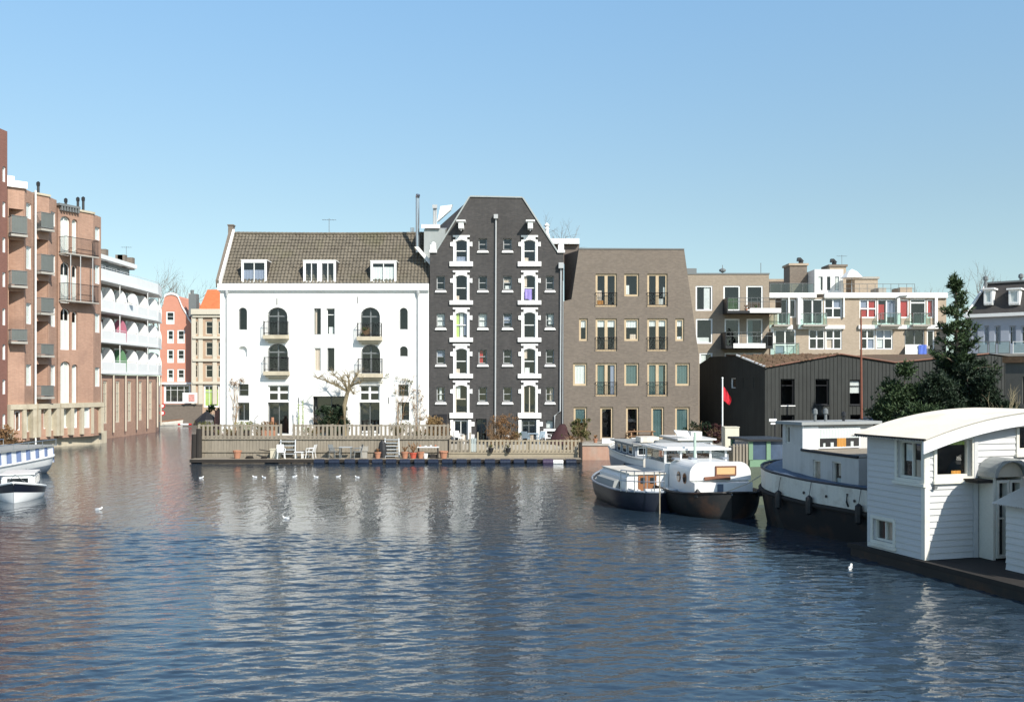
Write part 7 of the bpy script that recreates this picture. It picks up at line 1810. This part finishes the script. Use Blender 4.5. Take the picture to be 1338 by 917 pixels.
bare_tree('bare_tree', 211, 136, 1.5, 17.2, .20, 4, 'leafless tree behind the white balcony flats', M_bark, 16, spread=.35, upl=.5)
# gnarled pollard in front of the white wall
rnd = random.Random(33); b = XY(451, 63.6)
t = thing('pollard_tree', 'gnarled leafless pollard tree against the white warehouse wall', 'tree', (b.x, 63.6, ZD))
s = MB(); K1 = P(450, 530, 63.6); K2 = P(455, 508, 63.6)
s.tube([(b.x, 63.6, ZD-.1), K1, K2], .16, 8, .12); M_pollard = mat('pollard_bark', (.24, .195, .12), rough=.95, var=.25, fine=.2)
s.build('trunk', M_pollard, t)
s = MB(); tips = []
for (px, py, r) in ((440, 503, .09), (428, 499, .06), (415, 494, .05), (447, 494, .08), (455, 492, .09), (466, 489, .09), (470, 500, .07), (436, 490, .06), (462, 514, .06)):
    e = P(px, py, 63.6+rnd.uniform(-.7, .5)); m_ = (K2+e)/2 + Vector((rnd.gauss(0, .08), rnd.gauss(0, .1), rnd.uniform(-.08, .15))); s.tube([K2-Vector((0, 0, rnd.uniform(0, .3))), m_, e], r, 6, r*.6)
    s.sphere(e, r*1.3, 5)
    for k in range(16):
        d = Vector((rnd.gauss(0, .7), rnd.gauss(0, .5), rnd.uniform(.1, 1.0))); branch(s, e, d, rnd.uniform(.25, .75), .018, rnd, .2, 3)
    for k in range(9): branch(s, m_, Vector((rnd.gauss(0, .8), rnd.gauss(0, .5), rnd.uniform(-.2, .9))), rnd.uniform(.2, .5), .018, rnd, .25, 3)
s.build('branches', M_pollard, t)
# dark ivy in the opening, climbers, stalks
def bush(name, px, d, zb, w_, h, n, label, m, seed, size=.09, twig=None, cat='shrub', dep=.5, group=None, leaf=True):
    r_ = random.Random(seed); b = XY(px, d); t = thing(name, label, cat, (b.x, d, zb), group=group)
    s = MB()
    for i in range(int(26+w_*22)):
        e = Vector((r_.gauss(0, .42)*w_, r_.gauss(0, .4)*dep, h*r_.uniform(.35, 1.0)*(1-.25*abs(r_.gauss(0, .5))))); p0 = Vector((b.x+e.x*.3, d+e.y*.3, zb))
        s.tube([p0, p0+e*.5+Vector((r_.gauss(0, .06), 0, .08)), p0+e], .012, 4, .004, cap=False)
        for k in range(4): branch(s, p0+e*r_.uniform(.4, 1), Vector((r_.gauss(0, 1), r_.gauss(0, .6), r_.uniform(0, 1))), r_.uniform(.1, .35), .006, r_, .3, 2)
    s.build('stems', twig or M_twig, t)
    if leaf:
        l = MB()
        for i in range(max(5, int(n/60))):
            f = i/max(5, int(n/60)); c = (b.x+r_.gauss(0, .42)*w_, d+r_.gauss(0, .35)*dep, zb+h*r_.uniform(.12, .88)); rr = r_.uniform(.18, .36)*min(w_, h)
            leaf_quads(l, c, (rr, rr*.8, rr*.85), 60, size, r_)
        l.build('foliage', m, t)
bush('ivy_bush', 436, 64.5, ZD, 1.0, 2.15, 4200, 'dark green ivy bush filling the wide opening of white warehouse', M_leaf_dark, 1, .10)
bush('dry_shrub', 656, 63.2, .93, .9, 2.1, 2600, 'large dry brown twiggy shrub between the two shop windows', M_leaf_dry, 2, leaf=True, size=.06)
bush('dry_shrub', 643, 63.3, .93, .35, 1.5, 300, 'reddish brown twiggy shrub beside the black door', M_leaf_dry, 12, .045)
bush('dry_shrub', 567, 62.8, ZD, .85, 1.4, 2600, 'straw coloured shrub behind fence at the warehouse junction', leaf_mat('straw_leaf', (.26, .17, .075)), 3, .06)
bush('olive_bush', 757, 63.6, 1.0, .7, 1.75, 3000, 'olive green bush at the left corner of the brown house', M_leaf_olive, 4, .065)
bush('round_hedge', 916, 59.2, 1.3, .8, 1.35, 2600, 'dense dark hedge beside the brown house corner', M_leaf_dark, 5, .07, dep=.8)
bush('round_hedge', 935, 58.4, 1.3, .65, 1.25, 1500, 'maroon tinted hedge next to the white flagpole', M_leaf_maroon, 6, .07, dep=.7)
bush('ochre_shrub', 950, 57.9, 1.3, .22, 1.15, 250, 'small ochre shrub just right of the flagpole', M_leaf_dry, 16, .05)
bush('quay_bush', 3, 58.5, .95, 1.3, 1.5, 1500, 'brown and green bush on the quay behind canopied boat', M_leaf_dry, 7, .09, dep=1.0)
bush('palm_plant', 278, 68, 1.0, .7, 2.6, 700, 'leafy green plant left of the white warehouse corner', M_leaf_green, 8, .12)
bush('fence_plant', 300, 62.2, ZD, 1.0, .7, 500, 'yellow green plants growing through the left picket fence', M_leaf_yellow, 9, .06)
bush('fence_plant', 408, 62.3, ZD, .8, .8, 420, 'pale green plants behind fence below the wide opening', M_leaf_yellow, 10, .06)
bush('fence_plant', 545, 62.3, ZD, .9, .85, 420, 'olive plants behind fence below the small right windows', M_leaf_olive, 11, .06)
def climber(px0, px1, y0, y1, label, m, seed, nl=160, size=.06):
    r_ = random.Random(seed); a, b2 = P(px0, y1, 64.85), P(px1, y0, 64.85); t = thing('wall_climber', label, 'climber', ((a.x+b2.x)/2, 64.85, ZD), group='climbers on the white wall')
    s = MB(); l = MB(); xb = (a.x+b2.x)/2
    for i in range(5):
        e = Vector((r_.uniform(a.x, b2.x), 64.9, r_.uniform((a.z+b2.z)/2, b2.z))); p0 = Vector((xb+r_.uniform(-.1, .1), 64.85, ZD)); pts = [p0]
        for k in range(1, 7): f = k/6; pts.append(p0.lerp(e, f)+Vector((r_.gauss(0, .07), r_.uniform(-.03, .05), 0)))
        s.tube(pts, .022, 5, .008, cap=False)
        for k in range(10): branch(s, pts[r_.randint(2, 6)], Vector((r_.gauss(0, 1), r_.gauss(0, .25), r_.gauss(.2, .7))), r_.uniform(.15, .5), .009, r_, .3, 3)
    s.build('stems', M_twig, t)
    for i in range(int(nl/20)): leaf_quads(l, (r_.uniform(a.x, b2.x), 64.82, r_.uniform(a.z, b2.z)), (.16, .08, .14), 20, size, r_)
    l.build('foliage', m, t)
climber(298, 318, 495, 503, 'thin climber with a tuft above the left ground window', M_leaf_dry, 1, 120)
climber(496, 542, 490, 520, 'tangled bare climber around the right ground floor windows', M_leaf_olive, 2, 140)
climber(536, 556, 505, 552, 'brown climber along the right corner of white warehouse', M_leaf_dry, 3, 160)
for i, (px, y) in enumerate(((390, 527), (395.5, 523))):
    s = MB(); b = XY(px, 64.2); zt_ = zat(y, 64.2); s.tube([(b.x, 64.2, ZD), (b.x+.03, 64.2, (ZD+zt_)/2), (b.x, 64.2, zt_)], .05, 7, .03); r_ = random.Random(i)
    for k in range(26): z = r_.uniform(ZD+.2, zt_); a = r_.uniform(0, 6.28); s.poly([(b.x, 64.2, z), (b.x+.12*math.cos(a), 64.2+.12*math.sin(a), z+.06), (b.x+.02, 64.2, z+.09)])
    tag(s.build('stalk_plant', leaf_mat('pale_green_stalk', (.30, .36, .17))), ('shorter' if i == 0 else 'taller')+' pale green upright stalk plant by the white wall', 'plant', 'pale stalk plants')
bush('balcony_plant', 478, 64.72, F_BALC_Z if False else EYE-(438-HZ)/FOC*64.7+.0, .28, .55, 220, 'green plant on the upper right balcony of white warehouse', M_leaf_green, 20, .06, cat='plant', dep=.15)
for i, (px, py, lab) in enumerate(((975, 407, 'left red flower pot on the upper black balcony'), (988, 407, 'right red flower pot on the upper black balcony'))):
    pot(px, py, 82.9, .14, .26, lab, None, (.3, M_leaf_green if i else M_leaf_dry))
# dark covered parasol left of the white warehouse
s = MB(); q = P(270, 555, 66.5); s.lathe([(.9, 0), (.75, .35), (.3, .75), (.04, .95)], (q.x, q.y, q.z), 9); s.tube([(q.x, q.y, 1.0), (q.x, q.y, q.z+.9)], .03, 5)
tag(s.build('dark_parasol', M_black_metal), 'dark drooping parasol behind the corner posts left of warehouse', 'parasol')
s = MB(); q = XY(284, 66); s.box(q.x-.15, q.x+.15, 65.9, 66.2, 1.0, zat(536, 66)); tag(s.build('brick_pier', M_red_brick2), 'reddish brown pier by the left corner of white warehouse', 'pier')

bush('fence_shrub', 338, 62.9, ZD, .7, 1.0, 700, 'green brown shrub behind the left picket fence', M_leaf_olive, 31, .06)
bush('fence_shrub', 520, 63.2, ZD, .8, 1.1, 800, 'dry olive shrub behind fence below the right small windows', M_leaf_olive, 32, .06)
bush('fence_shrub', 580, 62.4, ZD, .5, 1.0, 700, 'rusty brown shrub at the right end of the middle fence', M_leaf_dry, 33, .06)
bush('corner_shrub', 266, 62.6, ZD, .5, .8, 400, 'low brown shrub behind fence at the left quay corner', M_leaf_dry, 34, .06)
bush('terrace_shrub', 676, 63.6, .93, .4, .9, 500, 'small green shrub on the terrace right of the dry shrub', M_leaf_green, 35, .06)
bush('terrace_shrub', 747, 62.6, .60, .4, 1.0, 600, 'brown green shrub inside the right end of pale fence', M_leaf_dry, 36, .06)
# television aerials
for px, y0, d, lab in ((430, 303, 69.5, 'thin television aerial on the ridge of the white warehouse'), (1100, 345, 92, 'thin television aerial above the brick chimneys of terrace flats'), (165, 333, 95, 'thin television aerial on the white balcony flats')):
    a = thing('aerial', lab, 'aerial', P(px, y0+4, d)); q = P(px, y0+6, d); s = MB(); s.tube([q, q+Vector((0, 0, 1.3))], .02, 5); s.build('mast', M_grey_metal, a)
    s = MB(); s.tube([q+Vector((-.5, 0, 1.2)), q+Vector((.5, .1, 1.2))], .012, 4)
    for k in range(6): s.tube([q+Vector((-.45+.18*k, -.2, 1.2)), q+Vector((-.45+.18*k, .25, 1.2))], .008, 4)
    s.build('antenna', M_grey_metal, a)
